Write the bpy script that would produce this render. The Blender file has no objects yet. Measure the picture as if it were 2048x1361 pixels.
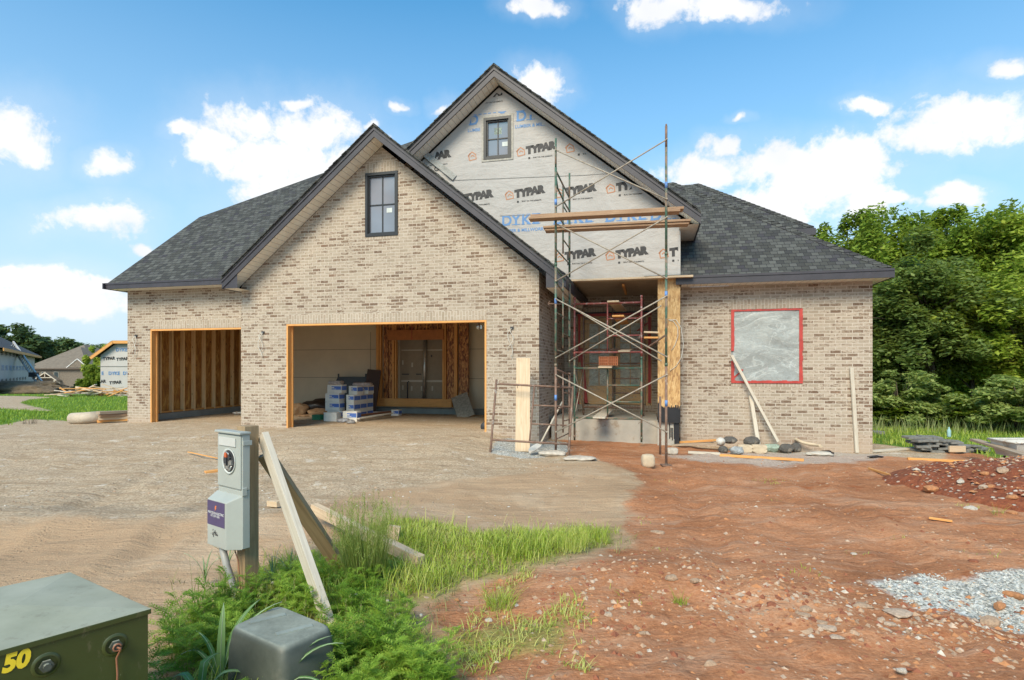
import bpy, bmesh, math, random
import numpy as np
from mathutils import Vector, Matrix, noise, geometry
R = math.radians
rnd = random.Random(7)
S = bpy.context.scene
COL = S.collection

# ---------------------------------------------------------------- camera
F, HZ, CX, EYE = 1130.0, 740.0, 1024.0, 1.5
cd = bpy.data.cameras.new('camera'); cam = bpy.data.objects.new('camera', cd); COL.objects.link(cam)
cd.sensor_width = 36; cd.lens = F/2048*36; cd.shift_y = (HZ-680.5)/2048
cd.clip_start = .05; cd.clip_end = 2000
cam.location = (0, 0, EYE); cam.rotation_euler = (R(90), 0, 0)
S.camera = cam

# ---------------------------------------------------------------- view, sun, sky
S.view_settings.view_transform = 'Standard'; S.view_settings.look = 'None'
S.view_settings.gamma = 1; S.view_settings.exposure = EXPOSURE = 0.62
S.cycles.max_bounces = 8; S.cycles.diffuse_bounces = 4; S.cycles.transparent_max_bounces = 12
S.cycles.use_denoising = True
SUN_EL, SUN_AZ = 41, 203      # azimuth clockwise from +Y (behind the camera, to its left)
sd = bpy.data.lights.new('sun', 'SUN'); sun = bpy.data.objects.new('sun', sd); COL.objects.link(sun)
sd.energy = 3.3; sd.angle = R(30); sd.color = (1, .81, .59)
dirv = Vector((math.sin(R(SUN_AZ))*math.cos(R(SUN_EL)), math.cos(R(SUN_AZ))*math.cos(R(SUN_EL)), math.sin(R(SUN_EL))))
sun.rotation_euler = dirv.to_track_quat('Z', 'Y').to_euler()

class NT:
    """small helper around a node tree"""
    def __init__(s, tree): s.t = tree; s.n = tree.nodes; s.l = tree.links
    def add(s, typ, **kw):
        nd = s.n.new(typ)
        for k, v in kw.items():
            if k == 'inp':
                for i, x in v.items():
                    if hasattr(x, 'is_output') : s.l.new(x, nd.inputs[i])
                    else:
                        nd.inputs[i].default_value = x
            else: setattr(nd, k, v)
        return nd
    def math(s, op, a, b=0.0, clamp=False):
        return s.add('ShaderNodeMath', operation=op, use_clamp=clamp, inp={0: a, 1: b}).outputs[0]
    def vm(s, op, a, b=(0, 0, 0)):
        nd = s.add('ShaderNodeVectorMath', operation=op, inp={0: a, 1: b})
        return nd.outputs['Value'] if op in ('LENGTH', 'DOT_PRODUCT') else nd.outputs[0]
    def mix(s, f, a, b, blend='MIX'):
        nd = s.add('ShaderNodeMix', data_type='RGBA', blend_type=blend)
        for i, x in ((0, f), (6, a), (7, b)):
            if hasattr(x, 'is_output'): s.l.new(x, nd.inputs[i])
            elif i == 0: nd.inputs[0].default_value = x
            else: nd.inputs[i].default_value = (*x[:3], 1)
        return nd.outputs[2]
    def ramp(s, f, stops, interp='LINEAR'):
        nd = s.add('ShaderNodeValToRGB'); s.l.new(f, nd.inputs[0]); cr = nd.color_ramp; cr.interpolation = interp
        while len(cr.elements) < len(stops): cr.elements.new(.5)
        for e_, (p, c) in zip(cr.elements, stops):
            e_.position = p; e_.color = (*c, 1) if hasattr(c, '__len__') else (c, c, c, 1)
        return nd.outputs[0]
    def noise(s, vec, scale, detail=3, rough=.5, dist=0.0):
        nd = s.add('ShaderNodeTexNoise', inp={'Scale': scale, 'Detail': detail, 'Roughness': rough, 'Distortion': dist})
        if vec is not None: s.l.new(vec, nd.inputs['Vector'])
        return nd.outputs['Fac']
    def step(s, x, lo, hi):
        return s.add('ShaderNodeMapRange', interpolation_type='SMOOTHSTEP', inp={0: x, 1: lo, 2: hi, 3: 0.0, 4: 1.0}).outputs[0]
    def map(s, vec, scale=(1, 1, 1), rot=(0, 0, 0), loc=(0, 0, 0)):
        return s.add('ShaderNodeMapping', inp={0: vec, 1: loc, 2: rot, 3: scale}).outputs[0]

world = bpy.data.worlds.new('World'); S.world = world; world.use_nodes = True
w = NT(world.node_tree); w.n.clear()
tc = w.add('ShaderNodeTexCoord').outputs['Generated']
sky = w.add('ShaderNodeTexSky', sky_type='NISHITA', sun_disc=False)
sky.sun_elevation = R(SUN_EL); sky.sun_rotation = R(SUN_AZ); sky.air_density = 1.0; sky.dust_density = 1.2; sky.ozone_density = 1.6
SKY = .1
sep = w.add('ShaderNodeSeparateXYZ', inp={0: tc})
ay = w.math('MAXIMUM', w.math('ABSOLUTE', sep.outputs[1]), .05)
px = w.math('DIVIDE', sep.outputs[0], ay); pz = w.math('DIVIDE', sep.outputs[2], ay)
P = w.add('ShaderNodeCombineXYZ', inp={0: px, 1: pz}).outputs[0]
warp = w.add('ShaderNodeTexNoise', inp={'Vector': tc, 'Scale': 9.0, 'Detail': 4.0, 'Roughness': .6})
Pw = w.vm('ADD', P, w.vm('MULTIPLY', w.vm('SUBTRACT', warp.outputs['Color'], (.5, .5, .5)), (.12, .075, 0)))
CLOUDS = [(15, 262, 92, 66), (60, 300, 60, 34), (215, 328, 50, 24), (170, 432, 95, 30), (235, 425, 60, 40), (500, 250, 120, 58), (620, 265, 120, 66),
          (420, 290, 70, 40), (560, 310, 160, 66), (680, 330, 110, 70), (630, 385, 150, 46), (355, 262, 36, 16), (592, 200, 28, 14), (800, 210, 22, 13), (882, 208, 20, 18),
          (1078, 165, 52, 34), (1072, 8, 50, 22), (1330, 10, 75, 42), (1460, 8, 110, 34), (1448, 296, 52, 22), (1400, 345, 70, 40), (1560, 340, 110, 52), (1700, 325, 130, 48),
          (1640, 380, 150, 60), (1570, 430, 70, 40), (1960, 235, 150, 62), (1860, 275, 95, 36), (2010, 140, 66, 26), (1745, 207, 40, 18), (1778, 392, 50, 12), (1905, 380, 60, 20), (1486, 246, 20, 8),
          (60, 560, 120, 26), (150, 610, 130, 40), (285, 495, 20, 10), (25, 543, 26, 9), (1510, 420, 60, 46), (1690, 300, 60, 34), (560, 370, 90, 40), (1990, 215, 80, 40), (30, 600, 160, 26), (1905, 395, 60, 14), (200, 575, 60, 16), (740, 250, 26, 10)]
acc = None
for (u, v, ru, rv) in CLOUDS:
    c = ((u-CX)/F, (HZ-v)/F, 0)
    q = w.vm('MULTIPLY', w.vm('SUBTRACT', Pw, c), (F/ru/1.16, F/rv/1.16, 0))
    d = w.math('SUBTRACT', 1.0, w.vm('LENGTH', q))
    acc = d if acc is None else w.math('MAXIMUM', acc, d)
fb = w.math('ADD', w.math('MULTIPLY', w.noise(tc, 15, 8, .62, .4), .65), w.math('MULTIPLY', w.noise(tc, 42, 6, .65), .35))
dens = w.math('ADD', acc, w.math('MULTIPLY', w.math('SUBTRACT', fb, .5), 3.2))
mask = w.step(dens, -.12, .60)
soft = w.math('MULTIPLY', w.step(w.math('ADD', acc, w.math('MULTIPLY', w.math('SUBTRACT', fb, .5), 1.0)), -1.0, .4), .16)
mask = w.math('MAXIMUM', mask, soft)
elev = w.math('MAXIMUM', sep.outputs[2], 0.0)
hazef = w.ramp(elev, [(0, .97), (.10, .86), (.22, .62), (.36, .34), (.55, .08)])
skyc = w.mix(1.0, sky.outputs[0], SKYTINT := (.34, 1.36, 1.66), 'MULTIPLY')
skyc = w.mix(hazef, skyc, (4.7, 5.6, 6.4))
cshade = w.ramp(w.noise(tc, 7, 3), [(.3, (5.9, 6.1, 6.5)), (.6, (7.2, 7.2, 7.2))])
skyc = w.mix(mask, skyc, cshade)
bg = w.add('ShaderNodeBackground', inp={0: skyc, 1: SKY})
w.l.new(bg.outputs[0], w.add('ShaderNodeOutputWorld').inputs[0])

# ---------------------------------------------------------------- measured frame of the place
TH = math.atan(F/4624.0)
EX, EY = (math.cos(TH), -math.sin(TH)), (math.sin(TH), math.cos(TH))
P0 = (-251/F*12.4, 12.4)
def W(u, v, Y): return Vector(((u-CX)/F*Y, Y, EYE+(HZ-v)/F*Y))
def U(u, v, b):
    """image point -> house coordinates (a, b, z) on the vertical plane b"""
    d = ((u-CX)/F, 1, (HZ-v)/F); c = P0[0]*EY[0]+P0[1]*EY[1]+b
    t = c/(d[0]*EY[0]+EY[1]); x, y = d[0]*t, t
    return Vector(((x-P0[0])*EX[0]+(y-P0[1])*EX[1], b, EYE+d[2]*t))
def H2W(a, b, z=0): return Vector((P0[0]+a*EX[0]+b*EY[0], P0[1]+a*EX[1]+b*EY[1], z))
def W2H(x, y): return ((x-P0[0])*EX[0]+(y-P0[1])*EX[1], (x-P0[0])*EY[0]+(y-P0[1])*EY[1])
def sm(x, lo, hi):
    t = np.clip((x-lo)/(hi-lo), 0, 1); return t*t*(3-2*t)

def gheight(x, y):
    x = np.asarray(x, float); y = np.asarray(y, float)
    a, b = W2H(x, y)
    hz = np.interp(a, [-60, -9, -7, 2.2, 3.4, 6, 10.5, 14, 40], [.0, .08, .13, .2, -.03, -.12, -.16, -.2, -.3])
    h = hz*sm(y, 6.5, 11.5)
    inside = sm(b, .2, 1.0)*sm(a, -7.9, -7.5)*(1-sm(a, 3.0, 3.3))
    h = h*(1-inside)+.14*inside
    left = 1-sm(a, -10, -6)
    h = h - left*2.2*sm(y, 33.5, 46) - left*1.2*sm(y, 60, 110) + left*.0*sm(y, 20, 30)
    right = sm(a, 9.5, 13)
    h = h - right*(sm(y, 14, 26)*.9+sm(y, 26, 60)*1.0)
    # sand hump on the left, low spoil heap in the middle
    h = h + .10*np.exp(-((y-5.45)/.55)**2)*(1-sm(x, -1.6, -.4))
    h = h + .13*np.exp(-(((x-.85)/.75)**2+((y-4.0)/.55)**2)) + .07*np.exp(-(((x-1.7)/.6)**2+((y-3.75)/.4)**2))
    h = h + .10*np.exp(-(((x+.1)/.9)**2+((y-4.7)/.5)**2))
    for (x0, k0, k1) in ((1.55, .18, .012), (3.05, .20, .012), (-2.9, -.16, .006), (-4.3, -.17, .006)):
        xc = x0+k0*(y-4)+k1*(y-4)**2*(1 if x0 > 0 else -1); dd = (x-xc)/.13; fade = sm(y, 2.6, 3.4)*(1-sm(y, 8.5, 10.5))
        h = h - fade*(.030*np.exp(-dd**2) - .016*np.exp(-((np.abs(x-xc)-.24)/.07)**2))*(.75+.25*np.sin(y*5+x0))
    h = h + .02*np.sin(x*1.3+.4)*np.sin(y*.9)*(1-sm(y, 12, 16))
    return h
def gz(x, y): return float(gheight(x, y))
def G(u, v):
    """image point -> the place on the ground seen there"""
    z = 0.0
    for _ in range(14):
        Y = (EYE-z)*F/(v-HZ); X = (u-CX)/F*Y; z = .5*z+.5*gz(X, Y)
    return Vector((X, Y, gz(X, Y)))

# ---------------------------------------------------------------- object helpers
def tag(o, label=None, cat=None, group=None, kind=None):
    if label: o['label'] = label
    if cat: o['category'] = cat
    if group: o['group'] = group
    if kind: o['kind'] = kind
    return o
def thing(name, label, cat, loc=(0, 0, 0), rz=0, group=None):
    o = bpy.data.objects.new(name, None); COL.objects.link(o); o.empty_display_size = .2
    o.location = loc; o.rotation_euler = (0, 0, rz)
    return tag(o, label, cat, group)
def copy_tree(o, parent=None):
    c = o.copy(); COL.objects.link(c); c.parent = parent
    for ch in list(o.children): copy_tree(ch, c)
    return c

class MB:
    def __init__(s): s.v = []; s.f = []; s.uv = []; s.m = []; s.sm = []
    def face(s, pts, uvs=None, m=0, smooth=False):
        pts = [Vector(p) for p in pts]
        i = len(s.v); s.v += [tuple(p) for p in pts]; s.f.append(tuple(range(i, i+len(pts))))
        if uvs is None:
            n = Vector((0, 0, 0))
            for k in range(len(pts)):
                n += pts[k].cross(pts[(k+1) % len(pts)])
            n = n.normalized() if n.length > 1e-12 else Vector((0, 0, 1))
            t = Vector((1, 0, 0)) if abs(n.z) > .999 else Vector((0, 0, 1)).cross(n).normalized()
            if t.x < -1e-6 : t = -t
            bt = n.cross(t)
            if bt.z < 0: bt = -bt
            uvs = [(p.dot(t), p.dot(bt)) for p in pts]
        s.uv.append(list(uvs)); s.m.append(m); s.sm.append(smooth); return s
    def poly(s, outer, holes=(), m=0, uvs=None, flip=False):
        """planar polygon with holes"""
        loops = [[Vector(p) for p in outer]]+[[Vector(p) for p in h] for h in holes]
        flat = [p for l in loops for p in l]
        for tri in geometry.tessellate_polygon(loops):
            pts = [flat[i] for i in tri]
            s.face(pts[::-1] if flip else pts, m=m)
        return s
    def box(s, c, size, ax=None, m=0, grain=None, skip=()):
        """box by centre, size and axes (columns); grain: axis index along which uv.x runs"""
        c = Vector(c); ax = ax or (Vector((1, 0, 0)), Vector((0, 1, 0)), Vector((0, 0, 1)))
        h = [Vector(ax[i])*size[i]/2 for i in range(3)]
        for i in range(3):
            for sg in (-1, 1):
                if (i, sg) in skip: continue
                j, k = (i+1) % 3, (i+2) % 3
                if sg < 0: j, k = k, j
                o = c+h[i]*sg
                pts = [o-h[j]-h[k], o+h[j]-h[k], o+h[j]+h[k], o-h[j]+h[k]]
                uvs = None
                if grain is not None:
                    off = (c.x*3.1+c.z*1.7, c.y*2.3+i*.37)
                    a_ = grain if grain != i else j
                    b_ = [q for q in (0, 1, 2) if q not in (a_, i)][0]
                    uvs = [((p-c).dot(Vector(ax[a_]))+off[0], (p-c).dot(Vector(ax[b_]))+off[1]) for p in pts]
                s.face(pts, uvs, m)
        return s
    def beam(s, p, q, w_, t_, up=(0, 0, 1), m=0):
        """board from p to q; w_ across (sideways), t_ along the 'up' hint"""
        p, q = Vector(p), Vector(q); d = q-p; L = d.length; x = d.normalized()
        y = Vector(up).cross(x)
        if y.length < 1e-4: y = Vector((0, 1, 0)).cross(x)
        y.normalize(); z = x.cross(y)
        return s.box((p+q)/2, (L, w_, t_), (x, y, z), m, grain=0)
    def tube(s, pts, r, n=8, m=0, cap=True, r1=None):
        pts = [Vector(p) for p in pts]; rings = []
        prev = None; L = 0
        for i, p in enumerate(pts):
            d = (pts[min(i+1, len(pts)-1)]-pts[max(i-1, 0)]).normalized()
            a_ = prev if prev is not None else (Vector((0, 0, 1)) if abs(d.z) < .9 else Vector((1, 0, 0)))
            x = (a_-d*a_.dot(d)).normalized(); y = d.cross(x); prev = x
            rr = r if r1 is None else r+(r1-r)*i/(len(pts)-1)
            if i: L += (p-pts[i-1]).length
            rings.append((L, [p+x*rr*math.cos(2*math.pi*k/n)+y*rr*math.sin(2*math.pi*k/n) for k in range(n)]))
        for i in range(len(rings)-1):
            L0, A = rings[i]; L1, B = rings[i+1]
            for k in range(n):
                k2 = (k+1) % n; c0, c1 = k/n*6.28*r, (k+1)/n*6.28*r
                s.face([A[k], A[k2], B[k2], B[k]], [(L0, c0), (L0, c1), (L1, c1), (L1, c0)], m, True)
        if cap:
            s.face(rings[0][1][::-1], m=m); s.face(rings[-1][1], m=m)
        return s
    def lathe(s, c, prof, n=16, m=0, ax='z'):
        c = Vector(c)
        def pt(r_, h, k):
            t = 2*math.pi*k/n; x, y = r_*math.cos(t), r_*math.sin(t)
            return c+(Vector((x, y, h)) if ax == 'z' else Vector((x, h, y)) if ax == 'y' else Vector((h, x, y)))
        for (r0, h0), (r1, h1) in zip(prof, prof[1:]):
            for k in range(n):
                pts = [pt(r0, h0, k), pt(r0, h0, k+1), pt(r1, h1, k+1), pt(r1, h1, k)]
                s.face(pts, [(k/n, h0), ((k+1)/n, h0), ((k+1)/n, h1), (k/n, h1)], m, True)
        return s
    def build(s, name, mats, parent=None, bevel=0, merge=False):
        me = bpy.data.meshes.new(name); me.from_pydata(s.v, [], s.f)
        if not isinstance(mats, (list, tuple)): mats = [mats]
        for mt in mats: me.materials.append(mt)
        me.polygons.foreach_set('material_index', s.m); me.polygons.foreach_set('use_smooth', s.sm)
        ul = me.uv_layers.new(name='UVMap')
        ul.data.foreach_set('uv', np.array([c for f_ in s.uv for c in f_], 'f').ravel())
        if merge or bevel or any(s.sm):
            bm = bmesh.new(); bm.from_mesh(me); bmesh.ops.remove_doubles(bm, verts=bm.verts, dist=1e-5)
            if bevel:
                bmesh.ops.recalc_face_normals(bm, faces=bm.faces)
                es = [e_ for e_ in bm.edges if len(e_.link_faces) == 2 and e_.calc_face_angle(0) > .5]
                bmesh.ops.bevel(bm, geom=es, offset=bevel, segments=2, profile=.5, affect='EDGES')
            bm.to_mesh(me); bm.free()
        o = bpy.data.objects.new(name, me); COL.objects.link(o); o.parent = parent
        return o
def npmesh(name, verts, faces, mats, mi=None, uv=None, smooth=False):
    me = bpy.data.meshes.new(name); nv = len(verts); nf = len(faces); k = faces.shape[1]
    me.vertices.add(nv); me.vertices.foreach_set('co', verts.astype('f').ravel())
    me.loops.add(nf*k); me.loops.foreach_set('vertex_index', faces.astype('i').ravel())
    me.polygons.add(nf); me.polygons.foreach_set('loop_start', np.arange(0, nf*k, k, dtype='i'))
    me.polygons.foreach_set('loop_total', np.full(nf, k, 'i'))
    for mt in (mats if isinstance(mats, (list, tuple)) else [mats]): me.materials.append(mt)
    if mi is not None: me.polygons.foreach_set('material_index', mi.astype('i'))
    me.polygons.foreach_set('use_smooth', np.full(nf, smooth))
    me.update(calc_edges=True); me.validate()
    return me
def link(name, me, parent=None, loc=(0, 0, 0), rz=0, sc=None):
    o = bpy.data.objects.new(name, me); COL.objects.link(o); o.parent = parent; o.location = loc; o.rotation_euler = (0, 0, rz)
    if sc: o.scale = sc if hasattr(sc, '__len__') else (sc, sc, sc)
    return o

# ---------------------------------------------------------------- materials
MATS = {}
def newmat(name):
    m = bpy.data.materials.new(name); m.use_nodes = True; t = NT(m.node_tree); t.n.clear()
    b = t.add('ShaderNodeBsdfPrincipled'); o = t.add('ShaderNodeOutputMaterial'); t.l.new(b.outputs[0], o.inputs[0])
    t.bsdf = b; t.out = o; t.mat = m; MATS[name] = m; return t
def fin(t, color=None, rough=None, bump=None, strength=.4, dist=.01, metal=None, spec=None):
    b = t.bsdf
    def put(k, v):
        if hasattr(v, 'is_output'): t.l.new(v, b.inputs[k])
        else: b.inputs[k].default_value = (*v, 1) if hasattr(v, '__len__') else v
    if color is not None: put('Base Color', color)
    if rough is not None: put('Roughness', rough)
    if metal is not None: put('Metallic', metal)
    if spec is not None: put('Specular IOR Level', spec)
    if bump is not None:
        bn = t.add('ShaderNodeBump', inp={'Strength': strength, 'Distance': dist, 'Height': bump})
        t.l.new(bn.outputs[0], b.inputs['Normal'])
    return t.mat
def simple(name, col, rough=.6, var=.25, scale=8, metal=0, bump=.15, dist=.004, spec=None, dirt=None, dirtscale=3, dirtlo=.5):
    t = newmat(name); oc = t.add('ShaderNodeTexCoord').outputs['Object']
    n = t.noise(oc, scale, 5, .6)
    dk = tuple(c*(1-var) for c in col); lt = tuple(min(1, c*(1+var*.6)) for c in col)
    c = t.ramp(n, [(.3, dk), (.7, lt)])
    if dirt: c = t.mix(t.step(t.noise(oc, dirtscale, 6, .7), dirtlo, dirtlo+.13), c, dirt)
    return fin(t, c, rough, t.noise(oc, scale*6, 3), bump, dist, metal, spec)

# brick
def brick_mat(name='brick', drk=1.0):
    t = newmat(name); uv = t.add('ShaderNodeTexCoord').outputs['UV']
    wob = t.add('ShaderNodeTexNoise', inp={'Vector': uv, 'Scale': 14.0, 'Detail': 2.0})
    uvw = t.vm('ADD', uv, t.vm('MULTIPLY', t.vm('SUBTRACT', wob.outputs['Color'], (.5, .5, .5)), (.006, .005, 0)))
    br = t.add('ShaderNodeTexBrick', offset=.5, inp={'Vector': uvw, 'Color1': (0, 0, 0, 1), 'Color2': (1, 1, 1, 1), 'Mortar': (.5, .5, .5, 1), 'Scale': 1.0, 'Mortar Size': .0075, 'Mortar Smooth': .25, 'Bias': 0.0, 'Brick Width': .2032, 'Row Height': .0677})
    rv = t.add('ShaderNodeSeparateColor', inp={0: br.outputs['Color']}).outputs[0]
    base = t.ramp(rv if drk == 1 else t.math('MULTIPLY', rv, .74), [(0, (.33, .275, .21)), (.2, (.40, .34, .27)), (.5, (.44, .375, .30)), (.76, (.385, .32, .25)), (.86, (.31, .245, .18)), (.93, (.20, .14, .10)), (.97, (.14, .092, .065)), (1, (.33, .22, .15))])
    mott = t.noise(t.map(uv, (.75, 1.5, 1)), 19, 4, .72)
    patch = t.noise(uv, 1.3, 4, .6)
    dark = t.step(t.math('ADD', mott, t.math('MULTIPLY', t.math('SUBTRACT', rv, .5), .22)),   .515, .585)
    dark = t.math('MULTIPLY', t.math('MULTIPLY', dark, drk), t.ramp(patch, [(.35, .5), (.65, 1.0)]))
    c = t.mix(dark, base, (.175, .120, .085))
    smear = t.math('MULTIPLY', t.step(t.noise(uv, 17, 5, .7), .5, .68), .55)
    c = t.mix(smear, c, (.50, .44, .365))
    c = t.mix(br.outputs['Fac'], c, (.53, .475, .40))
    big = t.noise(uv, .55, 3)
    c = t.mix(1.0, c, t.ramp(big, [(.3, (.86, .835, .83)), (.7, (1.0, .98, .98))]), 'MULTIPLY')
    oc = t.add('ShaderNodeTexCoord').outputs['Object']
    zz = t.add('ShaderNodeSeparateXYZ', inp={0: oc}).outputs[2]
    splash = t.math('MULTIPLY', t.math('SUBTRACT', 1.0, t.step(t.math('ADD', zz, t.math('MULTIPLY', t.noise(oc, 2.2, 4), .5)), .22, .62)), .55)
    c = t.mix(splash, c, (.42, .315, .24))
    h = t.math('ADD', t.math('MULTIPLY', br.outputs['Fac'], -.8), t.math('MULTIPLY', mott, .5))
    return fin(t, c, .9, h, .55, .008, spec=.25)
BRICK = brick_mat(); SOLDIER = brick_mat('soldier_brick', .35)
def shingle_mat():
    t = newmat('shingles'); uv = t.add('ShaderNodeTexCoord').outputs['UV']
    br = t.add('ShaderNodeTexBrick', offset=.42, offset_frequency=2, inp={'Vector': uv, 'Color1': (0, 0, 0, 1), 'Color2': (1, 1, 1, 1), 'Mortar': (.5, .5, .5, 1), 'Scale': 1.0, 'Mortar Size': .005, 'Mortar Smooth': .3, 'Bias': 0.0, 'Brick Width': .14, 'Row Height': .135})
    rv = t.add('ShaderNodeSeparateColor', inp={0: br.outputs['Color']}).outputs[0]
    c = t.ramp(rv, [(0, (.045, .045, .045)), (.3, (.058, .058, .052)), (.55, (.080, .081, .075)), (.8, (.100, .101, .093)), (1, (.046, .043, .050))])
    c = t.mix(t.math('MULTIPLY', br.outputs['Fac'], .85), c, (.02, .02, .024))
    sepv = t.add('ShaderNodeSeparateXYZ', inp={0: uv}).outputs[1]
    saw = t.math('FRACT', t.math('DIVIDE', sepv, .135))
    c = t.mix(t.math('MULTIPLY', t.step(saw, .80, 1.0), .65), c, (.022, .022, .028))
    gr = t.noise(uv, 260, 2)
    c = t.mix(1.0, c, t.ramp(gr, [(.3, (.75, .75, .75)), (.7, (1.25, 1.25, 1.25))]), 'MULTIPLY')
    h = t.math('SUBTRACT', t.math('ADD', t.math('MULTIPLY', saw, -1.0), t.math('MULTIPLY', rv, .5)), br.outputs['Fac'])
    return fin(t, c, .92, h, .7, .012, spec=.2)
SHINGLE = shingle_mat()
FASCIA = simple('fascia_charcoal', (.040, .036, .046), .5, .25, 5)
DRIP = simple('drip_edge', (.015, .015, .018), .4, .1)
def soffit_mat():
    t = newmat('soffit_vinyl'); uv = t.add('ShaderNodeTexCoord').outputs['UV']
    x = t.add('ShaderNodeSeparateXYZ', inp={0: uv}).outputs[0]
    fr = t.math('FRACT', t.math('DIVIDE', x, .127))
    g = t.math('SUBTRACT', 1.0, t.step(fr, 0, .10))
    c = t.mix(g, t.ramp(t.noise(uv, 4, 3), [(.3, (.72, .68, .59)), (.7, (.80, .76, .68))]), (.30, .27, .22))
    return fin(t, c, .55, t.math('MULTIPLY', g, -1.0), .6, .01)
SOFFIT = soffit_mat()
def wrap_mat():
    t = newmat('house_wrap'); oc = t.add('ShaderNodeTexCoord').outputs['Object']
    n1 = t.noise(t.map(oc, (1.2, 1, 5.0), (0, R(12), 0)), 1.2, 6, .62, .8); n2 = t.noise(oc, 1.1, 5, .6, .8)
    c = t.ramp(n2, [(.3, (.37, .352, .337)), (.7, (.42, .402, .39))])
    return fin(t, c, .7, t.math('ADD', t.math('MULTIPLY', n1, .35), t.math('MULTIPLY', n2, 1.0)), .7, .08, spec=.25)
WRAP = wrap_mat()
INK_K = simple('ink_black', (.028, .026, .028), .6, .2); INK_B = simple('ink_blue', (.10, .23, .47), .6, .15); INK_O = simple('ink_orange', (.42, .19, .10), .6, .15)
def wood_mat(name, c0, c1, knots=True, rough=.7):
    t = newmat(name); uv = t.add('ShaderNodeTexCoord').outputs['UV']
    g = t.noise(t.map(uv, (1.2, 22, 1)), 1.6, 5, .65, .7)
    fine = t.noise(t.map(uv, (4, 120, 1)), 2.0, 3, .6)
    c = t.ramp(t.math('ADD', t.math('MULTIPLY', g, .7), t.math('MULTIPLY', fine, .3)), [(.32, c0), (.62, c1)])
    if knots:
        vo = t.add('ShaderNodeTexVoronoi', inp={'Vector': t.map(uv, (1, 3.0, 1)), 'Scale': 2.3}).outputs['Distance']
        c = t.mix(t.math('SUBTRACT', 1.0, t.step(vo, .035, .10)), c, tuple(x*.3 for x in c0))
    st = t.step(t.noise(uv, 2.0, 5, .7), .52, .72)
    c = t.mix(t.math('MULTIPLY', st, .35), c, tuple(x*.62 for x in c0))
    return fin(t, c, rough, g, .35, .003)
WOOD = wood_mat('wood_pale', (.44, .31, .19), (.62, .48, .33))
WOOD_O = wood_mat('wood_framing_orange', (.52, .22, .06), (.75, .38, .12))
WOOD_G = wood_mat('wood_weathered', (.25, .18, .12), (.42, .33, .24))
WOOD_P = wood_mat('wood_post_treated', (.20, .135, .07), (.36, .25, .14))
WOOD_B = wood_mat('wood_bleached', (.42, .36, .28), (.60, .54, .45))
PLANK = wood_mat('wood_plank_brown', (.22, .12, .065), (.40, .26, .16))
def osb_mat(name, c0, c1, c2):
    t = newmat(name); oc = t.add('ShaderNodeTexCoord').outputs['Object']
    vo = t.add('ShaderNodeTexVoronoi', inp={'Vector': t.map(oc, (1.0, 1.0, .35), (0, R(25), 0)), 'Scale': 42.0}); vo2 = t.add('ShaderNodeTexVoronoi', inp={'Vector': t.map(oc, (1.0, 1.0, .3), (0, R(-30), 0)), 'Scale': 30.0})
    r1 = t.add('ShaderNodeSeparateColor', inp={0: vo.outputs['Color']}).outputs[0]; r2 = t.add('ShaderNodeSeparateColor', inp={0: vo2.outputs['Color']}).outputs[1]
    c = t.ramp(t.math('MULTIPLY', t.math('ADD', r1, r2), .5), [(.15, c0), (.5, c1), (.85, c2)])
    return fin(t, c, .6, r1, .2, .002)
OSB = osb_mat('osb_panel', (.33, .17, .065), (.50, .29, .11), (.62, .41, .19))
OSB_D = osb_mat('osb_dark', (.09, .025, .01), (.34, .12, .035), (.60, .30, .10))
TAR = simple('tar', (.014, .014, .017), .45, .3)
CONC = simple('concrete', (.42, .39, .34), .9, .22, 3, dirt=(.30, .24, .18), dirtlo=.55)
CONC_G = simple('concrete_grey', (.30, .30, .28), .9, .2, 3)
DRY = simple('drywall', (.66, .56, .42), .9, .08, 1.5)
MUD = simple('joint_compound', (.52, .46, .38), .9, .1, 3)
def kraft_mat():
    t = newmat('kraft_insulation'); oc = t.add('ShaderNodeTexCoord').outputs['Object']
    n = t.noise(t.map(oc, (3, 3, .8)), 3, 6, .65, 1.2)
    c = t.ramp(n, [(.3, (.16, .06, .012)), (.5, (.34, .15, .03)), (.7, (.60, .36, .10))])
    sp = t.add('ShaderNodeTexVoronoi', inp={'Vector': t.map(oc, (1, 1, .55)), 'Scale': 3.6}).outputs['Distance']
    c = t.mix(t.math('SUBTRACT', 1.0, t.step(sp, .05, .085)), c, (.03, .015, .012))
    return fin(t, c, .55, n, .8, .05)
KRAFT = kraft_mat()
def glass_mat(name, col, rough=.05):
    t = newmat(name); oc = t.add('ShaderNodeTexCoord').outputs['Object']
    c = t.ramp(t.noise(oc, 1.5, 2), [(.3, tuple(x*.8 for x in col)), (.7, col)])
    return fin(t, c, rough, t.noise(oc, 1.2, 2), .08, .02, spec=.9)
GLASS = glass_mat('window_glass', (.21, .22, .26)); GLASS_D = glass_mat('window_glass_dark', (.05, .07, .08))
LOWE = simple('glass_film', (.72, .74, .66), .3, .45, 9, bump=.6, dist=.02)
BLACKF = simple('window_frame_black', (.010, .010, .012), .4, .2)
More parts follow.
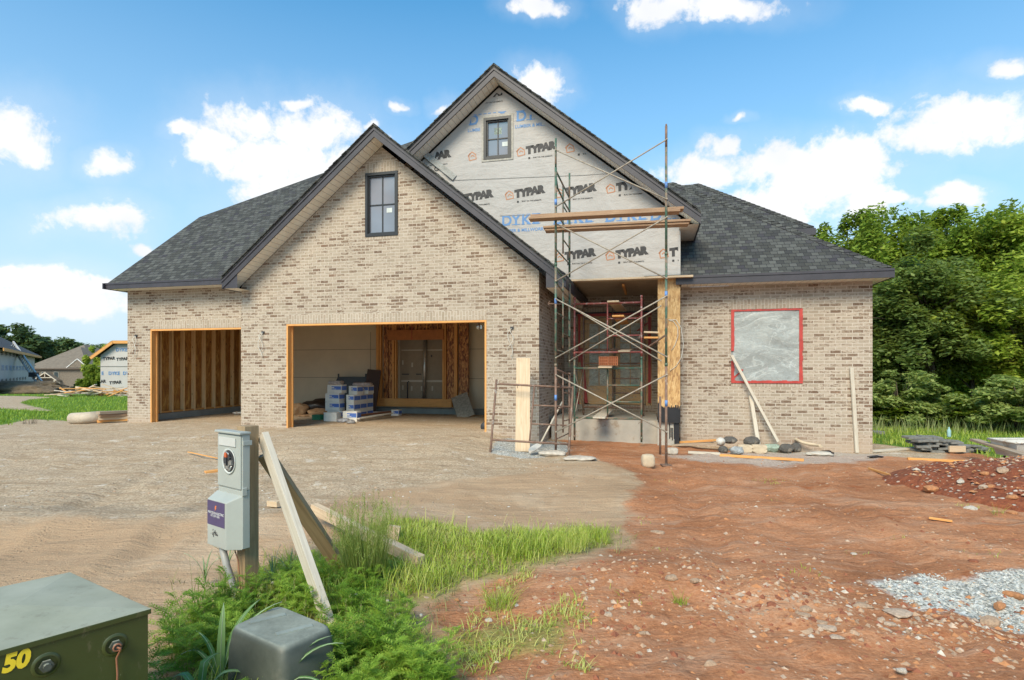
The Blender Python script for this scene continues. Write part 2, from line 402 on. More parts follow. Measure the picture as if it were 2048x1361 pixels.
def plastic_mat(name, col, cover):
    t = newmat(name); oc = t.add('ShaderNodeTexCoord').outputs['Object']
    n = t.noise(t.map(oc, (.9, 1, 2.2), (0, R(34), 0)), 1.3, 6, .58, 1.0)
    n2 = t.noise(t.map(oc, (1, 1, 1)), 16, 5, .7, .5)
    line = t.math('SUBTRACT', 1.0, t.step(t.math('ABSOLUTE', t.math('SUBTRACT', n, .5)), 0, .022))
    c = t.ramp(t.math('ADD', t.math('MULTIPLY', n, .75), t.math('MULTIPLY', n2, .25)), [(.32, tuple(x*.78 for x in col)), (.5, col), (.66, tuple(min(1, x*1.2) for x in col))])
    fin(t, c, .26, t.math('ADD', n, t.math('MULTIPLY', n2, .3)), .6, .05, spec=.55)
    tr = t.add('ShaderNodeBsdfTransparent', inp={0: (.9, .92, .92, 1)}); mx = t.add('ShaderNodeMixShader')
    fac = t.math('ADD', t.math('MULTIPLY', t.math('ADD', line, n2), .25), cover, True)
    t.l.new(fac, mx.inputs[0]); t.l.new(tr.outputs[0], mx.inputs[1]); t.l.new(t.bsdf.outputs[0], mx.inputs[2]); t.l.new(mx.outputs[0], t.out.inputs[0])
    return t.mat
PLASTIC = plastic_mat('plastic_sheet', (.40, .42, .41), .62); PLASTIC_D = plastic_mat('plastic_sheet_door', (.62, .55, .45), .04)
DOORW = wood_mat('door_wood', (.60, .32, .12), (.82, .52, .25))
TAPE = simple('red_tape', (.42, .045, .035), .5, .25)
GREEN = simple('scaffold_green', (.055, .115, .08), .55, .3, 14, dirt=(.22, .15, .105), dirtscale=5, dirtlo=.46)
RUST = simple('scaffold_rust', (.20, .12, .085), .7, .35, 14, dirt=(.36, .33, .29), dirtscale=9, dirtlo=.56)
REDP = simple('scaffold_red', (.26, .07, .06), .6, .35, 14, dirt=(.42, .33, .30), dirtscale=9, dirtlo=.52)
BRACE = simple('brace_galvanised', (.34, .29, .23), .6, .3, 14, dirt=(.16, .10, .07), dirtscale=6, dirtlo=.58)
BLUE = simple('blue_tag', (.10, .22, .50), .5)
ORANGE = simple('raw_red_brick', (.42, .14, .06), .9, .3, 20)
METER = simple('meter_grey_paint', (.35, .37, .345), .45, .10, 4, dirt=(.40, .40, .36), dirtscale=5, dirtlo=.6)
METER_D = simple('meter_dark', (.04, .04, .045), .5)
STEEL = simple('bare_steel', (.5, .5, .48), .35, .2, metal=.8)
COPPER = simple('copper_wire', (.28, .12, .07), .5)
PURPLE = simple('sticker_purple', (.075, .055, .13), .5, .1)
STK_O = simple('sticker_orange', (.75, .22, .06), .6); STK_W = simple('sticker_white', (.72, .72, .72), .6)
def trans_mat():
    t = newmat('transformer_green'); oc = t.add('ShaderNodeTexCoord').outputs['Object']
    n = t.noise(oc, 2.2, 4, .6); geo = t.add('ShaderNodeNewGeometry').outputs['Normal']
    up = t.add('ShaderNodeSeparateXYZ', inp={0: geo}).outputs[2]
    c = t.ramp(n, [(.3, (.040, .052, .012)), (.7, (.054, .068, .019))])
    dust = t.math('MULTIPLY', t.step(up, .5, .95), t.ramp(t.noise(oc, 3.5, 5, .7), [(.25, .5), (.75, .85)]))
    c = t.mix(dust, c, (.42, .41, .305))
    z_ = t.add('ShaderNodeSeparateXYZ', inp={0: oc}).outputs[2]
    spl = t.math('MULTIPLY', t.step(t.noise(t.map(oc, (1, 1, .4)), 14, 6, .8), .56, .66), .35); c = t.mix(spl, c, (.16, .13, .08))
    sc = t.step(t.noise(oc, 60, 3, .8), .68, .74)
    c = t.mix(t.math('MULTIPLY', sc, .35), c, (.28, .27, .2))
    return fin(t, c, t.ramp(n, [(.3, .32), (.7, .5)]), t.noise(oc, 140, 2), .08, .002)
TRANS = trans_mat(); YELLOW = simple('decal_yellow', (.85, .62, .03), .5, .1)
t = newmat('pedestal_greygreen'); oc = t.add('ShaderNodeTexCoord').outputs['Object']; upz = t.add('ShaderNodeSeparateXYZ', inp={0: t.add('ShaderNodeNewGeometry').outputs['Normal']}).outputs[2]
c = t.ramp(t.noise(oc, 5, 6, .7), [(.3, (.045, .052, .042)), (.6, (.075, .083, .068)), (.75, (.13, .13, .105))])
c = t.mix(t.math('MULTIPLY', t.step(upz, .45, .95), t.ramp(t.noise(oc, 9, 6, .75), [(.3, .35), (.7, .95)])), c, (.30, .32, .27))
PED = fin(t, c, .55, t.noise(oc, 60, 4), .2, .003)
BARK = simple('bark', (.11, .085, .06), .95, .4, 10, bump=.6, dist=.03)
def leaf_mat(name, c0, c1, c2, trans=.25, scale=1.2):
    t = newmat(name); oc = t.add('ShaderNodeTexCoord').outputs['Object']
    geo = t.add('ShaderNodeNewGeometry'); oi = t.add('ShaderNodeObjectInfo')
    r = geo.outputs['Random Per Island']
    f_ = t.math('ADD', t.math('MULTIPLY', t.noise(oc, scale, 3), .6), t.math('MULTIPLY', r, .4))
    f_ = t.math('ADD', f_, t.math('MULTIPLY', t.math('SUBTRACT', oi.outputs['Random'], .5), .34))
    c = t.ramp(f_, [(.25, c0), (.5, c1), (.78, c2)])
    fin(t, c, .55, spec=.3)
    tl = t.add('ShaderNodeBsdfTranslucent'); t.l.new(t.mix(.5, c, (.30, .36, .05)), tl.inputs[0])
    mx = t.add('ShaderNodeMixShader', inp={0: trans}); t.l.new(t.bsdf.outputs[0], mx.inputs[1]); t.l.new(tl.outputs[0], mx.inputs[2]); t.l.new(mx.outputs[0], t.out.inputs[0])
    return t.mat
LEAF = leaf_mat('tree_leaves', (.10, .165, .018), (.25, .37, .04), (.50, .58, .09), .5)
LEAF2 = leaf_mat('tree_leaves_pale', (.13, .19, .05), (.25, .34, .09), (.42, .49, .16), .5)
LEAF_FAR = leaf_mat('far_leaves', (.05, .09, .035), (.085, .14, .05), (.14, .20, .07), .25, .4)
WEED = leaf_mat('weed_leaves', (.12, .24, .025), (.26, .44, .05), (.44, .60, .10), .5, 3)
GRASS = leaf_mat('grass_blades', (.20, .28, .03), (.42, .54, .07), (.64, .64, .22), .45, 2)
GRASS_L = leaf_mat('lawn_blades', (.13, .23, .02), (.24, .38, .035), (.36, .47, .07), .4, 1)
REED = leaf_mat('broad_blades', (.06, .15, .04), (.12, .24, .07), (.22, .34, .13), .25, 3)
STRAW = simple('seed_grass', (.22, .22, .08), .8, .4)
WHITE_F = simple('clover_flower', (.6, .55, .45), .8)
ROCK = {}
for nm, c in (('pale', (.46, .34, .25)), ('orange', (.45, .20, .085)), ('red', (.26, .09, .045)), ('white', (.50, .44, .37)), ('tan', (.40, .27, .18))):
    ROCK[nm] = simple('rock_'+nm, c, .9, .35, 9, bump=.5, dist=.01)
BOXW = simple('carton_white', (.82, .78, .71), .7, .1); BOXB = simple('carton_blue', (.10, .20, .58), .6, .2)
DARKP = simple('black_panel', (.018, .012, .010), .4, .3)
KRAFTP = simple('brown_paper', (.36, .22, .12), .8, .3, 6, bump=.8, dist=.03)
GREENB = simple('green_plastic', (.02, .20, .09), .4)
DIRTBAG = simple('dark_bag', (.12, .11, .10), .8, .35, 8, bump=.9, dist=.04, dirt=(.30, .25, .20), dirtlo=.52)
PALEBLK = simple('pale_block', (.52, .42, .30), .85, .2, 6, bump=.4, dist=.01)
WHITEB = simple('white_plastic', (.55, .53, .49), .5, .15, dirt=(.36, .27, .2), dirtlo=.5)
SLATE = simple('slate_grey', (.19, .185, .17), .85, .3, 9, bump=.4, dist=.01)
TEAL = simple('toilet_teal', (.015, .10, .085), .5); 
BROWNROOF = simple('brown_shingles', (.17, .14, .11), .9, .2, 2); DKROOF = simple('black_felt', (.035, .033, .037), .8, .15, 1.5)
DIRTM = None

def text_mesh(mb, txt, o, xdir, zdir, size, m=0, bold=0.0, font_z=.0):
    """flat lettering as faces; o lower-left corner, xdir reading direction"""
    cu = bpy.data.curves.new('t', 'FONT'); cu.body = txt; cu.size = size; cu.offset = bold; cu.resolution_u = 3; cu.fill_mode = 'FRONT'
    ob = bpy.data.objects.new('t', cu); COL.objects.link(ob)
    me = bpy.data.meshes.new_from_object(ob); x, z = Vector(xdir).normalized(), Vector(zdir).normalized(); nrm = x.cross(z)
    for p in me.polygons:
        pts = [Vector(o)+x*me.vertices[i].co.x+z*me.vertices[i].co.y for i in p.vertices]
        mb.face(pts, m=m)
    wid = max((v.co.x for v in me.vertices), default=0)
    bpy.data.objects.remove(ob); bpy.data.curves.remove(cu); bpy.data.meshes.remove(me)
    return wid

# ================================================================ GROUND
def poly_sd(pts, X, Y):
    """signed distance to polygon in plan, positive inside"""
    pts = np.array(pts); d = np.full(X.shape, 1e9); inside = np.zeros(X.shape, bool)
    for i in range(len(pts)):
        x0, y0 = pts[i]; x1, y1 = pts[(i+1) % len(pts)]
        dx, dy = x1-x0, y1-y0; t = np.clip(((X-x0)*dx+(Y-y0)*dy)/(dx*dx+dy*dy+1e-12), 0, 1)
        d = np.minimum(d, np.hypot(X-x0-t*dx, Y-y0-t*dy))
        c = ((y0 > Y) != (y1 > Y)) & (X < (x1-x0)*(Y-y0)/(y1-y0+1e-12)+x0); inside ^= c
    return np.where(inside, d, -d)
def ground_poly(px): return [tuple(G(u, v)[:2]) for u, v in px]
RED = ground_poly([(1480, 904), (1290, 885), (1240, 905), (1180, 915), (1240, 935), (1290, 965), (1250, 1010), (1258, 1085), (1180, 1120), (1020, 1150), (920, 1185), (860, 1210), (860, 1240), (900, 1300), (900, 1361)]) + [(-.5, 1.5), (30, 1.5), (30, 13), (9, 11.8), (8, 10.4)]
RED2 = ground_poly([(1120, 870), (1290, 870), (1290, 905), (1250, 915), (1130, 915)])
SAND = ground_poly([(0, 1042), (240, 1046), (480, 1050), (640, 1010), (700, 990), (900, 965), (1080, 945), (1240, 940), (1290, 965), (1250, 1010), (1262, 1085), (1180, 1120), (900, 1185), (860, 1240), (900, 1361)]) + [(-.4, 1), (-12, 1), (-12, 5.6)]
GRASSP = ground_poly([(365, 1361), (372, 1240), (470, 1150), (640, 1100), (775, 1050), (860, 1042), (960, 1068), (1100, 1065), (1140, 1045), (1235, 1062), (1235, 1088), (1110, 1118), (1010, 1150), (930, 1160), (880, 1195), (800, 1215), (870, 1290), (910, 1361)]) + [(-.4, 1.4), (-1.4, 1.4)]
GRASSP2 = ground_poly([(960, 1200), (1020, 1165), (1035, 1200), (1000, 1240), (1150, 1235), (1150, 1290), (1120, 1320), (1000, 1310), (930, 1340), (860, 1290), (880, 1270), (960, 1250)])
LAWN = ground_poly([(0, 852), (60, 838), (130, 842), (200, 846), (240, 843)]) + [(-10.3, 15.4), (-9.9, 17), (-9, 70), (-90, 70), (-90, 13.6)]
TRACK = ground_poly([(0, 818), (70, 822), (110, 823), (60, 812), (40, 806), (60, 800), (110, 795), (60, 793), (0, 792)]) + [(-60, 33), (-60, 20)]
MEADOW = ground_poly([(1749, 888), (1830, 897), (1925, 903), (1975, 912), (2030, 922)]) + [(12, 9.8), (40, 9), (60, 60), (9, 60), (7.6, 20)]
GREY = ground_poly([(1735, 1166), (1850, 1150), (1930, 1158), (2048, 1140)]) + [(5.2, 3.6), (5.0, 3.0)] + ground_poly([(2048, 1255), (1960, 1238), (1840, 1215), (1790, 1190)])
GREY2 = ground_poly([(985, 880), (1075, 872), (1130, 885), (1140, 905), (1060, 918), (985, 905)])
WASH = ground_poly([(1500, 905), (1640, 900), (1780, 912), (1700, 925), (1560, 935), (1380, 925), (1330, 910)])

xs = np.unique(np.concatenate([np.linspace(-200, -30, 35), np.linspace(-30, -9, 50), np.linspace(-9, -5, 40), np.linspace(-5, 6, 230), np.linspace(6, 10, 50), np.linspace(10, 30, 50), np.linspace(30, 200, 35)]))
ys = np.unique(np.concatenate([np.linspace(-30, 1.5, 12), np.linspace(1.5, 7, 170), np.linspace(7, 12.5, 110), np.linspace(12.5, 20, 60), np.linspace(20, 60, 80), np.linspace(60, 500, 60)]))
GXX, GYY = np.meshgrid(xs, ys)
Z = gheight(GXX, GYY)
sd_red = np.maximum(poly_sd(RED, GXX, GYY), poly_sd(RED2, GXX, GYY)); sd_sand = poly_sd(SAND, GXX, GYY); sd_gr = np.maximum(poly_sd(GRASSP, GXX, GYY), poly_sd(GRASSP2, GXX, GYY)-.05)
sd_lawn = np.minimum(poly_sd(LAWN, GXX, GYY), -poly_sd(TRACK, GXX, GYY)); sd_mead = poly_sd(MEADOW, GXX, GYY)
sd_grey = np.maximum(poly_sd(GREY, GXX, GYY), poly_sd(GREY2, GXX, GYY)); sd_wash = poly_sd(WASH, GXX, GYY)
near = 1-sm(GYY, 9, 16)
sd_sand = np.maximum(sd_sand, np.minimum(5.35-GYY, 20.0)); sd_sand = np.maximum(sd_sand, -np.hypot(np.maximum(np.abs(GXX-1.35)-.9, 0), np.maximum(np.abs(GYY-7.2)-1.9, 0))+.1)
cl = lambda d, k: np.clip(.5+d/(2*k), 0, 1)
redw = cl(sd_red, .8)
fl = lambda x, y, s, o=3: noise.fractal(Vector((x*s, y*s, 3.7)), 1.0, 2.0, o)
micro = np.zeros_like(Z); it = np.nonzero((GYY > 1) & (GYY < 14) & (np.abs(GXX) < 12))
micro[it] = [fl(x, y, 1.3) * .035 + fl(x, y, 5.5, 4) * .017*(.3+rw) for x, y, rw in zip(GXX[it], GYY[it], redw[it])]
Z = Z+micro*near
nx, ny = len(xs), len(ys)
idx = np.arange(nx*ny).reshape(ny, nx)
fc = np.stack([idx[:-1, :-1].ravel(), idx[:-1, 1:].ravel(), idx[1:, 1:].ravel(), idx[1:, :-1].ravel()], 1)

def ground_material():
    t = newmat('ground'); oc = t.add('ShaderNodeTexCoord').outputs['Object']
    A = t.add('ShaderNodeSeparateColor', inp={0: t.add('ShaderNodeAttribute', attribute_name='maskA').outputs['Color']}).outputs
    B = t.add('ShaderNodeSeparateColor', inp={0: t.add('ShaderNodeAttribute', attribute_name='maskB').outputs['Color']}).outputs
    e1 = t.noise(oc, 1.6, 6, .65); e2 = t.noise(oc, 9, 5, .65)
    edge = t.math('ADD', t.math('MULTIPLY', t.math('SUBTRACT', e1, .5), .75), t.math('MULTIPLY', t.math('SUBTRACT', e2, .5), .35))
    def msk(ch, s=.06, amp=1.0): return t.step(t.math('ADD', ch, t.math('MULTIPLY', edge, amp)), .5-s, .5+s)
    st = t.add('ShaderNodeTexVoronoi', inp={'Vector': oc, 'Scale': 22.0}); st2 = t.add('ShaderNodeTexVoronoi', inp={'Vector': oc, 'Scale': 60.0})
    r1 = t.add('ShaderNodeSeparateColor', inp={0: st.outputs['Color']}).outputs[0]; r2 = t.add('ShaderNodeSeparateColor', inp={0: st2.outputs['Color']}).outputs[0]
    f1 = t.noise(oc, 38, 5, .7); f2 = t.noise(t.map(oc, (.6, 2.2, 1)), 2.6, 6, .65, .6); f3 = t.noise(oc, .9, 5, .6)
    fine = t.noise(oc, 120, 4, .7)
    # pale driveway gravel
    gra = t.ramp(t.math('ADD', t.math('MULTIPLY', r2, .5), t.math('MULTIPLY', f1, .5)), [(.2, (.27, .195, .125)), (.5, (.45, .34, .235)), (.8, (.58, .46, .33))])
    gra = t.mix(t.math('MULTIPLY', t.step(f2, .48, .62), .7), gra, (.34, .24, .15))
    gra = t.mix(t.math('MULTIPLY', t.step(t.noise(t.map(oc, (.35, 3.0, 1), (0, 0, R(-6))), 2.2, 6, .7, 1.2), .60, .66), .55), gra, (.20, .14, .09))
    gra = t.mix(t.math('MULTIPLY', t.step(t.noise(oc, 3.3, 5, .7), .58, .68), .6), gra, (.62, .56, .48))
    # brown sand
    san = t.ramp(t.math('ADD', t.math('MULTIPLY', fine, .6), t.math('MULTIPLY', f3, .4)), [(.3, (.29, .185, .11)), (.55, (.45, .305, .19)), (.75, (.58, .42, .28))])
    san = t.mix(t.math('MULTIPLY', t.step(f2, .5, .7), .3), san, (.33, .235, .15))
    san = t.mix(t.math('MULTIPLY', t.step(t.noise(oc, .7, 6, .65, .6), .5, .62), .35), san, (.58, .45, .32))
    c = t.mix(msk(A[1], .2), gra, san)
    # red clay
    red = t.ramp(t.math('ADD', t.math('MULTIPLY', f1, .45), t.math('MULTIPLY', f3, .55)), [(.3, (.20, .075, .032)), (.5, (.39, .17, .082)), (.7, (.56, .30, .17))])
    red = t.mix(t.math('MULTIPLY', t.step(f2, .52, .70), .55), red, (.42, .27, .185))
    red = t.mix(t.math('MULTIPLY', t.step(t.noise(oc, 1.7, 6, .7), .60, .68), .7), red, (.27, .075, .025))
    red = t.mix(t.math('MULTIPLY', t.step(t.noise(t.map(oc, (.7, 1.8, 1)), 1.1, 6, .72, .8), .50, .66), .32), red, (.50, .34, .235))
    red = t.mix(t.math('MULTIPLY', t.step(t.noise(oc, 6.5, 6, .75, .5), .57, .63), .45), red, (.19, .085, .045))
    peb = t.math('MULTIPLY', t.math('SUBTRACT', 1.0, t.step(st.outputs['Distance'], .20, .34)), t.math('MULTIPLY', t.step(r1, .70, .74), t.step(e1, .42, .6)))
    red = t.mix(peb, red, t.ramp(r2, [(.2, (.34, .16, .08)), (.8, (.56, .43, .33))]))
    c = t.mix(msk(A[0], .12), c, red)
    # washed out mortar and gravel spots
    c = t.mix(t.math('MULTIPLY', msk(B[1], .2, 1.3), .75), c, t.ramp(f1, [(.3, (.30, .25, .21)), (.7, (.56, .52, .47))]))
    gry = t.ramp(t.math('ADD', t.math('MULTIPLY', r2, .7), t.math('MULTIPLY', f1, .3)), [(.2, (.20, .20, .18)), (.5, (.42, .42, .39)), (.8, (.66, .65, .61))])
    c = t.mix(msk(B[0], .1, .9), c, gry)
    # grassed soil
    soil = t.ramp(f1, [(.3, (.16, .15, .04)), (.6, (.27, .26, .08)), (.8, (.36, .29, .15))])
    c = t.mix(t.math('MULTIPLY', msk(A[2], .15, .8), .8), c, soil)
    lawn = t.ramp(t.math('ADD', t.math('MULTIPLY', f1, .4), t.math('MULTIPLY', t.noise(oc, .5, 6, .7), .6)), [(.3, (.065, .125, .018)), (.5, (.10, .19, .025)), (.7, (.20, .27, .055))])
    c = t.mix(msk(B[2], .1, .5), c, lawn)
    tread = t.noise(t.map(oc, (.5, 5, 1), (0, 0, R(14))), 1.5, 5, .6, .7)
    h = t.math('ADD', t.math('ADD', t.math('MULTIPLY', f1, .6), t.math('MULTIPLY', r2, .25)), t.math('ADD', t.math('MULTIPLY', f2, 1.6), t.math('MULTIPLY', tread, 1.1)))
    h = t.math('ADD', h, t.math('MULTIPLY', peb, .5))
    return fin(t, c, .95, h, .6, .035, spec=.15)
GROUND = ground_material()
gm = npmesh('ground', np.stack([GXX.ravel(), GYY.ravel(), Z.ravel()], 1), fc, GROUND, smooth=True)
def colattr(name, r, g, b):
    at = gm.color_attributes.new(name, 'FLOAT_COLOR', 'POINT')
    at.data.foreach_set('color', np.stack([r.ravel(), g.ravel(), b.ravel(), np.ones(r.size)], 1).astype('f').ravel())
colattr('maskA', cl(sd_red, .35), cl(sd_sand, .45), cl(sd_gr, .25))
colattr('maskB', cl(sd_grey, .25), cl(sd_wash, .4), cl(np.maximum(sd_lawn, sd_mead), .5))
gobj = link('ground', gm); tag(gobj, kind='structure')

# ================================================================ THE HOUSE
HOUSE = thing('brick_house', 'unfinished cream brick house with two front gables, open garage bays and white house wrap', 'house', (P0[0], P0[1], 0), -TH)
V = Vector
def wallmesh(outline, holes, b, thick=.12, bands=(), mat=None):
    """vertical wall on plane b, outline/holes as (a,z); bands = soldier courses (a0,z0,a1,z1)"""
    mb = MB()
    mb.poly([(a, b, z) for a, z in outline], [[(a, b, z) for a, z in h] for h in holes])
    mb.poly([(a, b+thick, z) for a, z in outline], [[(a, b+thick, z) for a, z in h] for h in holes])
    for loop in [outline]+list(holes):
        for (a0, z0), (a1, z1) in zip(loop, loop[1:]+loop[:1]):
            mb.face([(a0, b, z0), (a1, b, z1), (a1, b+thick, z1), (a0, b+thick, z0)])
    for (a0, z0, a1, z1) in bands:
        pts = [(a0, b-.004, z0), (a1, b-.004, z0), (a1, b-.004, z1), (a0, b-.004, z1)]
        dz = (z1-z0); mb.face(pts, [(.003, a0), (.003, a1), (.003+dz, a1), (.003+dz, a0)], m=1)
        for s_, e_ in (((a0, z0), (a1, z0)), ((a0, z1), (a1, z1)), ((a0, z0), (a0, z1)), ((a1, z0), (a1, z1))):
            mb.face([(s_[0], b-.004, s_[1]), (e_[0], b-.004, e_[1]), (e_[0], b, e_[1]), (s_[0], b, s_[1])])
    return mb
ZG = -.6
# gable with the double garage door
gapex = 6.40; SL = .815; ga = -.12
o1 = [(-3.70, ZG), (-2.503, ZG), (-2.503, 2.545), (2.284, 2.545), (2.284, ZG), (3.406, ZG), (3.406, 3.53), (ga, gapex), (-3.70, 3.48)]
win1 = (-.507, 4.44, .273, 5.845)
wl = lambda w_: [(w_[0], w_[1]), (w_[2], w_[1]), (w_[2], w_[3]), (w_[0], w_[3])]
wallmesh(o1, [wl(win1)], 0, .12, [(-2.5, 2.55, 2.28, 2.753), (-.507, 5.85, .273, 6.053), (-.507, 4.372, .273, 4.437)]).build('brick_wall', [BRICK, SOLDIER], HOUSE)
MB().box((-3.76, .36, 1.5), (.12, .48, 4.0)).build('brick_return', BRICK, HOUSE)
# left single bay
o2 = [(-7.684, ZG), (-6.949, ZG), (-6.949, 2.545), (-4.216, 2.545), (-4.216, ZG), (-3.702, ZG), (-3.702, 3.62), (-7.684, 3.62)]
wallmesh(o2, [], .6, .12, [(-6.85, 2.55, -4.0, 2.753)]).build('brick_wall', [BRICK, SOLDIER], HOUSE)
MB().box((-7.624, 4.3, 1.51), (.12, 7.16, 4.22)).build('brick_wall', [BRICK, SOLDIER], HOUSE)
# return wall of the garage, porch side (two leaves so that the corner is clean)
MB().box((3.346, 1.86, 1.47), (.12, 3.48, 4.1)).build('brick_wall', [BRICK, SOLDIER], HOUSE)
# right wing
win3 = (7.267, 1.222, 8.637, 2.755)
o3 = [(6.25, ZG-.2), (9.908, ZG-.2), (9.908, 3.26), (6.25, 3.26)]
wallmesh(o3, [wl(win3)], 1.2, .12, [(7.267, 2.76, 8.637, 2.963), (7.267, 1.15, 8.637, 1.218)]).build('brick_wall', [BRICK, SOLDIER], HOUSE)
MB().box((9.848, 5.2, 1.23), (.12, 7.76, 4.06)).build('brick_wall', [BRICK, SOLDIER], HOUSE)
# porch back wall with the door opening
door = (3.76, .59, 5.655, 2.97)
o4 = [(3.41, 0), (6.6, 0), (6.6, 3.6), (3.41, 3.6)]
wallmesh(o4, [wl(door)], 3.5, .12, [(3.7, 2.975, 5.72, 3.178), (3.7, .52, 5.72, .587)]).build('brick_wall', [BRICK, SOLDIER], HOUSE)
MB().box((6.19, 2.4, 1.72), (.12, 2.15, 3.38)).build('brick_wall', [BRICK, SOLDIER], HOUSE)
# house wrap on the taller gable
G2R, G2Z, G2S = 2.336, 8.104, .81
ow = [(-.6, 3.44), (6.231, 3.42), (6.231, G2Z-.30-G2S*(6.231-G2R)), (G2R, G2Z-.30), (-.6, G2Z-.30-G2S*(G2R+.6))]
win2 = (1.985, 6.215, 2.625, 7.15)
wr = wallmesh(ow, [wl(win2)], .8, .1).box((6.18, 2.3, 3.9), (.1, 2.9, 1.0))
wrap = wr.build('house_wrap', WRAP, HOUSE)
lt = MB()
wp = lambda u, v: U(u, v, .796)
def logo_house(o, s):
    """outlined pitched-roof mark"""
    def st(p, q, w_=.02*1.0):
        p = o+V((p[0]*s, 0, p[1]*s)); q = o+V((q[0]*s, 0, q[1]*s)); d = (q-p).normalized(); nn = V((-d.z, 0, d.x))*w_*s*3.0
        lt.face([p-nn, q-nn, q+nn, p+nn], m=2)
    ca, sa = math.cos(R(8)), math.sin(R(8)); rr = lambda x, z: (x*ca-z*sa, x*sa+z*ca)
    for a_, b_ in (((.05, .0), (.05, .62)), ((.05, 0), (.95, 0)), ((.95, 0), (.95, .62)), ((.95, .62), (.5, 1.02)), ((.5, 1.02), (-.05, .55)), ((.3, .42), (.5, .60)), ((.5, .6), (.78, .36)), ((-.05, .62), (.28, .9))):
        st(rr(*a_), rr(*b_))
def typar(u, v, w_px, full=True, start=''):
    """brand mark with lower-left corner of the small house at the picture point"""
    o = wp(u, v); s = .172*w_px/100
    logo_house(o, s*1.05)
    ca, sa = math.cos(R(6)), math.sin(R(6))
    text_mesh(lt, 'TYPAR', o+V((s*1.22, 0, s*.22)), (ca, 0, sa), (-sa*.2, 0, ca), s*1.26, 0, s*.12)
    text_mesh(lt, 'BUILT ON THE ELEMENTS', o+V((s*2.1, 0, -s*.42)), (1, 0, .0), (0, 0, 1), s*.22, 0, s*.006)
    q = o+V((s*1.45, 0, -s*.5)); lt.face([q, q+V((s*.26, 0, 0)), q+V((s*.26, 0, s*.26)), q+V((0, 0, s*.26))], m=0)
for u, v, w_ in ((830, 329, 100), (938, 322, 100), (1035, 313, 98), (1133, 306, 98), (912, 408, 100), (1012, 400, 100), (1113, 396, 98), (1214, 387, 98), (1112, 524, 98), (1213, 521, 98), (1320, 517, 98), (940, 205, 96)):
    typar(u, v, w_)
def dyke(u, v, h_px, first='DYKE', sub='LUMBER & MILLWORK'):
    o = wp(u, v); s = h_px/100
    for i, (ch, dx) in enumerate(zip(first, (0, .235, .455, .69))):
        text_mesh(lt, ch, o+V((dx*s, 0, 0)), (1, 0, 0), (0, 0, 1), .32*s, 1, .008*s)
        for k in (.0, .13):                                         # slab serifs
            for zz in (0, .212*s):
                q = o+V(((dx+k*.9)*s, -.001, zz)); lt.face([q, q+V((.075*s, 0, 0)), q+V((.075*s, 0, .016*s)), q+V((0, 0, .016*s))], m=1)
    text_mesh(lt, sub, o+V((-.02, 0, -.155*s)), (1, 0, 0), (0, 0, 1), .098*s, 1, .0025)
dyke(838, 256, 100); dyke(937, 251, 100); dyke(1032, 243, 100)
for u, v in ((1003, 452), (1106, 449), (1210, 444), (1300, 441)): dyke(u, v, 100)
text_mesh(lt, 'CE', wp(872, 345), (.75, 0, .66), (-.66, 0, .75), .15, 0, .004)
# clip the print to the outline of the wrapped wall and to the window
lt2 = MB()
def inside_wrap(p): return p.x < 6.2 and p.z < G2Z-.36-G2S*abs(p.x-G2R) and not (win2[0]-.06 < p.x < win2[2]+.06 and win2[1]-.06 < p.z < win2[3]+.06) and p.z > 6.69-SL*(p.x-ga)-.55
for f_, uv_, m_ in zip(lt.f, lt.uv, lt.m):
    pts = [V(lt.v[i]) for i in f_]
    if all(inside_wrap(p) for p in pts): lt2.face(pts, uv_, m_)
lt2.build('lettering', [INK_K, INK_B, INK_O], wrap)
# overlapping seam, flashing tape round the window and a loose flap
sm_ = MB()
for (u0, v0, u1, v1) in ((905, 361, 1180, 350), (1180, 349.5, 1222, 347), (1000, 432, 1360, 419)):
    a_, b_ = wp(u0, v0), wp(u1, v1); sm_.box((a_+b_)/2+V((0, -.002, 0)), ((b_-a_).length, .006, .012), ((b_-a_).normalized(), V((0, 1, 0)), V((0, 0, 1))))
sm_.build('seam', simple('wrap_seam', (.30, .29, .28), .7), wrap)
fl_ = MB()
for k in range(9):
    a0 = wp(845+k*8.2, 303+k*6.6); a1 = wp(845+(k+1)*8.2, 303+(k+1)*6.6); d0 = .03+.05*((k*37) % 5)/5; d1 = .03+.05*(((k+1)*37) % 5)/5
    if k == 8: break
    w0 = V((.085, 0, .105))
    fl_.face([a0+V((0, -d0, 0))-w0*.6, a1+V((0, -d1, 0))-w0*.6, a1+V((0, -.01, 0))+w0*.45, a0+V((0, -.01, 0))+w0*.45], smooth=True)
fl_.build('loose_flap', simple('wrap_flap', (.30, .30, .285), .6, .3, 9, bump=.6, dist=.03), wrap)

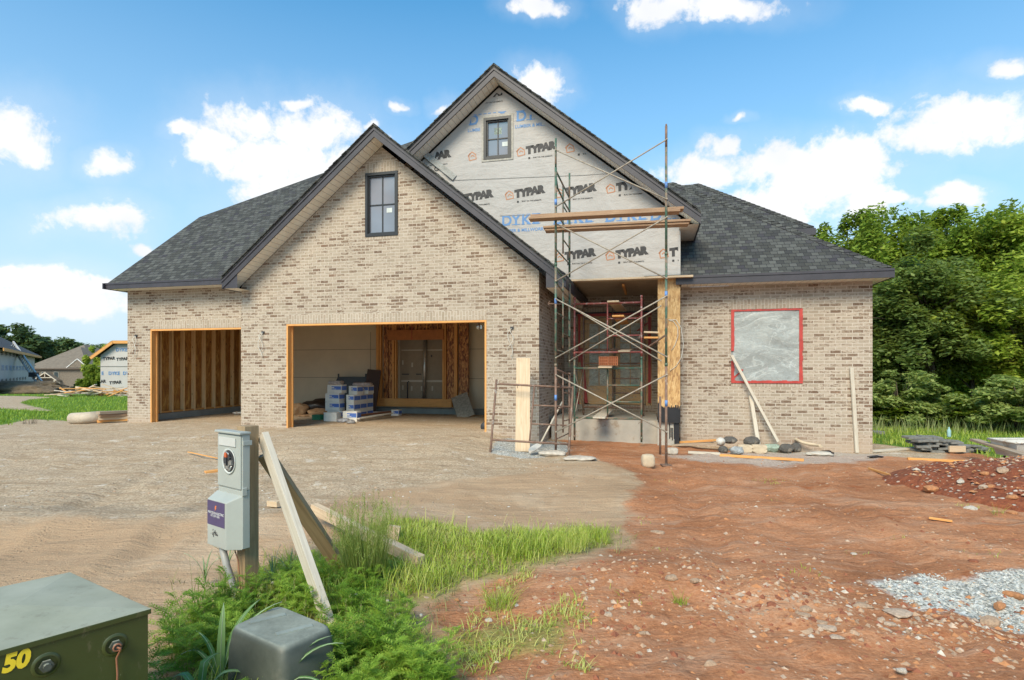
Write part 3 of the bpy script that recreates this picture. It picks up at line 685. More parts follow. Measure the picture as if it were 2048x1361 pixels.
# ---- roofs
def gable_roof(ra, rz, sl, aL, aR, b0, b1, wallb, fh=.20, left_front=True):
    r = MB()
    zl, zr = rz-sl*(ra-aL), rz-sl*(aR-ra)
    th = .05
    for (a1, z1) in ((aL, zl), (aR, zr)):
        A, B, C, D = V((ra, b0-.03, rz)), V((a1, b0-.03, z1)), V((a1, b1, z1)), V((ra, b1, rz)); dn = V((0, 0, -th))
        r.face([A, B, C, D]); r.face([A, B, B+dn, A+dn]); r.face([B, C, C+dn, B+dn]); r.face([A+dn, B+dn, C+dn, D+dn])
    # ragged shingle edge along the rake
    for (a1, z1) in ((aL, zl), (aR, zr)):
        L = math.hypot(a1-ra, z1-rz); nS = int(L/.135); dx, dz = (a1-ra)/L, (z1-rz)/L
        for k in range(nS):
            t0, t1 = k*.135, (k+1)*.135
            up = V((0, 0, .006+.008*rnd.random()))
            p0 = V((ra+dx*t0, b0-.05-rnd.random()*.015, rz+dz*t0)); p1 = V((ra+dx*t1, p0.y, rz+dz*t1))
            r.face([p0+up*.3, p1+up*1.6, p1+up*1.6+V((0, .4, 0)), p0+up*.3+V((0, .4, 0))])
            r.face([p0+up*.3-V((0, 0, .02)), p1-V((0, 0, .02)), p1+up*1.6, p0+up*.3])
            r.face([p1+up*1.6, p1-V((0, 0, .01)), p1-V((0, 0, .01))+V((0, .4, 0)), p1+up*1.6+V((0, .4, 0))])
    roof = r.build('roof', SHINGLE, HOUSE)
    cap = MB(); 
    for k in range(int((b1-b0)/.14)):
        y0 = b0-.03+k*.14
        for sg in (-1, 1):
            cap.face([(ra, y0, rz+.03), (ra+sg*.14, y0, rz+.03-sl*.14), (ra+sg*.14, y0+.15, rz+.018-sl*.14), (ra, y0+.15, rz+.018)])
    cap.build('ridge_cap', SHINGLE, roof)
    fs = MB(); so = MB(); dr = MB()
    for sg, a1, z1 in ((-1, aL, zl), (1, aR, zr)):
        zt = th+.002
        P_ = [V((ra, 0, rz-zt)), V((a1, 0, z1-zt))]
        for (off, hh, yy, tt) in ((0, fh, b0, .03), (0, .06, b0-.018, .018)):
            A, B = P_[0]+V((0, yy, -off)), P_[1]+V((0, yy, -off)); dn = V((0, 0, -hh)); dy = V((0, tt, 0))
            L = (A-B).length; uv = [(0, 0), (L, 0), (L, hh), (0, hh)]
            fs.face([A, B, B+dn, A+dn], uv); fs.face([A+dn, B+dn, B+dn+dy, A+dn+dy], uv); fs.face([B, B+dn, B+dn+dy, B+dy])
        # rake soffit
        L = (P_[0]-P_[1]).length; q = V((0, 0, -fh+.012))
        A, B = P_[0]+q, P_[1]+q
        so.face([A+V((0, b0+.03, 0)), B+V((0, b0+.03, 0)), B+V((0, wallb, 0)), A+V((0, wallb, 0))], [(0, 0), (L, 0), (L, .5), (0, .5)])
        # eave along the side: fascia and level soffit
        e0, e1 = V((a1, b0, z1-zt)), V((a1, b1, z1-zt)); dn = V((0, 0, -fh))
        fs.face([e0, e1, e1+dn, e0+dn]); ins = V((-sg*.03, 0, 0)); fs.face([e0+ins, e1+ins, e1+dn+ins, e0+dn+ins]); fs.face([e0+dn, e1+dn, e1+dn+ins, e0+dn+ins])
        wa = -sg*.40
        so.face([e0+dn+V((0, .03, .012)), e1+dn+V((0, 0, .012)), e1+dn+V((wa, 0, .012)), e0+dn+V((wa, .03, .012))], [(0, 0), (b1-b0, 0), (b1-b0, .4), (0, .4)])
        # boxed cornice return at the foot of the rake
        if wallb < .5: fs.face([e0+dn+V((0, .02, .012)), e0+dn+V((wa, .02, .012)), e0+dn+V((wa, .02, .012+sl*.40))])
    fs.build('fascia', FASCIA, roof); so.build('soffit', SOFFIT, roof)
    return roof
gable_roof(-.066, 6.694, SL, -3.87, 4.03, -.45, 6.5, 0)
gable_roof(G2R, G2Z, G2S, -.9, 6.60, .4, 8.0, .8)
# left bay roof: rake at the low end, then a hip up to the main ridge
r = MB(); ez, eb, p = 3.70, .15, .82; zf = lambda b: ez+p*(b-eb)
r.face([(-7.83, eb, ez), (-3.0, eb, ez), (-.5, eb+2.2, zf(eb+2.2)), (1.2, 7.5, zf(7.5)), (-2.67, 7.5, zf(7.5)), (-7.83, 3.18, zf(3.18))])
r.face([(-7.83, 3.18, zf(3.18)), (-2.67, 7.5, zf(7.5)), (-7.83, 11.8, zf(3.18))])
r.face([(-2.67, 7.5, zf(7.5)), (1.2, 7.5, zf(7.5)), (1.2, 14.5, 3.9), (-7.83, 14.5, 3.9), (-7.83, 11.8, zf(3.18))])
r.face([(-7.83, eb, ez), (-7.83, 3.18, zf(3.18)), (-7.83, 11.8, zf(3.18)), (-7.83, 14.5, 3.9), (-7.83, 14.5, 3.55), (-7.83, eb, 3.55)])
lr = r.build('roof', SHINGLE, HOUSE)
f_ = MB(); f_.box((-5.83, eb-.02, 3.62), (4.04, .03, .145)); f_.box((-5.83, eb-.04, 3.68), (4.06, .02, .045)); f_.box((-7.85, 1.6, 3.62), (.03, 3.1, .145)); f_.build('fascia', FASCIA, lr)
s_ = MB(); s_.face([(-7.82, eb, 3.56), (-3.82, eb, 3.56), (-3.82, .6, 3.56), (-7.82, .6, 3.56)], [(0, 0), (4, 0), (4, .5), (0, .5)]); s_.build('soffit', SOFFIT, lr)
# right wing hip roof
r = MB(); ez2 = 3.43; zf2 = lambda b: ez2+p*(b-.75)
r.face([(5.5, .75, ez2), (10.09, .75, ez2), (6.23, 4.61, zf2(4.61)), (5.5, 4.61, zf2(4.61))])
r.face([(10.09, .75, ez2), (10.09, 8.5, ez2), (6.23, 8.5, zf2(4.61)), (6.23, 4.61, zf2(4.61))])
wrf = r.build('roof', SHINGLE, HOUSE)
c_ = MB()
for k in range(38):
    t0 = k*.142; o = V((10.09, .75, ez2)); d = V((-1, 1, p)); d = d*(3.86/38)
    a_, b_ = o+d*k, o+d*(k+1)
    for sd_ in (V((-.17, 0, 0)), V((0, .17, 0))):
        up = V((0, 0, .032))
        c_.face([a_+up, a_+sd_+V((0, 0, .014)) if sd_.x else a_+sd_+V((0, 0, .014)), b_+sd_+V((0, 0, .008)), b_+up*.6])
c_.build('hip_cap', SHINGLE, wrf)
f_ = MB(); f_.box((8.12, .735, 3.335), (3.97, .03, .165)); f_.box((8.12, .715, 3.405), (3.99, .02, .045)); f_.box((10.11, 4.6, 3.335), (.03, 7.74, .165)); f_.build('fascia', FASCIA, wrf)
s_ = MB(); s_.face([(6.25, .75, 3.262), (10.1, .75, 3.262), (10.1, 1.2, 3.262), (6.25, 1.2, 3.262)], [(0, 0), (3.8, 0), (3.8, .5), (0, .5)]); s_.face([(9.9, 1.2, 3.262), (10.1, 1.2, 3.262), (10.1, 8.4, 3.262), (9.9, 8.4, 3.262)]); s_.build('soffit', SOFFIT, wrf)
# rear roof
r = MB(); r.face([(5.5, 4, 5.03), (9.58, 4, 5.03), (7.04, 6.55, 7.12), (5.5, 6.55, 7.12)]); r.face([(9.58, 4, 5.03), (9.58, 10, 5.03), (7.04, 10, 7.12), (7.04, 6.55, 7.12)])
r.box((8.7, 6.5, 4.4), (1.0, 4.6, 1.0))
rr_ = r.build('roof', SHINGLE, HOUSE)
f_ = MB(); f_.box((8.6, 3.985, 4.93), (1.98, .03, .17)); f_.box((9.6, 7, 4.93), (.03, 6, .17)); f_.build('fascia', FASCIA, rr_)
s_ = MB(); s_.face([(7.6, 4, 4.85), (9.6, 4, 4.85), (9.6, 4.5, 4.85), (7.6, 4.5, 4.85)], [(0, 0), (2, 0), (2, .5), (0, .5)]); s_.face([(9.2, 4.5, 4.85), (9.6, 4.5, 4.85), (9.6, 9.9, 4.85), (9.2, 9.9, 4.85)]); s_.build('soffit', SOFFIT, rr_)
c_ = MB()
for k in range(24):
    o = V((9.58, 4, 5.03)); d = V((-2.54, 2.55, 2.09))/24; a_, b_ = o+d*k, o+d*(k+1)
    for sd_ in (V((-.16, 0, 0)), V((0, .16, 0))): c_.face([a_+V((0, 0, .032)), a_+sd_+V((0, 0, .014)), b_+sd_+V((0, 0, .008)), b_+V((0, 0, .02))])
c_.build('hip_cap', SHINGLE, rr_)

# ---- windows
def window(w_, b, fr=.055, label=None):
    a0, z0, a1, z1 = w_; mb = MB(); yb = b-.012
    for (p, q) in (((a0, z0), (a1, z0+fr)), ((a0, z1-fr), (a1, z1)), ((a0, z0+fr), (a0+fr, z1-fr)), ((a1-fr, z0+fr), (a1, z1-fr))):
        mb.box(((p[0]+q[0])/2, yb+.04, (p[1]+q[1])/2), (q[0]-p[0], .10, q[1]-p[1]))
    i0, i1, j0, j1 = a0+fr, a1-fr, z0+fr, z1-fr; s = .028
    for (p, q) in (((i0, j0), (i1, j0+s)), ((i0, j1-s), (i1, j1)), ((i0, j0+s), (i0+s, j1-s)), ((i1-s, j0+s), (i1, j1-s))):
        mb.box(((p[0]+q[0])/2, yb+.055, (p[1]+q[1])/2), (q[0]-p[0], .06, q[1]-p[1]))
    fo = mb.build('window', BLACKF, HOUSE)
    if label: fo['label'] = label
    g = MB(); g.box(((a0+a1)/2, yb+.075, (z0+z1)/2), (a1-a0-.1, .01, z1-z0-.1)); g.build('pane', GLASS, fo)
    mu = MB(); cx_, cz = (a0+a1)/2, (z0+z1)/2
    mu.box((cx_, yb+.062, cz), (.022, .02, j1-j0-2*s)); mu.box(((i0+cx_)/2, yb+.062, cz), (cx_-i0-s, .02, .022)); mu.box(((i1+cx_)/2, yb+.062, cz), (i1-cx_-s, .02, .022)); mu.build('muntin', BLACKF, fo)
    st = MB(); st.box((cx_+.16, yb+.066, cz-.13), (.13, .004, .10)); st.build('sticker', simple('window_sticker', (.50, .54, .53), .6, .1), fo)
    return fo
window(win1, 0, .06, 'tall black framed window in the brick gable')
w2 = window(win2, .8, .06, 'small black framed window in the wrapped gable')
st = MB(); st.box((2.30, .86, 6.86), (.17, .004, .15)); st.build('sticker', simple('sticker_green', (.40, .50, .42), .6, .1), w2)
fl2 = MB()
for (p, q) in (((1.94, 6.17), (2.67, 6.215)), ((1.94, 7.15), (2.67, 7.195)), ((1.94, 6.215), (1.985, 7.15)), ((2.625, 6.215), (2.67, 7.15))):
    fl2.box(((p[0]+q[0])/2, .792, (p[1]+q[1])/2), (q[0]-p[0], .012, q[1]-p[1]))
fl2.build('flashing_tape', simple('flashing', (.36, .34, .30), .7, .3, 20), w2)
# right wing window under plastic, taped in red
def tape_frame(w_, b, tw, name='red_tape', gaps=()):
    a0, z0, a1, z1 = w_; mb = MB()
    for (p, q) in (((a0, z0), (a1, z0+tw*.8)), ((a0, z1-tw*.6), (a1, z1)), ((a0, z0+tw*.8), (a0+tw, z1-tw*.6)), ((a1-tw, z0+tw*.8), (a1, z1-tw*.6))):
        n_ = 14
        for k in range(n_):
            if p[0] == a0 and q[0] != a1 and k in gaps: continue
            horizontal = (q[0]-p[0]) > (q[1]-p[1])
            if horizontal: A, B = (p[0]+(q[0]-p[0])*k/n_, p[1]), (p[0]+(q[0]-p[0])*(k+1)/n_, q[1]+rnd.uniform(-.008, .008))
            else: A, B = (p[0], p[1]+(q[1]-p[1])*k/n_), (q[0]+rnd.uniform(-.01, .01), p[1]+(q[1]-p[1])*(k+1)/n_)
            mb.box(((A[0]+B[0])/2, b-rnd.random()*.003, (A[1]+B[1])/2), (B[0]-A[0], .012, B[1]-A[1]))
    return mb
w3 = MB()
for (p, q) in (((7.267, 1.222), (8.637, 1.30)), ((7.267, 2.68), (8.637, 2.755)), ((7.267, 1.30), (7.34, 2.68)), ((8.565, 1.30), (8.637, 2.68)), ((7.92, 1.3), (7.98, 2.68))):
    w3.box(((p[0]+q[0])/2, 1.25, (p[1]+q[1])/2), (q[0]-p[0], .08, q[1]-p[1]))
w3o = w3.build('window', simple('window_frame_tan', (.30, .30, .30), .6), HOUSE); w3o['label'] = 'wide window covered in clear plastic and edged with red tape'
MB().box((7.952, 1.268, 1.99), (1.2, .01, 1.38)).build('pane', GLASS_D, w3o)
def sheet(w_, b, amp, nx_=26, nz=26):
    a0, z0, a1, z1 = w_; vs = []; fs = []
    for j in range(nz+1):
        for i in range(nx_+1):
            a = a0+(a1-a0)*i/nx_; z = z0+(z1-z0)*j/nz; e_ = min(i, nx_-i, j, nz-j)/3
            vs.append((a, b+min(1, e_)*amp*(noise.fractal(V((a*1.6+z, z*1.6-a*.6, b)), 1, 2, 4)), z))
    for j in range(nz):
        for i in range(nx_): k = j*(nx_+1)+i; fs.append((k, k+1, k+nx_+2, k+nx_+1))
    return np.array(vs), np.array(fs)
vs, fs = sheet((7.30, 1.245, 8.61, 2.735), 1.195, .035)
link('plastic_sheet', npmesh('plastic_sheet', vs, fs, PLASTIC, smooth=True), w3o)
tf = tape_frame(win3, 1.183, .065, gaps=(4, 5)); tf.box((7.39, 1.178, 1.40), (.30, .008, .03), (V((.7, 0, .714)), V((0, 1, 0)), V((-.714, 0, .7)))); tf.build('red_tape', TAPE, w3o)

# ---- front door and its opening
dr = MB(); a0, z0, a1, z1 = door
dr.box((a0+.09, 3.56, 1.78), (.17, .1, z1-z0), grain=2); dr.box((a1-.07, 3.56, 1.78), (.14, .1, z1-z0), grain=2); dr.box(((a0+a1)/2, 3.56, z1-.05), (a1-a0-.31, .1, .1), grain=0)
frd = dr.build('front_door', DOORW, HOUSE); frd['label'] = 'tall double wood and glass door under clear plastic and red tape'
for x0 in (a0+.185, (a0+a1)/2+.04):
    wd = (a1-a0)/2-.20; lf = MB()
    lf.box((x0+.06, 3.57, 1.72), (.12, .05, 2.2), grain=2); lf.box((x0+wd-.06, 3.57, 1.72), (.12, .05, 2.2), grain=2); lf.box((x0+wd/2, 3.57, .84), (wd-.24, .05, .48), grain=0)
    lf.box((x0+wd/2, 3.57, 2.78), (wd-.24, .05, .14), grain=0)
    for kz in (1.6, 2.2): lf.box((x0+wd/2, 3.565, kz), (wd-.24, .04, .025))
    lf.box((x0+wd/2, 3.563, 1.9), (.025, .04, 1.6))
    lo = lf.build('door_leaf', DOORW, frd); MB().box((x0+wd/2, 3.585, 1.9), (wd-.2, .01, 1.65)).build('pane', LOWE, frd)
vs, fs = sheet((a0+.02, .62, a1-.02, 2.93), 3.485, .03)
link('plastic_sheet', npmesh('plastic_sheet', vs, fs, PLASTIC_D, smooth=True), frd)
tf = MB()
tf.box((a0+.05, 3.47, 2.3), (.055, .012, 1.2), (V((1, 0, .0)), V((0, 1, 0)), V((0, 0, 1)))); tf.box((a0+.17, 3.466, 1.35), (.085, .012, 1.45), (V((.995, 0, .09)), V((0, 1, 0)), V((-.09, 0, .995))))
tf.box((a0+.02, 3.46, .75), (.06, .012, .3)); tf.box((a1-.05, 3.47, 1.75), (.07, .012, 2.2)); tf.box(((a0+a1)/2, 3.47, 2.93), (a1-a0, .012, .07)); tf.box((a1-.22, 3.466, 2.6), (.36, .012, .03), (V((.8, 0, .6)), V((0, 1, 0)), V((-.6, 0, .8))))
tf.build('red_tape', TAPE, frd)
MB().box(((a0+a1)/2, 3.47, 2.985), (a1-a0+.1, .014, .035)).build('lintel', simple('steel_lintel_black', (.02, .02, .03), .5), frd)
# porch: ceiling, slab edge, boarded post with tar, board across the top
MB().box((4.9, 2.2, 3.44), (3.0, 2.6, .05)).build('porch_ceiling', WOOD_G, HOUSE)
sl_ = MB(); sl_.box((4.62, 2.3, .14), (2.3, 2.34, .53), skip=()); slo = sl_.build('porch_slab', CONC, HOUSE)
MB().box((5.98, 1.1, .11), (.42, .5, .58)).build('slab_end', CONC, slo)
tr_ = MB()
for k in range(7): tr_.box((6.02+k*.028+rnd.uniform(-.006, .006), .845, .22-.03*(k % 3)), (.02, .008, .32-.06*((k*5) % 3)))
tr_.box((6.16, .842, .14), (.10, .008, .5)); tr_.build('tar_drip', TAR, slo)
ps = MB(); ps.box((6.0, .87, 2.06), (.45, .16, 2.68)); pso = ps.build('boarded_post', OSB, HOUSE)
tr_ = MB()
for k in range(30):
    h_ = .32+.13*noise.noise(V((k*.7, 1.2, 0)))+.05*rnd.random(); tr_.box((5.783+k*.015, .786, .40+h_/2), (.0152, .008, h_))
tr_.build('tar_band', TAR, pso)
MB().box((5.05, 1.9, 3.35), (.05, 1.5, .05)).build('soffit_batten', WOOD_O, HOUSE)
MB().box((4.9, 4.4, 1.7), (3.2, .1, 3.4)).build('inner_wall', DRY, HOUSE)

# ---- garage interior
IN = thing('garage_interior', None, None); IN.parent = HOUSE
def inner(mb, name, mat, label=None):
    o = mb.build(name, mat, HOUSE)
    if label: o['label'] = label
    return o
bpy.data.objects.remove(IN)
dm = MB(); dm.box((-2.2, 5.06, 1.72), (10.7, .1, 2.8)); dw = dm.build('drywall', DRY, HOUSE)
sj = MB(); 
JL = simple('joint_line', (.22, .17, .12), .9)
for c_, z_ in (((-4.35, 5.008, 2.15), (3.1, .006, .012)), ((.6, 5.008, 2.13), (.9, .006, .012)), ((-4.35, 5.008, 1.25), (3.1, .006, .012)), ((.6, 5.008, 1.23), (.9, .006, .012)), ((-3.02, 5.006, 1.95), (.012, .006, 1.5))): MB().box(c_, z_).build('joint_line', JL, dw)
ob = MB()
for (u, v) in ((677, 751), (732, 751)): q = U(u, v, 5.005); MB().box(q, (.06, .006, .1)).build('outlet_box', METER_D, dw)
MB().box((3.2, 2.56, 1.72), (.10, 4.86, 2.9)).build('drywall', DRY, HOUSE)
MB().box((-2.2, 2.9, 3.18), (10.7, 4.3, .06)).build('garage_ceiling', DRY, HOUSE)
MB().box((-2.2, 5.03, .0), (10.7, .24, .62)).build('stem_wall', CONC_G, HOUSE)
# left side wall: kraft-faced insulation between studs
MB().box((-7.47, 2.86, 1.72), (.06, 4.28, 2.9)).build('insulation', KRAFT, HOUSE)
STUDM = wood_mat('wood_stud', (.60, .36, .15), (.85, .60, .32))
for k in range(12):
    y = .9+k*.395; bo = MB().box((-7.385, y, 1.72), (.12, .04+.03*(k == 7), 2.8), grain=2).build('stud', STUDM, HOUSE)
MB().box((-7.40, 2.86, .34), (.10, 4.26, .045), grain=1).build('sill_plate', WOOD_O, HOUSE)
MB().box((-7.42, 2.86, .06), (.2, 4.26, .5)).build('stem_wall', CONC_G, HOUSE)
# partition between bays carries no wall: only the door frames
def door_frame(a0, a1, zt, b, zb=.0):
    mb = MB(); d = .19
    mb.box((a0+.02, b+d/2+.005, (zt+zb)/2), (.038, d, zt-zb), grain=2); mb.box((a1-.02, b+d/2+.005, (zt+zb)/2), (.038, d, zt-zb), grain=2)
    mb.box(((a0+a1)/2, b+d/2+.005, zt-.02), (a1-a0-.08, d, .038), grain=0)
    mb.box((a0+.055, b+.16, (zt+zb)/2-.02), (.03, .04, zt-zb-.04), grain=2)
    return mb.build('door_frame', WOOD_O, HOUSE)
door_frame(-2.503, 2.284, 2.545, -.01, .0); door_frame(-6.949, -3.9, 2.545, .59, 0)
# framed opening in the middle of the back wall
uz = lambda u, v: U(u, v, 4.7)
A0, A1 = uz(756, 700).x, uz(934, 700).x; zb0, zb1 = uz(845, 814).z, uz(845, 798).z
fb_ = MB(); fb_.box(((A0+A1)/2-.3, 4.72, (zb0+zb1)/2), (A1-A0-.35, .14, zb1-zb0), grain=0); fr = fb_.build('framed_opening', WOOD_O, HOUSE)
fr['label'] = 'framed wall panel of studs and dark strand board round an opening'
zt = 3.12
def stud(u, wd, z0=None, z1=zt, b=4.72, mat=WOOD_O):
    x = uz(u, 700).x; MB().box((x, b, ((z0 or zb1)+z1)/2), (wd, .12, z1-(z0 or zb1)), grain=2).build('stud', mat, fr)
for u, wd in ((756, .09), (761.5, .05), (787, .06), (792, .04), (887, .05), (891, .04), (912, .09)): stud(u, wd)
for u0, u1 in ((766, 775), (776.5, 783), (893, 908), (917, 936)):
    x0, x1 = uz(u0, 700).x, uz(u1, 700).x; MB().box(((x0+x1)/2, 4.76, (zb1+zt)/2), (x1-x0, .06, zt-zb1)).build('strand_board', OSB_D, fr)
h0, h1 = uz(800, 681).z, uz(800, 661).z
hx0, hx1 = uz(777, 680).x, uz(889, 680).x
MB().box(((hx0+hx1)/2, 4.64, (h0+h1)/2), (hx1-hx0, .05, h1-h0), grain=0).build('header_beam', simple('header_orange', (.42, .15, .04), .6, .25, 5), fr)
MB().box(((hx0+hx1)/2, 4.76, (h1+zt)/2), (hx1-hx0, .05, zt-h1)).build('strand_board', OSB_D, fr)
for k in range(5): x = hx0+(hx1-hx0)*(.12+.19*k); MB().box((x, 4.70, (h1+zt)/2), (.03, .04, zt-h1)).build('cripple', WOOD_O, fr)
MB().box((uz(826, 680).x, 4.61, h1-.05), (.012, .01, .5)).build('red_tape', TAPE, fr)
MB().box(((uz(795, 700).x+uz(885, 700).x)/2, 5.0, 1.65), (uz(885, 700).x-uz(795, 700).x+.1, .006, 2.3)).build('shaded_room_panel', simple('shaded_room_panel', (.30, .24, .175), .9, .1), dw)  # flat panel in darkened drywall colour: painted shade of the dim room beyond
mbm = MB(); ox0, ox1 = uz(795, 700).x, uz(885, 700).x
for v_, hh in ((700, .035), (763, .06)): q = uz(840, v_); mbm.box(((ox0+ox1)/2, 4.99, q.z), (ox1-ox0, .02, hh))
for u_, v_ in ((798, 725), (817, 730), (880, 728), (798, 776), (816, 778), (836, 778), (858, 778), (880, 778)): q = uz(u_, v_); mbm.box((q.x, 4.985, q.z), (.05, .02, .14))
mbm.build('joint_compound', MUD, dw)
pp = MB(); q0, q1 = uz(843, 797), uz(846, 682); pp.tube([(q0.x, 4.9, zb1), (q1.x, 4.9, 2.6)], .055, 10); pp.build('vent_pipe', STEEL, fr)
pp = MB(); q0 = uz(811, 765); pp.tube([(q0.x, 4.85, zb1), (q0.x, 4.85, q0.z), (q0.x+.05, 4.85, q0.z+.02)], .018, 6); pp.tube([(q0.x-.01, 4.85, zb1), (q0.x-.01, 4.85, q0.z)], .012, 6); pp.build('water_pipe', METER_D, fr)
for u_, v_, w_, h_ in ((803, 749, .24, .03), (830, 749, .17, .03), (856, 712, .04, .07)): MB().box((uz(u_, v_).x, 4.985, uz(u_, v_).z), (w_, .01, h_)).build('outlet_box', METER_D, dw)
# flashlight-like junction hanging under the header on the right
q = U(957, 651, .3); jb = MB(); jb.lathe(q, [(.0, -.10), (.05, -.08), (.06, -.02), (.03, .02), (.03, .10), (0, .11)], 10); jb.box(q+V((.06, 0, -.04)), (.05, .05, .08)); jb.build('ceiling_fixture', STEEL, HOUSE)
# outlet boxes and their loose cables on the brick
def loose(u, v, b, seed, L=.55):
    q = U(u, v, b-.012); bx = MB().box(q, (.07, .03, .045)).build('outlet_box', METER_D, HOUSE); rr2 = random.Random(seed)
    cb = MB()
    for j in range(2):
        pts = [q+V((0, -.02, -.01))]; x = 0
        for k in range(9):
            t_ = (k+1)/9; x = math.sin(t_*5+j*1.7+seed)*.07*(1 if j else -1)
            pts.append(q+V((x-.06*t_, -.03-.02*math.sin(t_*3), -L*t_*(.8+.3*j))))
        cb.tube(pts, .006, 5)
    cb.build('cable', simple('cable_white', (.62, .60, .55), .6), bx)
loose(526, 665, 0, 1); loose(1024, 656, 0, 2); loose(272, 672, .6, 3)
q = U(1337, 640, .785); cb = MB()
for pts in ([(1337, 640), (1347, 643), (1355, 655), (1356, 672), (1350, 690), (1343, 701)], [(1337, 640), (1352, 640), (1362, 655), (1367, 690), (1363, 715), (1352, 733), (1340, 742)]):
    cb.tube([U(u, v, .77) for u, v in pts], .006, 5)
cb.build('cable', MATS['cable_white'], pso)

def at(u, v, dz=0):
    q = G(u, v)
    if 1365 < u < 1760 and v < 903 and v > 870:
        q = G(u, 903); q.z += (903-v)/F*q.y
    return V((q.x, q.y, q.z+dz))
# ================================================================ SCAFFOLDS
def HL(q): return HOUSE_INV @ q
# big tower in front of the porch: two end frames stacked three high, cross braces on the front and the back
LF, LR = (.79, 10.2), (1.17, 11.5); RF, RR = (2.53, 9.27), (2.78, 10.6)
TOWER = thing('scaffold_tower', 'tall green and rusty pipe scaffold tower with cross braces standing in front of the porch', 'scaffold', (*LF, 0))
def TW(p, z): return V((p[0]-LF[0], p[1]-LF[1], z))
def lerp(p, q, t): return (p[0]+(q[0]-p[0])*t, p[1]+(q[1]-p[1])*t)
zs = [gz(*LF)-.02, 1.56, 3.38, 5.15]
def end_frame(f, r_, z0, z1, mats, top=0.0, rear=True):
    mb = MB(); rr = .0215; M = lerp(f, r_, .5)
    mb.tube([TW(f, z0), TW(f, z1)], rr, 8, 0)
    if rear:
        mb.tube([TW(r_, z0), TW(r_, z1-.12)], rr, 8, 0); mb.tube([TW(M, z0+.35), TW(M, z1-.1)], .016, 6, 0)
        mb.tube([TW(f, z1-.14), TW(lerp(f, r_, .12), z1-.32), TW(lerp(f, r_, .6), z1-.40), TW(r_, z1-.42)], .016, 6, 0)
        for k in range(4):
            z = z0+.30+(z1-z0-.8)*k/3
            mb.tube([TW(M if k % 2 else f, z), TW(r_, z-.03)], .013, 6, 0)
        mb.tube([TW(f, z1-.05), TW(r_, z1-.16)], .016, 6, 0)
    # coupling collars
    mb.tube([TW(f, z1-.05), TW(f, z1+.06)], rr*.8, 8, 0); mb.tube([TW(f, z0), TW(f, z0+.05)], rr*1.25, 8, 0)
    o = mb.build('end_frame', mats, TOWER)
    tg = MB(); zt_ = z0+(z1-z0)*.62; tg.tube([TW(f, zt_), TW(f, zt_+.10)], rr*1.12, 8); tg.build('blue_tag', BLUE, o)
    return o
for i, (ml, mr) in enumerate(((RUST, RUST), (GREEN, GREEN), (GREEN, GREEN))):
    end_frame(LF, LR, zs[i], zs[i+1], ml); end_frame(RF, RR, zs[i]-(.12 if i == 0 else 0), zs[i+1], mr if i != 1 else GREEN, rear=(i == 0 and False))
sh = MB(); sh.tube([TW(LF, 5.15), TW(LF, 5.68)], .018, 8); sh.tube([TW(LR, 5.0), TW(LR, 5.5)], .018, 8); sh.build('leg_extension', GREEN, TOWER)
sh = MB(); sh.tube([TW(RF, 5.15), TW(RF, 5.50)], .021, 8); sh.tube([TW(RF, 5.5), TW(RF, 5.53)], .014, 8); sh.build('leg_extension', RUST, TOWER)
sh = MB(); sh.tube([TW(RR, gz(*RR)-.02), TW(RR, 1.0)], .021, 8); sh.build('rear_leg', RUST, TOWER)
for P_ in (LF, RF): MB().box(TW(P_, gz(*P_)-.0)+V((0, 0, .01)), (.16, .16, .02)).build('base_plate', RUST, TOWER)
def brace(ul, vl, ur, vr, rear=False, mat=BRACE):
    A, B = (LR, RR) if rear else (LF, RF)
    za = EYE+(HZ-vl)/F*A[1]; zb = EYE+(HZ-vr)/F*B[1]
    off = V((0, -.03, 0)); p, q = TW(A, za)+off, TW(B, zb)+off
    mb = MB(); mb.tube([p, q], .0125, 6); mb.lathe(p+V((0, 0, 0)), [(.0, -.03), (.014, -.03), (.014, .03), (0, .03)], 6, ax='y'); mb.lathe(q, [(.0, -.03), (.014, -.03), (.014, .03), (0, .03)], 6, ax='y')
    mb.build('cross_brace', mat, TOWER)
for a in ((1118, 302, 1331, 400), (1116, 415, 1334, 281), (1118, 449, 1331, 558), (1118, 563, 1334, 436), (1115, 599, 1331, 714), (1113, 716, 1333, 593), (1114, 750, 1315, 864), (1112, 864, 1331, 750)):
    brace(*a)
for a in ((1134, 613, 1331, 722), (1134, 722, 1331, 613)): brace(*a, rear=True)
# planks on the tower
def plank(name, p, q, w_, t_, mat, label, cat, group=None, up=(0, 0, 1), over=0):
    p, q = V(p), V(q); c = (p+q)/2; o = thing(name, label, cat, c, 0, group) if False else None
    mb = MB(); mb.beam(p-c, q-c, w_, t_, up)
    ob = mb.build(name, mat, None, bevel=.003); ob.location = c; tag(ob, label, cat, group)
    return ob
def two(ul, vl, ur, vr, Yl, Yr, dz, w_, t_): return W(ul, vl, Yl)+V((0, 0, dz)), W(ur, vr, Yr)+V((0, 0, dz))
gpl = 'thick brown planks laid across the scaffold tower'
dirr = V((2.58, -.50, 0)).normalized()
def pl(u0, u1, Y0, z, lab, k=0):
    x0 = (u0-CX)/F*Y0; p = V((x0, Y0, z))
    # walk along the scaffold until the far end reaches picture column u1
    t = 0
    while (p+dirr*t).x/(p+dirr*t).y*F+CX < u1: t += .01
    plank('scaffold_plank', p, p+dirr*t, .235, .04, PLANK, lab, 'plank', gpl)
pl(1063, 1366, 10.22, 4.26, 'brown plank across the scaffold, upper board of the higher pair')
pl(1059, 1358, 10.2, 4.215, 'brown plank across the scaffold, lower board of the higher pair')
pl(1088, 1380, 10.95, 4.24, 'brown plank across the scaffold, upper board of the lower rear pair')
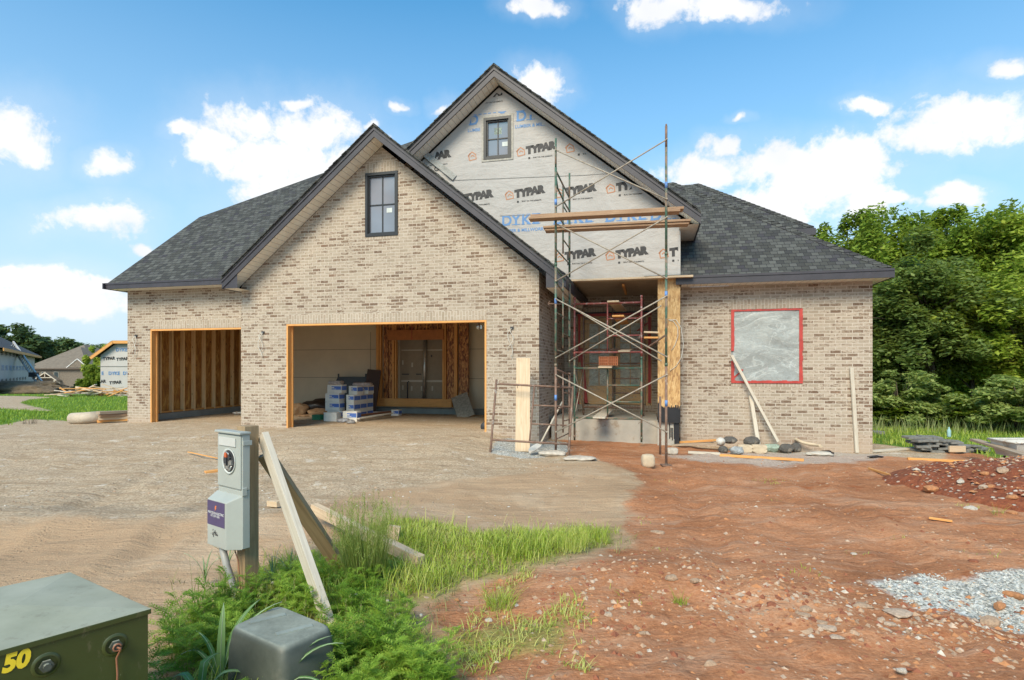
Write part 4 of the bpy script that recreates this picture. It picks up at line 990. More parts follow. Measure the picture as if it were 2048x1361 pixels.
pl(1091, 1376, 10.97, 4.195, 'brown plank across the scaffold, lower board of the lower rear pair')
a_, b_ = H2W(3.50, .70, 3.405), H2W(6.47, .70, 3.405)
plank('long_board', a_, b_, .2, .04, WOOD, 'long pale board under the house wrap above the porch opening', 'board')

# mason's frame scaffold on the porch, square to the house
PS = thing('porch_scaffold', 'red and green frame scaffold standing inside the porch in front of the door', 'scaffold', H2W(4.6, .62), -TH)
def PL(u, v, b=.62): q = U(u, v, b); return V((q.x-4.6, b-.62, q.z))
def pframe(b, z0, z1, bars, mat, xl, xr, xm):
    mb = MB(); rr = .021; dy = b-.62
    mb.tube([(xl, dy, z0), (xl, dy, z1)], rr); mb.tube([(xr, dy, z0), (xr, dy, z1)], rr)
    mb.tube([(xl, dy, bars[0]), (xr, dy, bars[0])], rr); mb.tube([(xl, dy, bars[-1]), (xr, dy, bars[-1])], rr)
    mb.tube([(xm, dy, bars[0]), (xm, dy, bars[-1])], .016, 6)
    for z in bars[1:-1]: mb.tube([(xm, dy, z), (xr, dy, z)], .016, 6)
    for z in (z0+.06, z1-.04): 
        for x in (xl, xr): mb.tube([(x, dy, z), (x, dy, z+.05)], rr*1.2)
    for z in (z0+.4, z1-.45): mb.tube([(xr, dy, z), (xr-.04, dy-.03, z+.02), (xr-.06, dy-.03, z-.02)], .007, 5)
    return mb.build('frame', mat, PS)
xl, xr, xm = PL(1149, 700).x, PL(1283, 700).x, PL(1215, 700).x
zz = lambda v: PL(1216, v).z
pframe(.62, .0, zz(715), [zz(v) for v in (737, 771, 804, 837)], GREEN, xl, xr, xm)
pframe(.62, zz(715), zz(594), [zz(v) for v in (607, 638, 672, 705)], REDP, xl, xr, xm)
pframe(2.3, .4, zz(715)+.12, [zz(v)+.12 for v in (737, 771, 804, 837)], RUST, xl, xr+.02, xm)
pframe(2.3, zz(715)+.12, zz(594)+.12, [zz(v)+.12 for v in (607, 638, 672, 705)], RUST, xl, xr+.02, xm)
for x in (xl, xr):
    mb = MB(); mb.tube([(x, 0, .5), (x, 1.68, 1.5)], .011, 6); mb.build('cross_brace', BRACE, PS); mb = MB(); mb.tube([(x, 0, 1.5), (x, 1.68, .5)], .011, 6); mb.build('cross_brace', BRACE, PS)
def ab(u0, v0, u1, v1, b, name, mat, w_, t_, lab, cat='board', group=None, up=(0, 0, 1)):
    p, q = U(u0, v0, b[0]), U(u1, v1, b[1]); return plank(name, H2W(*p), H2W(*q), w_, t_, mat, lab, cat, group, up)
gsh = 'short boards laid through the porch scaffold'
ab(1226, 603, 1243, 622, (.45, 2.35), 'short_plank', WOOD, .24, .035, 'short pale plank lying through the top bar of the porch scaffold', 'plank', gsh)
ab(1236, 632, 1248, 648, (.5, 2.3), 'short_plank', WOOD_O, .24, .035, 'short tan plank under the top bar of the porch scaffold', 'plank', gsh)
ab(1210, 735, 1216, 729, (.4, 2.3), 'short_plank', WOOD, .28, .035, 'short plank holding the red bricks on the green scaffold bar', 'plank', gsh)
ab(1248, 703, 1258, 699, (.4, 2.3), 'short_plank', WOOD_G, .24, .035, 'weathered plank on the lower red bar of the porch scaffold', 'plank', gsh)
ab(1198, 836, 1216, 820, (.45, 2.3), 'short_plank', WOOD_B, .26, .035, 'pale plank on the lowest green bar just above the porch slab', 'plank', gsh)
ab(1288, 665, 1316, 666, (.7, .7), 'short_plank', WOOD, .22, .035, 'short pale plank bridging the scaffold to the boarded post, upper one', 'plank', gsh)
ab(1288, 676, 1316, 676, (.75, .75), 'short_plank', WOOD_O, .22, .035, 'short tan plank bridging the scaffold to the boarded post, lower one', 'plank', gsh)
ab(1294, 696, 1331, 671, (.6, .1), 'strut', RUST, .03, .03, 'rusty steel strut slanting from porch scaffold up to the tower', 'strut')
gbk = 'red cored bricks stacked on the scaffold'
for i in range(3):
    q0 = U(1206, 733, .62); bx = MB(); L, Hh, D = .19, .058, .09; c = V((0, 0, 0))
    bx.box((0, 0, .006), (L, D, .012)); bx.box((0, 0, Hh-.006), (L, D, .012)); bx.box((0, D/2-.01, Hh/2), (L, .02, Hh-.024))
    for k in range(5): bx.box((-L/2+.009+k*(L-.018)/4, -.01, Hh/2), (.018, D-.02, Hh-.024))
    for k in range(2):
        bo = bx.build('cored_brick', ORANGE, None) if k == 0 else copy_tree(bo)
        bo.location = H2W(q0.x+.02+k*.20, .52, q0.z+.018+i*.062); bo.rotation_euler = (0, 0, -TH)
        tag(bo, ('red cored brick on the porch scaffold, %s row of the %s end' % (['bottom', 'middle', 'top'][i], ['left', 'right'][k])), 'brick', gbk)
# clamp pushed through at the left of the tower
cl_ = MB(); p = W(1098, 608, 11.6); c = V((0, 0, 0)); cl_.tube([(0, 0, 0), (.55, .1, 0)], .016, 6); cl_.tube([(.02, 0, .06), (-.02, 0, 0), (.02, 0, -.06)], .01, 5); co = cl_.build('side_bracket', RUST, None); co.location = p; tag(co, 'dark steel bracket sticking out beside the brick return wall', 'bracket')

# loose scaffold frame leaning against the gable
def sp(u, v, Y): return W(u, v, Y)
LFm = thing('loose_scaffold', 'rusty pipe scaffold frame leaning upright against the garage corner', 'scaffold frame', G(1058, 912))
o0 = LFm.location.copy()
def lp(u, v):
    t = (912-v)/147.0; return W(u, v, o0.y-.05+.75*max(0, t))-o0
fm = MB()
for P_ in (((993, 760), (980, 913)), ((1146, 774), (1137, 913))): fm.tube([lp(*P_[0]), lp(*P_[1])], .021, 8)
fm.tube([lp(993, 768), lp(1146, 776)], .02, 8); fm.tube([lp(983, 880), lp(1138, 889)], .02, 8); fm.build('outer_pipe', RUST, LFm)
fm = MB(); fm.tube([lp(1069, 773), lp(1059, 884)], .016, 6); fm.build('inner_upright', RUST, LFm)
for a in ((1067, 811, 1144, 814), (1063, 848, 1141, 852)):
    fm = MB(); fm.tube([lp(*a[:2]), lp(*a[2:])], .015, 6); fm.build('rung', RUST, LFm)
q = G(1045, 904); plank('leaning_board', q+V((0, 0, .0)), W(1046.5, 717, q.y+.75), .27, .038, WOOD, 'wide fresh pine board leaning on the brick beside the garage', 'board', None, (0, -1, .3))
# shovel
SH = thing('shovel', 'long handled shovel with pale blade leaning at the garage corner', 'shovel', G(1068, 908)); s0 = SH.location.copy()
mb = MB(); mb.tube([W(1078, 893, s0.y+.12)-s0, W(1127, 800, s0.y+.75)-s0], .017, 8); mb.build('handle', WOOD_B, SH)
mb = MB(); c0, c1 = W(1080, 891, s0.y+.1)-s0, W(1060, 908, s0.y-.15)-s0; dd = (c1-c0).normalized(); sd_ = dd.cross(V((0, 0, 1))).normalized()
for k in range(6):
    for j in range(4):
        f0 = lambda kk, jj: c0+dd*((c1-c0).length*kk/6)+sd_*((jj/4-.5)*.19*min(1, .55+kk*.2, 2.4-kk*.33))+V((0, 0, .02*abs(jj/4-.5)*4))
        mb.face([f0(k, j), f0(k+1, j), f0(k+1, j+1), f0(k, j+1)], smooth=True)
mb.build('blade', WHITEB, SH)
# poles leaning on the right wing
q = at(1556, 884); p2 = H2W(*U(1463, 711, 1.05)); plank('leaning_pole', q, p2, .055, .04, WOOD_B, 'pale mortar-stained pole leaning across the corner of the red taped window', 'pole', 'poles leaning on the right wing', (0, -1, 0))
q = at(1517, 890); p2 = H2W(*U(1501, 792, 1.14)); plank('leaning_pole', q, p2, .075, .035, WOOD_B, 'short pale stake standing below the red taped window', 'pole', 'poles leaning on the right wing', (0, -1, 0))
q = at(1714, 906); p2 = H2W(*U(1703, 736, 1.16)); plank('leaning_pole', q, p2, .07, .035, WOOD_B, 'pale pole standing against the brick near the right house corner', 'pole', 'poles leaning on the right wing', (0, -1, 0))

# ================================================================ ROUND THE HOUSE
def blob(name, mat, loc, size, label, cat, group=None, seed=0, rough=.18, sub=3, rz=0, boxy=0.0):
    bm = bmesh.new(); bmesh.ops.create_icosphere(bm, subdivisions=sub, radius=.5)
    for v_ in bm.verts:
        c = v_.co; 
        if boxy:
            m_ = max(abs(c.x), abs(c.y), abs(c.z)); c2 = c*(.5/m_)*.95; c = c.lerp(c2, boxy)
        n_ = noise.noise(c*3.1+V((seed*3.7, seed, 0)))*rough+noise.noise(c*8+V((seed, 0, seed*2.1)))*rough*.35
        v_.co = V((c.x*(1+n_)*size[0], c.y*(1+n_)*size[1], c.z*(1+n_*.8)*size[2]+size[2]*.42))
    me = bpy.data.meshes.new(name); bm.to_mesh(me); bm.free(); me.materials.append(mat)
    for p_ in me.polygons: p_.use_smooth = boxy < .7
    o = link(name, me, None, loc, rz); tag(o, label, cat, group); return o
gm_ = 'mason\'s bags and blocks heaped under the window'
blob('mortar_bag', DIRTBAG, at(1460, 889, .02), (.27, .2, .15), 'dark grey mortar bag beside the white tub at the wall foot', 'bag', gm_, 1)
blob('mortar_bag', DIRTBAG, at(1503, 889, -.02), (.32, .24, .2), 'dark bag on top of the heap below the stake', 'bag', gm_, 2)
blob('mortar_bag', DIRTBAG, at(1572, 905), (.28, .22, .19), 'round dark grey bag at the right end of the heap', 'bag', gm_, 3)
blob('mortar_bag', DIRTBAG, at(1592, 904), (.2, .2, .2), 'small grey bag last in the heap on the right', 'bag', gm_, 4)
blob('plastic_tub', WHITEB, at(1441, 891), (.19, .19, .17), 'white tub at the left end of the mason heap', 'tub', None, 5, .06)
blob('water_jug', DIRTBAG, at(1446, 906), (.18, .18, .15), 'grey round stone in front of the white tub', 'stone', None, 6, .1)
blob('pale_block', PALEBLK, at(1489, 905), (.30, .2, .17), 'pale wooden block second from left in the heap front row', 'block', 'pale blocks in the mason heap', 8, .06, 3, -.2, .8)
blob('pale_block', PALEBLK, at(1518, 906), (.30, .2, .18), 'pale wooden block in the middle of the heap front row', 'block', 'pale blocks in the mason heap', 9, .05, 3, -.25, .85)
blob('plastic_bag', simple('bag_silver', (.42, .44, .45), .35, .4, 9, bump=.9, dist=.04), at(1474, 909), (.26, .2, .17), 'crumpled silver plastic bag in front of the heap', 'bag', None, 10, .3)
blob('tarp', simple('tarp_green', (.34, .42, .34), .6, .3, 9, bump=.8, dist=.03), at(1542, 903), (.42, .26, .17), 'pale green crumpled tarp over blocks right of the stakes', 'tarp', None, 11, .3)
hs = MB(); q = at(1590, 890); hs.tube([V((0, 0, .12)), V((.1, -.1, .06)), V((.2, -.22, .04)), V((.32, -.3, .03)), V((.3, -.42, .02))], .03, 8); ho = hs.build('hose', PALEBLK, None); ho.location = q; tag(ho, 'short length of pale hose at the right of the mason heap', 'hose')
blob('rag', DARKP, at(1653, 911), (.28, .16, .10), 'black crumpled rag on the washout by the wall', 'rag', None, 12, .5)
blob('rag', DARKP, at(1752, 917), (.24, .12, .06), 'flat black rag past the house corner', 'rag', None, 13, .5)
blob('mortar_spill', simple('mortar_spill', (.50, .46, .40), .9, .2, 9, bump=.6), at(1640, 912), (.5, .3, .09), 'pale dried mortar spill beside the black rag', 'mortar spill', None, 14, .3)
blob('pale_bucket', PALEBLK, at(1296, 934), (.22, .2, .23), 'pale tan rounded bucket in the mud before the porch', 'bucket', None, 15, .05, 3, 0, .55)
blob('pale_stone', ROCK['white'], at(1344, 909), (.22, .18, .14), 'pale square stone by the foot of the right scaffold leg', 'stone', None, 16, .1, 3, 0, .6)
blob('gravel_heap', ROCK['white'], at(1160, 921), (.55, .4, .08), 'low heap of pale rubble in the mud in front of the porch', 'rubble', None, 17, .25)
blob('gravel_heap', ROCK['white'], at(1105, 912), (.5, .35, .10), 'low heap of grey gravel round the left scaffold foot', 'rubble', None, 18, .25)
def gb(u0, v0, u1, v1, w_, t_, mat, lab, cat='board', group=None, dz=(.03, .03), name='ground_board'):
    return plank(name, at(u0, v0, dz[0]), at(u1, v1, dz[1]), w_, t_, mat, lab, cat, group)
gbd = 'boards lying in the mud before the right wing'
gb(1335, 889, 1430, 884, .14, .04, WOOD_O, 'orange board lying along the wall left of the mason heap', group=gbd)
gb(1345, 894, 1436, 890, .14, .04, WOOD_G, 'dark wet board lying in front of the orange one', group=gbd, dz=(.03, .04))
gb(1376, 908, 1440, 911, .09, .04, WOOD_B, 'short pale board in front of the grey stone', group=gbd)
gb(1440, 914, 1608, 924, .09, .04, WOOD_O, 'long reddish lath lying in the mud before the heap', group=gbd)
gb(1745, 906, 1848, 898, .10, .04, WOOD_B, 'pale board leading from the house corner to the slates', group=gbd)
gb(1815, 921, 1960, 928, .07, .04, WOOD_O, 'long orange lath on the red clay near the spoil heap', group=gbd)
gb(1738, 940, 1786, 957, .03, .03, WOOD_O, 'thin broken lath, left half of a shallow V', group=gbd, dz=(.02, .03)); gb(1782, 958, 1822, 952, .03, .03, WOOD_O, 'thin broken lath, right half of a shallow V', group=gbd, dz=(.03, .02))
gb(1858, 1040, 1905, 1047, .03, .02, WOOD_O, 'thin orange stick below the red spoil heap', 'stick', dz=(.02, .02))
gb(410, 948, 437, 944, .10, .03, WOOD_O, 'orange board half hidden behind the meter box', 'board', dz=(.02, .02)); gb(376, 908, 436, 921, .02, .015, WOOD_O, 'thin orange stick on the gravel left of the meter box', 'stick')
# slate stack with bottle
gsl = 'grey slabs stacked on the grass'
q0 = at(1893, 904); k = 0
SLB = None
for row in range(6):
    n_ = [7, 7, 6, 5, 4, 3][row]
    for j in range(n_):
        w_, d_ = rnd.uniform(.20, .3), rnd.uniform(.2, .3)
        mb = MB(); mb.box((0, 0, 0), (w_, d_, .045)); o = mb.build('stone_slab', SLATE, None, bevel=.006)
        o.location = q0+V((-.52+j*.205+rnd.uniform(-.04, .04)-row*.02, rnd.uniform(-.12, .14), .025+row*.052)); o.rotation_euler = (rnd.uniform(-.1, .1), rnd.uniform(-.08, .08), rnd.uniform(-.4, .4))
        tag(o, 'grey stone slab in the rough stack on the grass beyond the right house corner', 'slab', gsl); k += 1
mb = MB(); mb.lathe((0, 0, 0), [(0, 0), (.033, 0), (.035, .02), (.035, .13), (.015, .17), (.013, .20), (0, .20)], 10); o = mb.build('water_bottle', simple('bottle_teal', (.30, .50, .50), .25), None); o.location = q0+V((.05, 0, .30)); tag(o, 'pale teal plastic bottle on top of the grey slab stack', 'bottle')
mb = MB(); mb.beam((-.16, 0, 0), (.16, 0, 0), .03, .12); o = mb.build('wood_offcut', WOOD, None); o.location = q0+V((-.02, -.30, .10)); tag(o, 'small tan wood offcut leaning on the slab stack', 'offcut')
mb = MB(); mb.box((0, 0, .04), (.3, .3, .08)); o = mb.build('stone_slab', SLATE, None, bevel=.01); o.location = at(1752, 868); tag(o, 'single grey slab on the grass by the house corner', 'slab')
# mortar tub on legs, plank through it
TB = thing('mortar_tub', 'whitish mortar mixing tub on steel legs at the right edge', 'mortar tub', at(2048, 932)); t0 = TB.location.copy()
mb = MB(); prof = [(-.36, .42, .27), (-.30, .17, .20), (.75, .17, .20), (.85, .42, .27)]
for (xa, za, wa), (xb, zb, wb) in zip(prof, prof[1:]):
    mb.face([(xa, -wa, za), (xb, -wb, zb), (xb, wb, zb), (xa, wa, za)])
for s_ in (-1, 1): mb.face([(x, s_*w_, z) for x, z, w_ in prof])
for s_ in (-1, 1): mb.tube([(-.38, s_*.28, .425), (.87, s_*.28, .425)], .018, 6)
mb.tube([(-.38, -.28, .425), (-.38, .28, .425)], .018, 6); mb.build('tray', WHITEB, TB)
for x in (-.14, .6):
    for s_ in (-1, 1): MB().tube([(x, s_*.18, .18), (x-.08, s_*.26, -.04)], .016, 6).build('leg', RUST, TB)
plank('long_board', W(1948, 880, 10.3), W(2100, 926, 8.4), .14, .04, WOOD_G, 'weathered board sloping down in front of the mortar tub', 'board')
# spoil heap
def moundmesh(cx_, cy_, rx, ry, h_, n_=70, seed=0):
    xs_ = np.linspace(-1.15, 1.15, n_); vs = []
    for y in xs_:
        for x in xs_:
            r_ = math.hypot(x, y)*(1+.22*noise.noise(V((x*1.8+seed, y*1.8, 0)))); X, Y_ = cx_+x*rx, cy_+y*ry
            hh = h_*max(0, 1-r_)**.85 if r_ < 1 else 0
            hh += (.06*noise.fractal(V((X*2.5, Y_*2.5, seed)), 1, 2, 5)+.025*noise.noise(V((X*11, Y_*11, 0))))*min(1, hh*5)
            vs.append((X-cx_, Y_-cy_, gz(X, Y_)+hh-(.05 if r_ > 1 else 0)-.005))
    idx = np.arange(n_*n_).reshape(n_, n_)
    return np.array(vs), np.stack([idx[:-1, :-1].ravel(), idx[:-1, 1:].ravel(), idx[1:, 1:].ravel(), idx[1:, :-1].ravel()], 1)
t = newmat('spoil'); oc = t.add('ShaderNodeTexCoord').outputs['Object']
v1 = t.add('ShaderNodeTexVoronoi', inp={'Vector': oc, 'Scale': 16.0}); rr_1 = t.add('ShaderNodeSeparateColor', inp={0: v1.outputs['Color']}).outputs[0]
c = t.ramp(t.noise(oc, 14, 5, .7), [(.3, (.13, .03, .010)), (.6, (.27, .075, .028)), (.75, (.38, .14, .06))])
pb = t.math('MULTIPLY', t.math('SUBTRACT', 1.0, t.step(v1.outputs['Distance'], .25, .40)), t.step(rr_1, .55, .6)); c = t.mix(pb, c, t.ramp(rr_1, [(.6, (.38, .17, .08)), (.9, (.58, .48, .40))]))
SPOIL = fin(t, c, .95, t.math('ADD', t.noise(oc, 14, 5, .7), t.math('MULTIPLY', pb, .6)), .8, .05)
MC = (9.3, 7.1); MR = (4.0, 2.2); MH = .80
vs, fs = moundmesh(*MC, *MR, MH, 110, 3); mo = link('spoil_heap', npmesh('spoil_heap', vs, fs, SPOIL, smooth=True), None, (*MC, 0)); tag(mo, 'heap of red clay and stones at the right edge', 'dirt heap')
def mound_z(x, y):
    r_ = math.hypot((x-MC[0])/MR[0], (y-MC[1])/MR[1])*(1+.22*noise.noise(V(((x-MC[0])/MR[0]*1.8+3, (y-MC[1])/MR[1]*1.8, 0))))
    return gz(x, y)+(MH*max(0, 1-r_)**.85 if r_ < 1 else 0)

# ================================================================ IN THE GARAGE
def carton(u, v, b, sx, sy, sz, z, lab, blue=True, rz=0, side=.45):
    mb = MB(); mb.box((0, 0, sz/2), (sx, sy, sz)); o = mb.build('tile_carton', BOXW, None, bevel=.004)
    q = U(u, v, b); zz_ = z; o.location = H2W(q.x, b, zz_); o.rotation_euler = (0, 0, -TH+rz); tag(o, lab, 'carton', 'white and blue tile cartons in the garage')
    if blue:
        pm = MB(); pm.box((sx*.14, -sy/2-.002, sz*.62), (sx*.66, .003, sz*.40)); pm.box((sx/2+.002, 0, sz*.60), (.003, sy*.9, sz*.48)); pm.build('blue_panel', BOXB, o)
        ln = MB(); ln.box((-sx*.12, -sy/2-.004, sz*.66), (sx*.22, .002, sz*.12)); ln.box((-sx*.05, -sy/2-.004, sz*.50), (sx*.34, .002, sz*.05)); ln.build('print', BOXW, o)
    return o
zf_ = .14
rows = ['bottom', 'second', 'third', 'top']
for i in range(4):
    carton(674 - (4 if i in (1, 2) else 0), 800, 2.6+(.06 if i > 1 else 0), .42, .3, .235, zf_+i*.238, 'tile carton in the left column, %s of its stack' % rows[i], i > 0 or True, .06*(i % 2))
for i in range(3):
    for j in range(3):
        carton(707+j*13, 800, 2.75+j*.42, .24, .34, .235 if i else .2, zf_+.2*(i > 0)+max(0, i-1)*.238, 'tile carton in the right stack, %s layer, %s row from the front' % (rows[i], ['first', 'second', 'third'][j]), True, -.05)
for j in range(2): carton(712+j*22, 800, 2.9+j*.5, .26, .32, .235, zf_+.2+.476, 'tile carton topping the right stack, %s one' % ['front', 'rear'][j], True, -.03)
carton(704, 820, 2.1, .40, .25, .27, zf_, 'tile carton standing in front between the two stacks', True, .05)
carton(665, 842, 2.05, .37, .25, .26, zf_-.03, 'plain white carton without blue panel at the front left', False, .03)
carton(793, 820, 4.1, .24, .22, .2, zf_-.02, 'lone small carton by the stem wall', True, 0)
carton(756, 822, 3.9, .3, .2, .12, zf_, 'flat carton lying right of the stacks', False, 0)
def boxat(name, u, v, b, size, z, mat, lab, cat, rot=(0, 0, 0)):
    mb = MB(); mb.box((0, 0, size[2]/2), size); o = mb.build(name, mat, None, bevel=.006); q = U(u, v, b); o.location = H2W(q.x, b, z); o.rotation_euler = (rot[0], rot[1], -TH+rot[2]); tag(o, lab, cat); return o
blob('sample_tray', simple('tray_print', (.50, .42, .38), .6, .4, 20), H2W(U(672, 770, 2.6).x, 2.6, zf_+.95), (.4, .3, .12), 'crumpled tray of papers on the left carton stack', 'tray', None, 21, .15, 3, 0, .8)
blob('sample_tray', simple('tray_print2', (.48, .40, .38), .6, .4, 20), H2W(U(722, 770, 2.9).x, 3.0, zf_+.91), (.55, .3, .10), 'tray of bottles and papers on the right carton stack', 'tray', None, 22, .15, 3, 0, .8)
boxat('green_crate', 636, 838, 2.3, (.25, .2, .16), zf_-.02, GREENB, 'green plastic crate on the gravel left of the cartons', 'crate')
blob('black_sheeting', DARKP, H2W(U(640, 800, 4.1).x, 4.1, .1), (1.1, .6, .55), 'black plastic sheeting slumped behind the cartons', 'sheeting', None, 23, .3)
pm = MB(); c = U(692, 800, 4.7); pts = [(-.75, 0, 0), (.95, 0, 0), (.95, .12, 1.16), (-.30, .12, 1.16), (-.62, .05, .42)]
pm.poly(pts); pm.poly([(x, y+.03, z) for x, y, z in pts]); 
for (p_, q_) in zip(pts, pts[1:]+pts[:1]): pm.face([p_, q_, (q_[0], q_[1]+.03, q_[2]), (p_[0], p_[1]+.03, p_[2])])
o = pm.build('shower_board', DARKP, None); o.location = H2W(c.x, 4.6, .12); o.rotation_euler = (0, 0, -TH); tag(o, 'black panel standing against the drywall behind the cartons', 'panel')
p_, q_ = H2W(U(737, 818, 4.3).x, 4.3, .2), H2W(U(749, 740, 4.55).x, 4.55, 1.5); plank('dark_door_panel', p_, q_, .42, .04, simple('dark_wood', (.06, .028, .018), .6), 'dark brown board leaning on the framed wall panel', 'panel', None, (0, -1, 0))
ab(706, 833, 780, 824, (2.0, 3.4), 'long_trim', simple('dark_trim', (.16, .06, .03), .6), .1, .05, 'dark brown trim length lying across the garage floor', 'trim')
ab(716, 838, 783, 827, (1.9, 3.3), 'long_trim', WOOD_B, .1, .03, 'pale trim length lying beside the dark one on the gravel', 'trim')
blob('plastic_bag', simple('bag_grey', (.30, .30, .32), .4, .4, 9, bump=.8), H2W(U(688, 842, 1.8).x, 1.8, .13), (.34, .25, .13), 'grey crumpled bag in front of the cartons', 'bag', None, 24, .35)
blob('plastic_bag', simple('bag_grey2', (.22, .21, .21), .4, .4, 9, bump=.8), H2W(U(702, 846, 1.5).x, 1.5, .13), (.22, .15, .12), 'small dark grey bag at the end of the trim lengths', 'bag', None, 25, .3)
for i, (u, v, b, s_, lab) in enumerate(((598, 815, 3.7, (.5, .4, .45), 'crumpled brown kraft paper just inside the left jamb'), (640, 822, 3.5, (.7, .5, .3), 'heap of crumpled brown paper left of the cartons'), (620, 828, 3.2, (.7, .4, .12), 'flattened brown paper on the garage gravel'))):
    blob('kraft_paper', KRAFTP, H2W(U(u, v, b).x, b, .10), s_, lab, 'paper', 'crumpled paper on the garage floor', 30+i, .5)
p_, q_ = H2W(U(915, 800, 4.3).x, 4.45, .75), H2W(U(933, 826, 4.1).x, 4.1, .12); plank('shingle_bundle', p_, q_, .5, .03, simple('weathered_board', (.30, .26, .21), .8, .4, 20), 'weathered ribbed board leaning right of the framed opening', 'board', None, (0, -1, 0))
# hand truck behind the right jamb
HT = thing('hand_truck', 'small hand truck with black wheel behind the right garage jamb', 'hand truck', H2W(2.15, .55, .15), -TH)
MB().tube([(-.02, 0, .12), (.06, .25, .95)], .02, 6).build('pole', WOOD_B, HT); MB().tube([(-.10, 0, .12), (.0, .25, .80)], .014, 6).build('strut', METER_D, HT); MB().lathe((-.04, -.05, .1), [(0, -.03), (.10, -.03), (.11, 0), (.10, .03), (0, .03)], 16, ax='y').build('wheel', METER_D, HT)
blob('paper_scrap', WHITEB, H2W(U(470, 832, 3.2).x, 3.3, .14), (.3, .2, .1), 'crumpled pale scrap at the foot of the insulated wall', 'scrap', None, 40, .3)

# ================================================================ FOREGROUND UTILITIES
PH = R(-36)                                            # the meter faces left of the camera
MP = thing('meter_post', 'weathered post carrying a pale grey electric meter box with an open socket and purple sticker', 'meter post', (-1.753, 3.75, 0), PH)
mb = MB(); mb.box((0, 0, .565-.1), (.098, .098, 1.33), grain=2); mb.build('post', WOOD_P, MP, bevel=.004)
zz0, zz1, zs_ = .353, 1.085, .724
up_ = MB(); up_.box((-.036, -.075, (zs_+zz1)/2), (.306, .050+.0, zz1-zs_)); up_.box((-.036, -.075, (zz0+zs_)/2), (.306, .05, zs_-zz0-.001))
up_.box((-.036, -.104, (zs_+zz1)/2), (.290, .010, zz1-zs_-.02))
mbx = up_.build('meter_box', METER, MP, bevel=.004)
MB().box((-.036, -.085, zz1+.008), (.322, .075, .016)).build('lid', METER, mbx, bevel=.004)
MB().box((-.05, -.1125, zz1-.055), (.21, .008, .055)).build('name_plate', simple('plate_pale', (.50, .50, .48), .5, .1), mbx, bevel=.002)
lo_ = MB(); pf = [(-.205, -.100), (-.205, -.165), (.035, -.165), (.112, -.100)]
z0_, z1_ = zz0-.005, zs_-.03
lo_.face([(x, y, z1_-(.045 if y < -.12 else 0)) for x, y in pf][::-1]); lo_.face([(x, y, z0_) for x, y in pf])
for (x0, y0), (x1, y1) in zip(pf, pf[1:]): lo_.face([(x0, y0, z0_), (x1, y1, z0_), (x1, y1, z1_-(.045 if y1 < -.12 else 0)), (x0, y0, z1_-(.045 if y0 < -.12 else 0))])
lo_.build('lower_cover', METER, mbx, bevel=.005)
sk = MB(); sk.lathe((-.03, -.112, .905), [(.0, .012), (.068, .012), (.070, 0), (.083, -.006), (.083, .003), (0, .003)], 28, ax='y')
sk.build('socket_ring', simple('ring_grey', (.50, .52, .50), .4), mbx)
sk = MB(); sk.lathe((-.03, -.1135, .905), [(.0, 0), (.068, 0)], 28, ax='y'); so_ = sk.build('socket_opening', METER_D, mbx)
J = MB(); 
for (x, z, w_, h_, m_) in ((-.052, .945, .028, .030, 2), (-.01, .93, .02, .045, 0), (-.05, .90, .02, .05, 0), (.005, .90, .03, .03, 1), (-.03, .865, .06, .022, 1), (-.01, .89, .012, .06, 1), (-.055, .875, .018, .03, 1)):
    J.box((x, -.119, z), (w_, .012, h_), m=m_)
J.tube([(-.06, -.118, .965), (-.02, -.122, .958), (.0, -.12, .93)], .004, 5, 1); J.tube([(-.04, -.118, .845), (.0, -.122, .85), (.02, -.12, .88)], .004, 5, 1)
J.build('socket_jaw', [METER_D, STEEL, simple('jaw_red', (.50, .10, .03), .5)], mbx)
st_ = MB(); st_.face([(-.200, -.1662, .485), (-.200+.222, -.1662, .485), (-.200+.222, -.1662, .645), (-.200, -.1662, .645)])
stk = st_.build('sticker', PURPLE, mbx)
lt = MB(); text_mesh(lt, 'PRECISION ELECTRIC', (-.190, -.1672, .560), (1, 0, 0), (0, 0, 1), .0215, 0, .0003); text_mesh(lt, '417 559 1576', (-.155, -.1672, .541), (1, 0, 0), (0, 0, 1), .0205, 0, .0003)
lt.face([(-.095, -.1672, .617), (-.078, -.1672, .617), (-.09, -.1672, .600), (-.103, -.1672, .598)], m=1); lt.face([(-.098, -.1672, .603), (-.080, -.1672, .603), (-.10, -.1672, .582)], m=1); lt.build('lettering', [STK_W, STK_O], stk)
bs = MB(); r9 = random.Random(4)
for k in range(26): 
    x, z = -.11+r9.gauss(0, .022), .435+r9.gauss(0, .012); s_ = r9.uniform(.004, .011); bs.face([(x, -.1660, z), (x+s_, -.1660, z-.003), (x+s_*.8, -.1660, z+s_), (x-.002, -.1660, z+s_*.7)])
bs.build('scuff_mark', METER_D, mbx)
MB().tube([(-.115, -.12, .37), (-.06, -.11, .22), (.0, -.085, .06), (0, -.085, -.1)], .022, 10).build('conduit', simple('conduit_grey', (.30, .30, .29), .5), MP)
MB().tube([(-.02, -.09, .36), (.02, -.075, .25), (.03, -.07, .1), (.03, -.07, -.05)], .004, 5).build('ground_wire', COPPER, MP)
hs = MB(); hs.box((.121, -.09, .72), (.012, .03, .05)); hs.box((.121, -.07, 1.03), (.008, .06, .03)); hs.build('hasp', METER, mbx, bevel=.002)
def mpw(p): return (Matrix.Rotation(-PH, 4, 'Z') @ (V(p)-V((-1.753, 3.75, 0))))
b1 = MB(); b1.beam(mpw(V((-1.665, 3.78, 1.06))), mpw(V((-1.03, 3.26, -.04))), .095, .042, (-.5, -.9, .45)); b1.build('brace', WOOD_B, MP, bevel=.002)
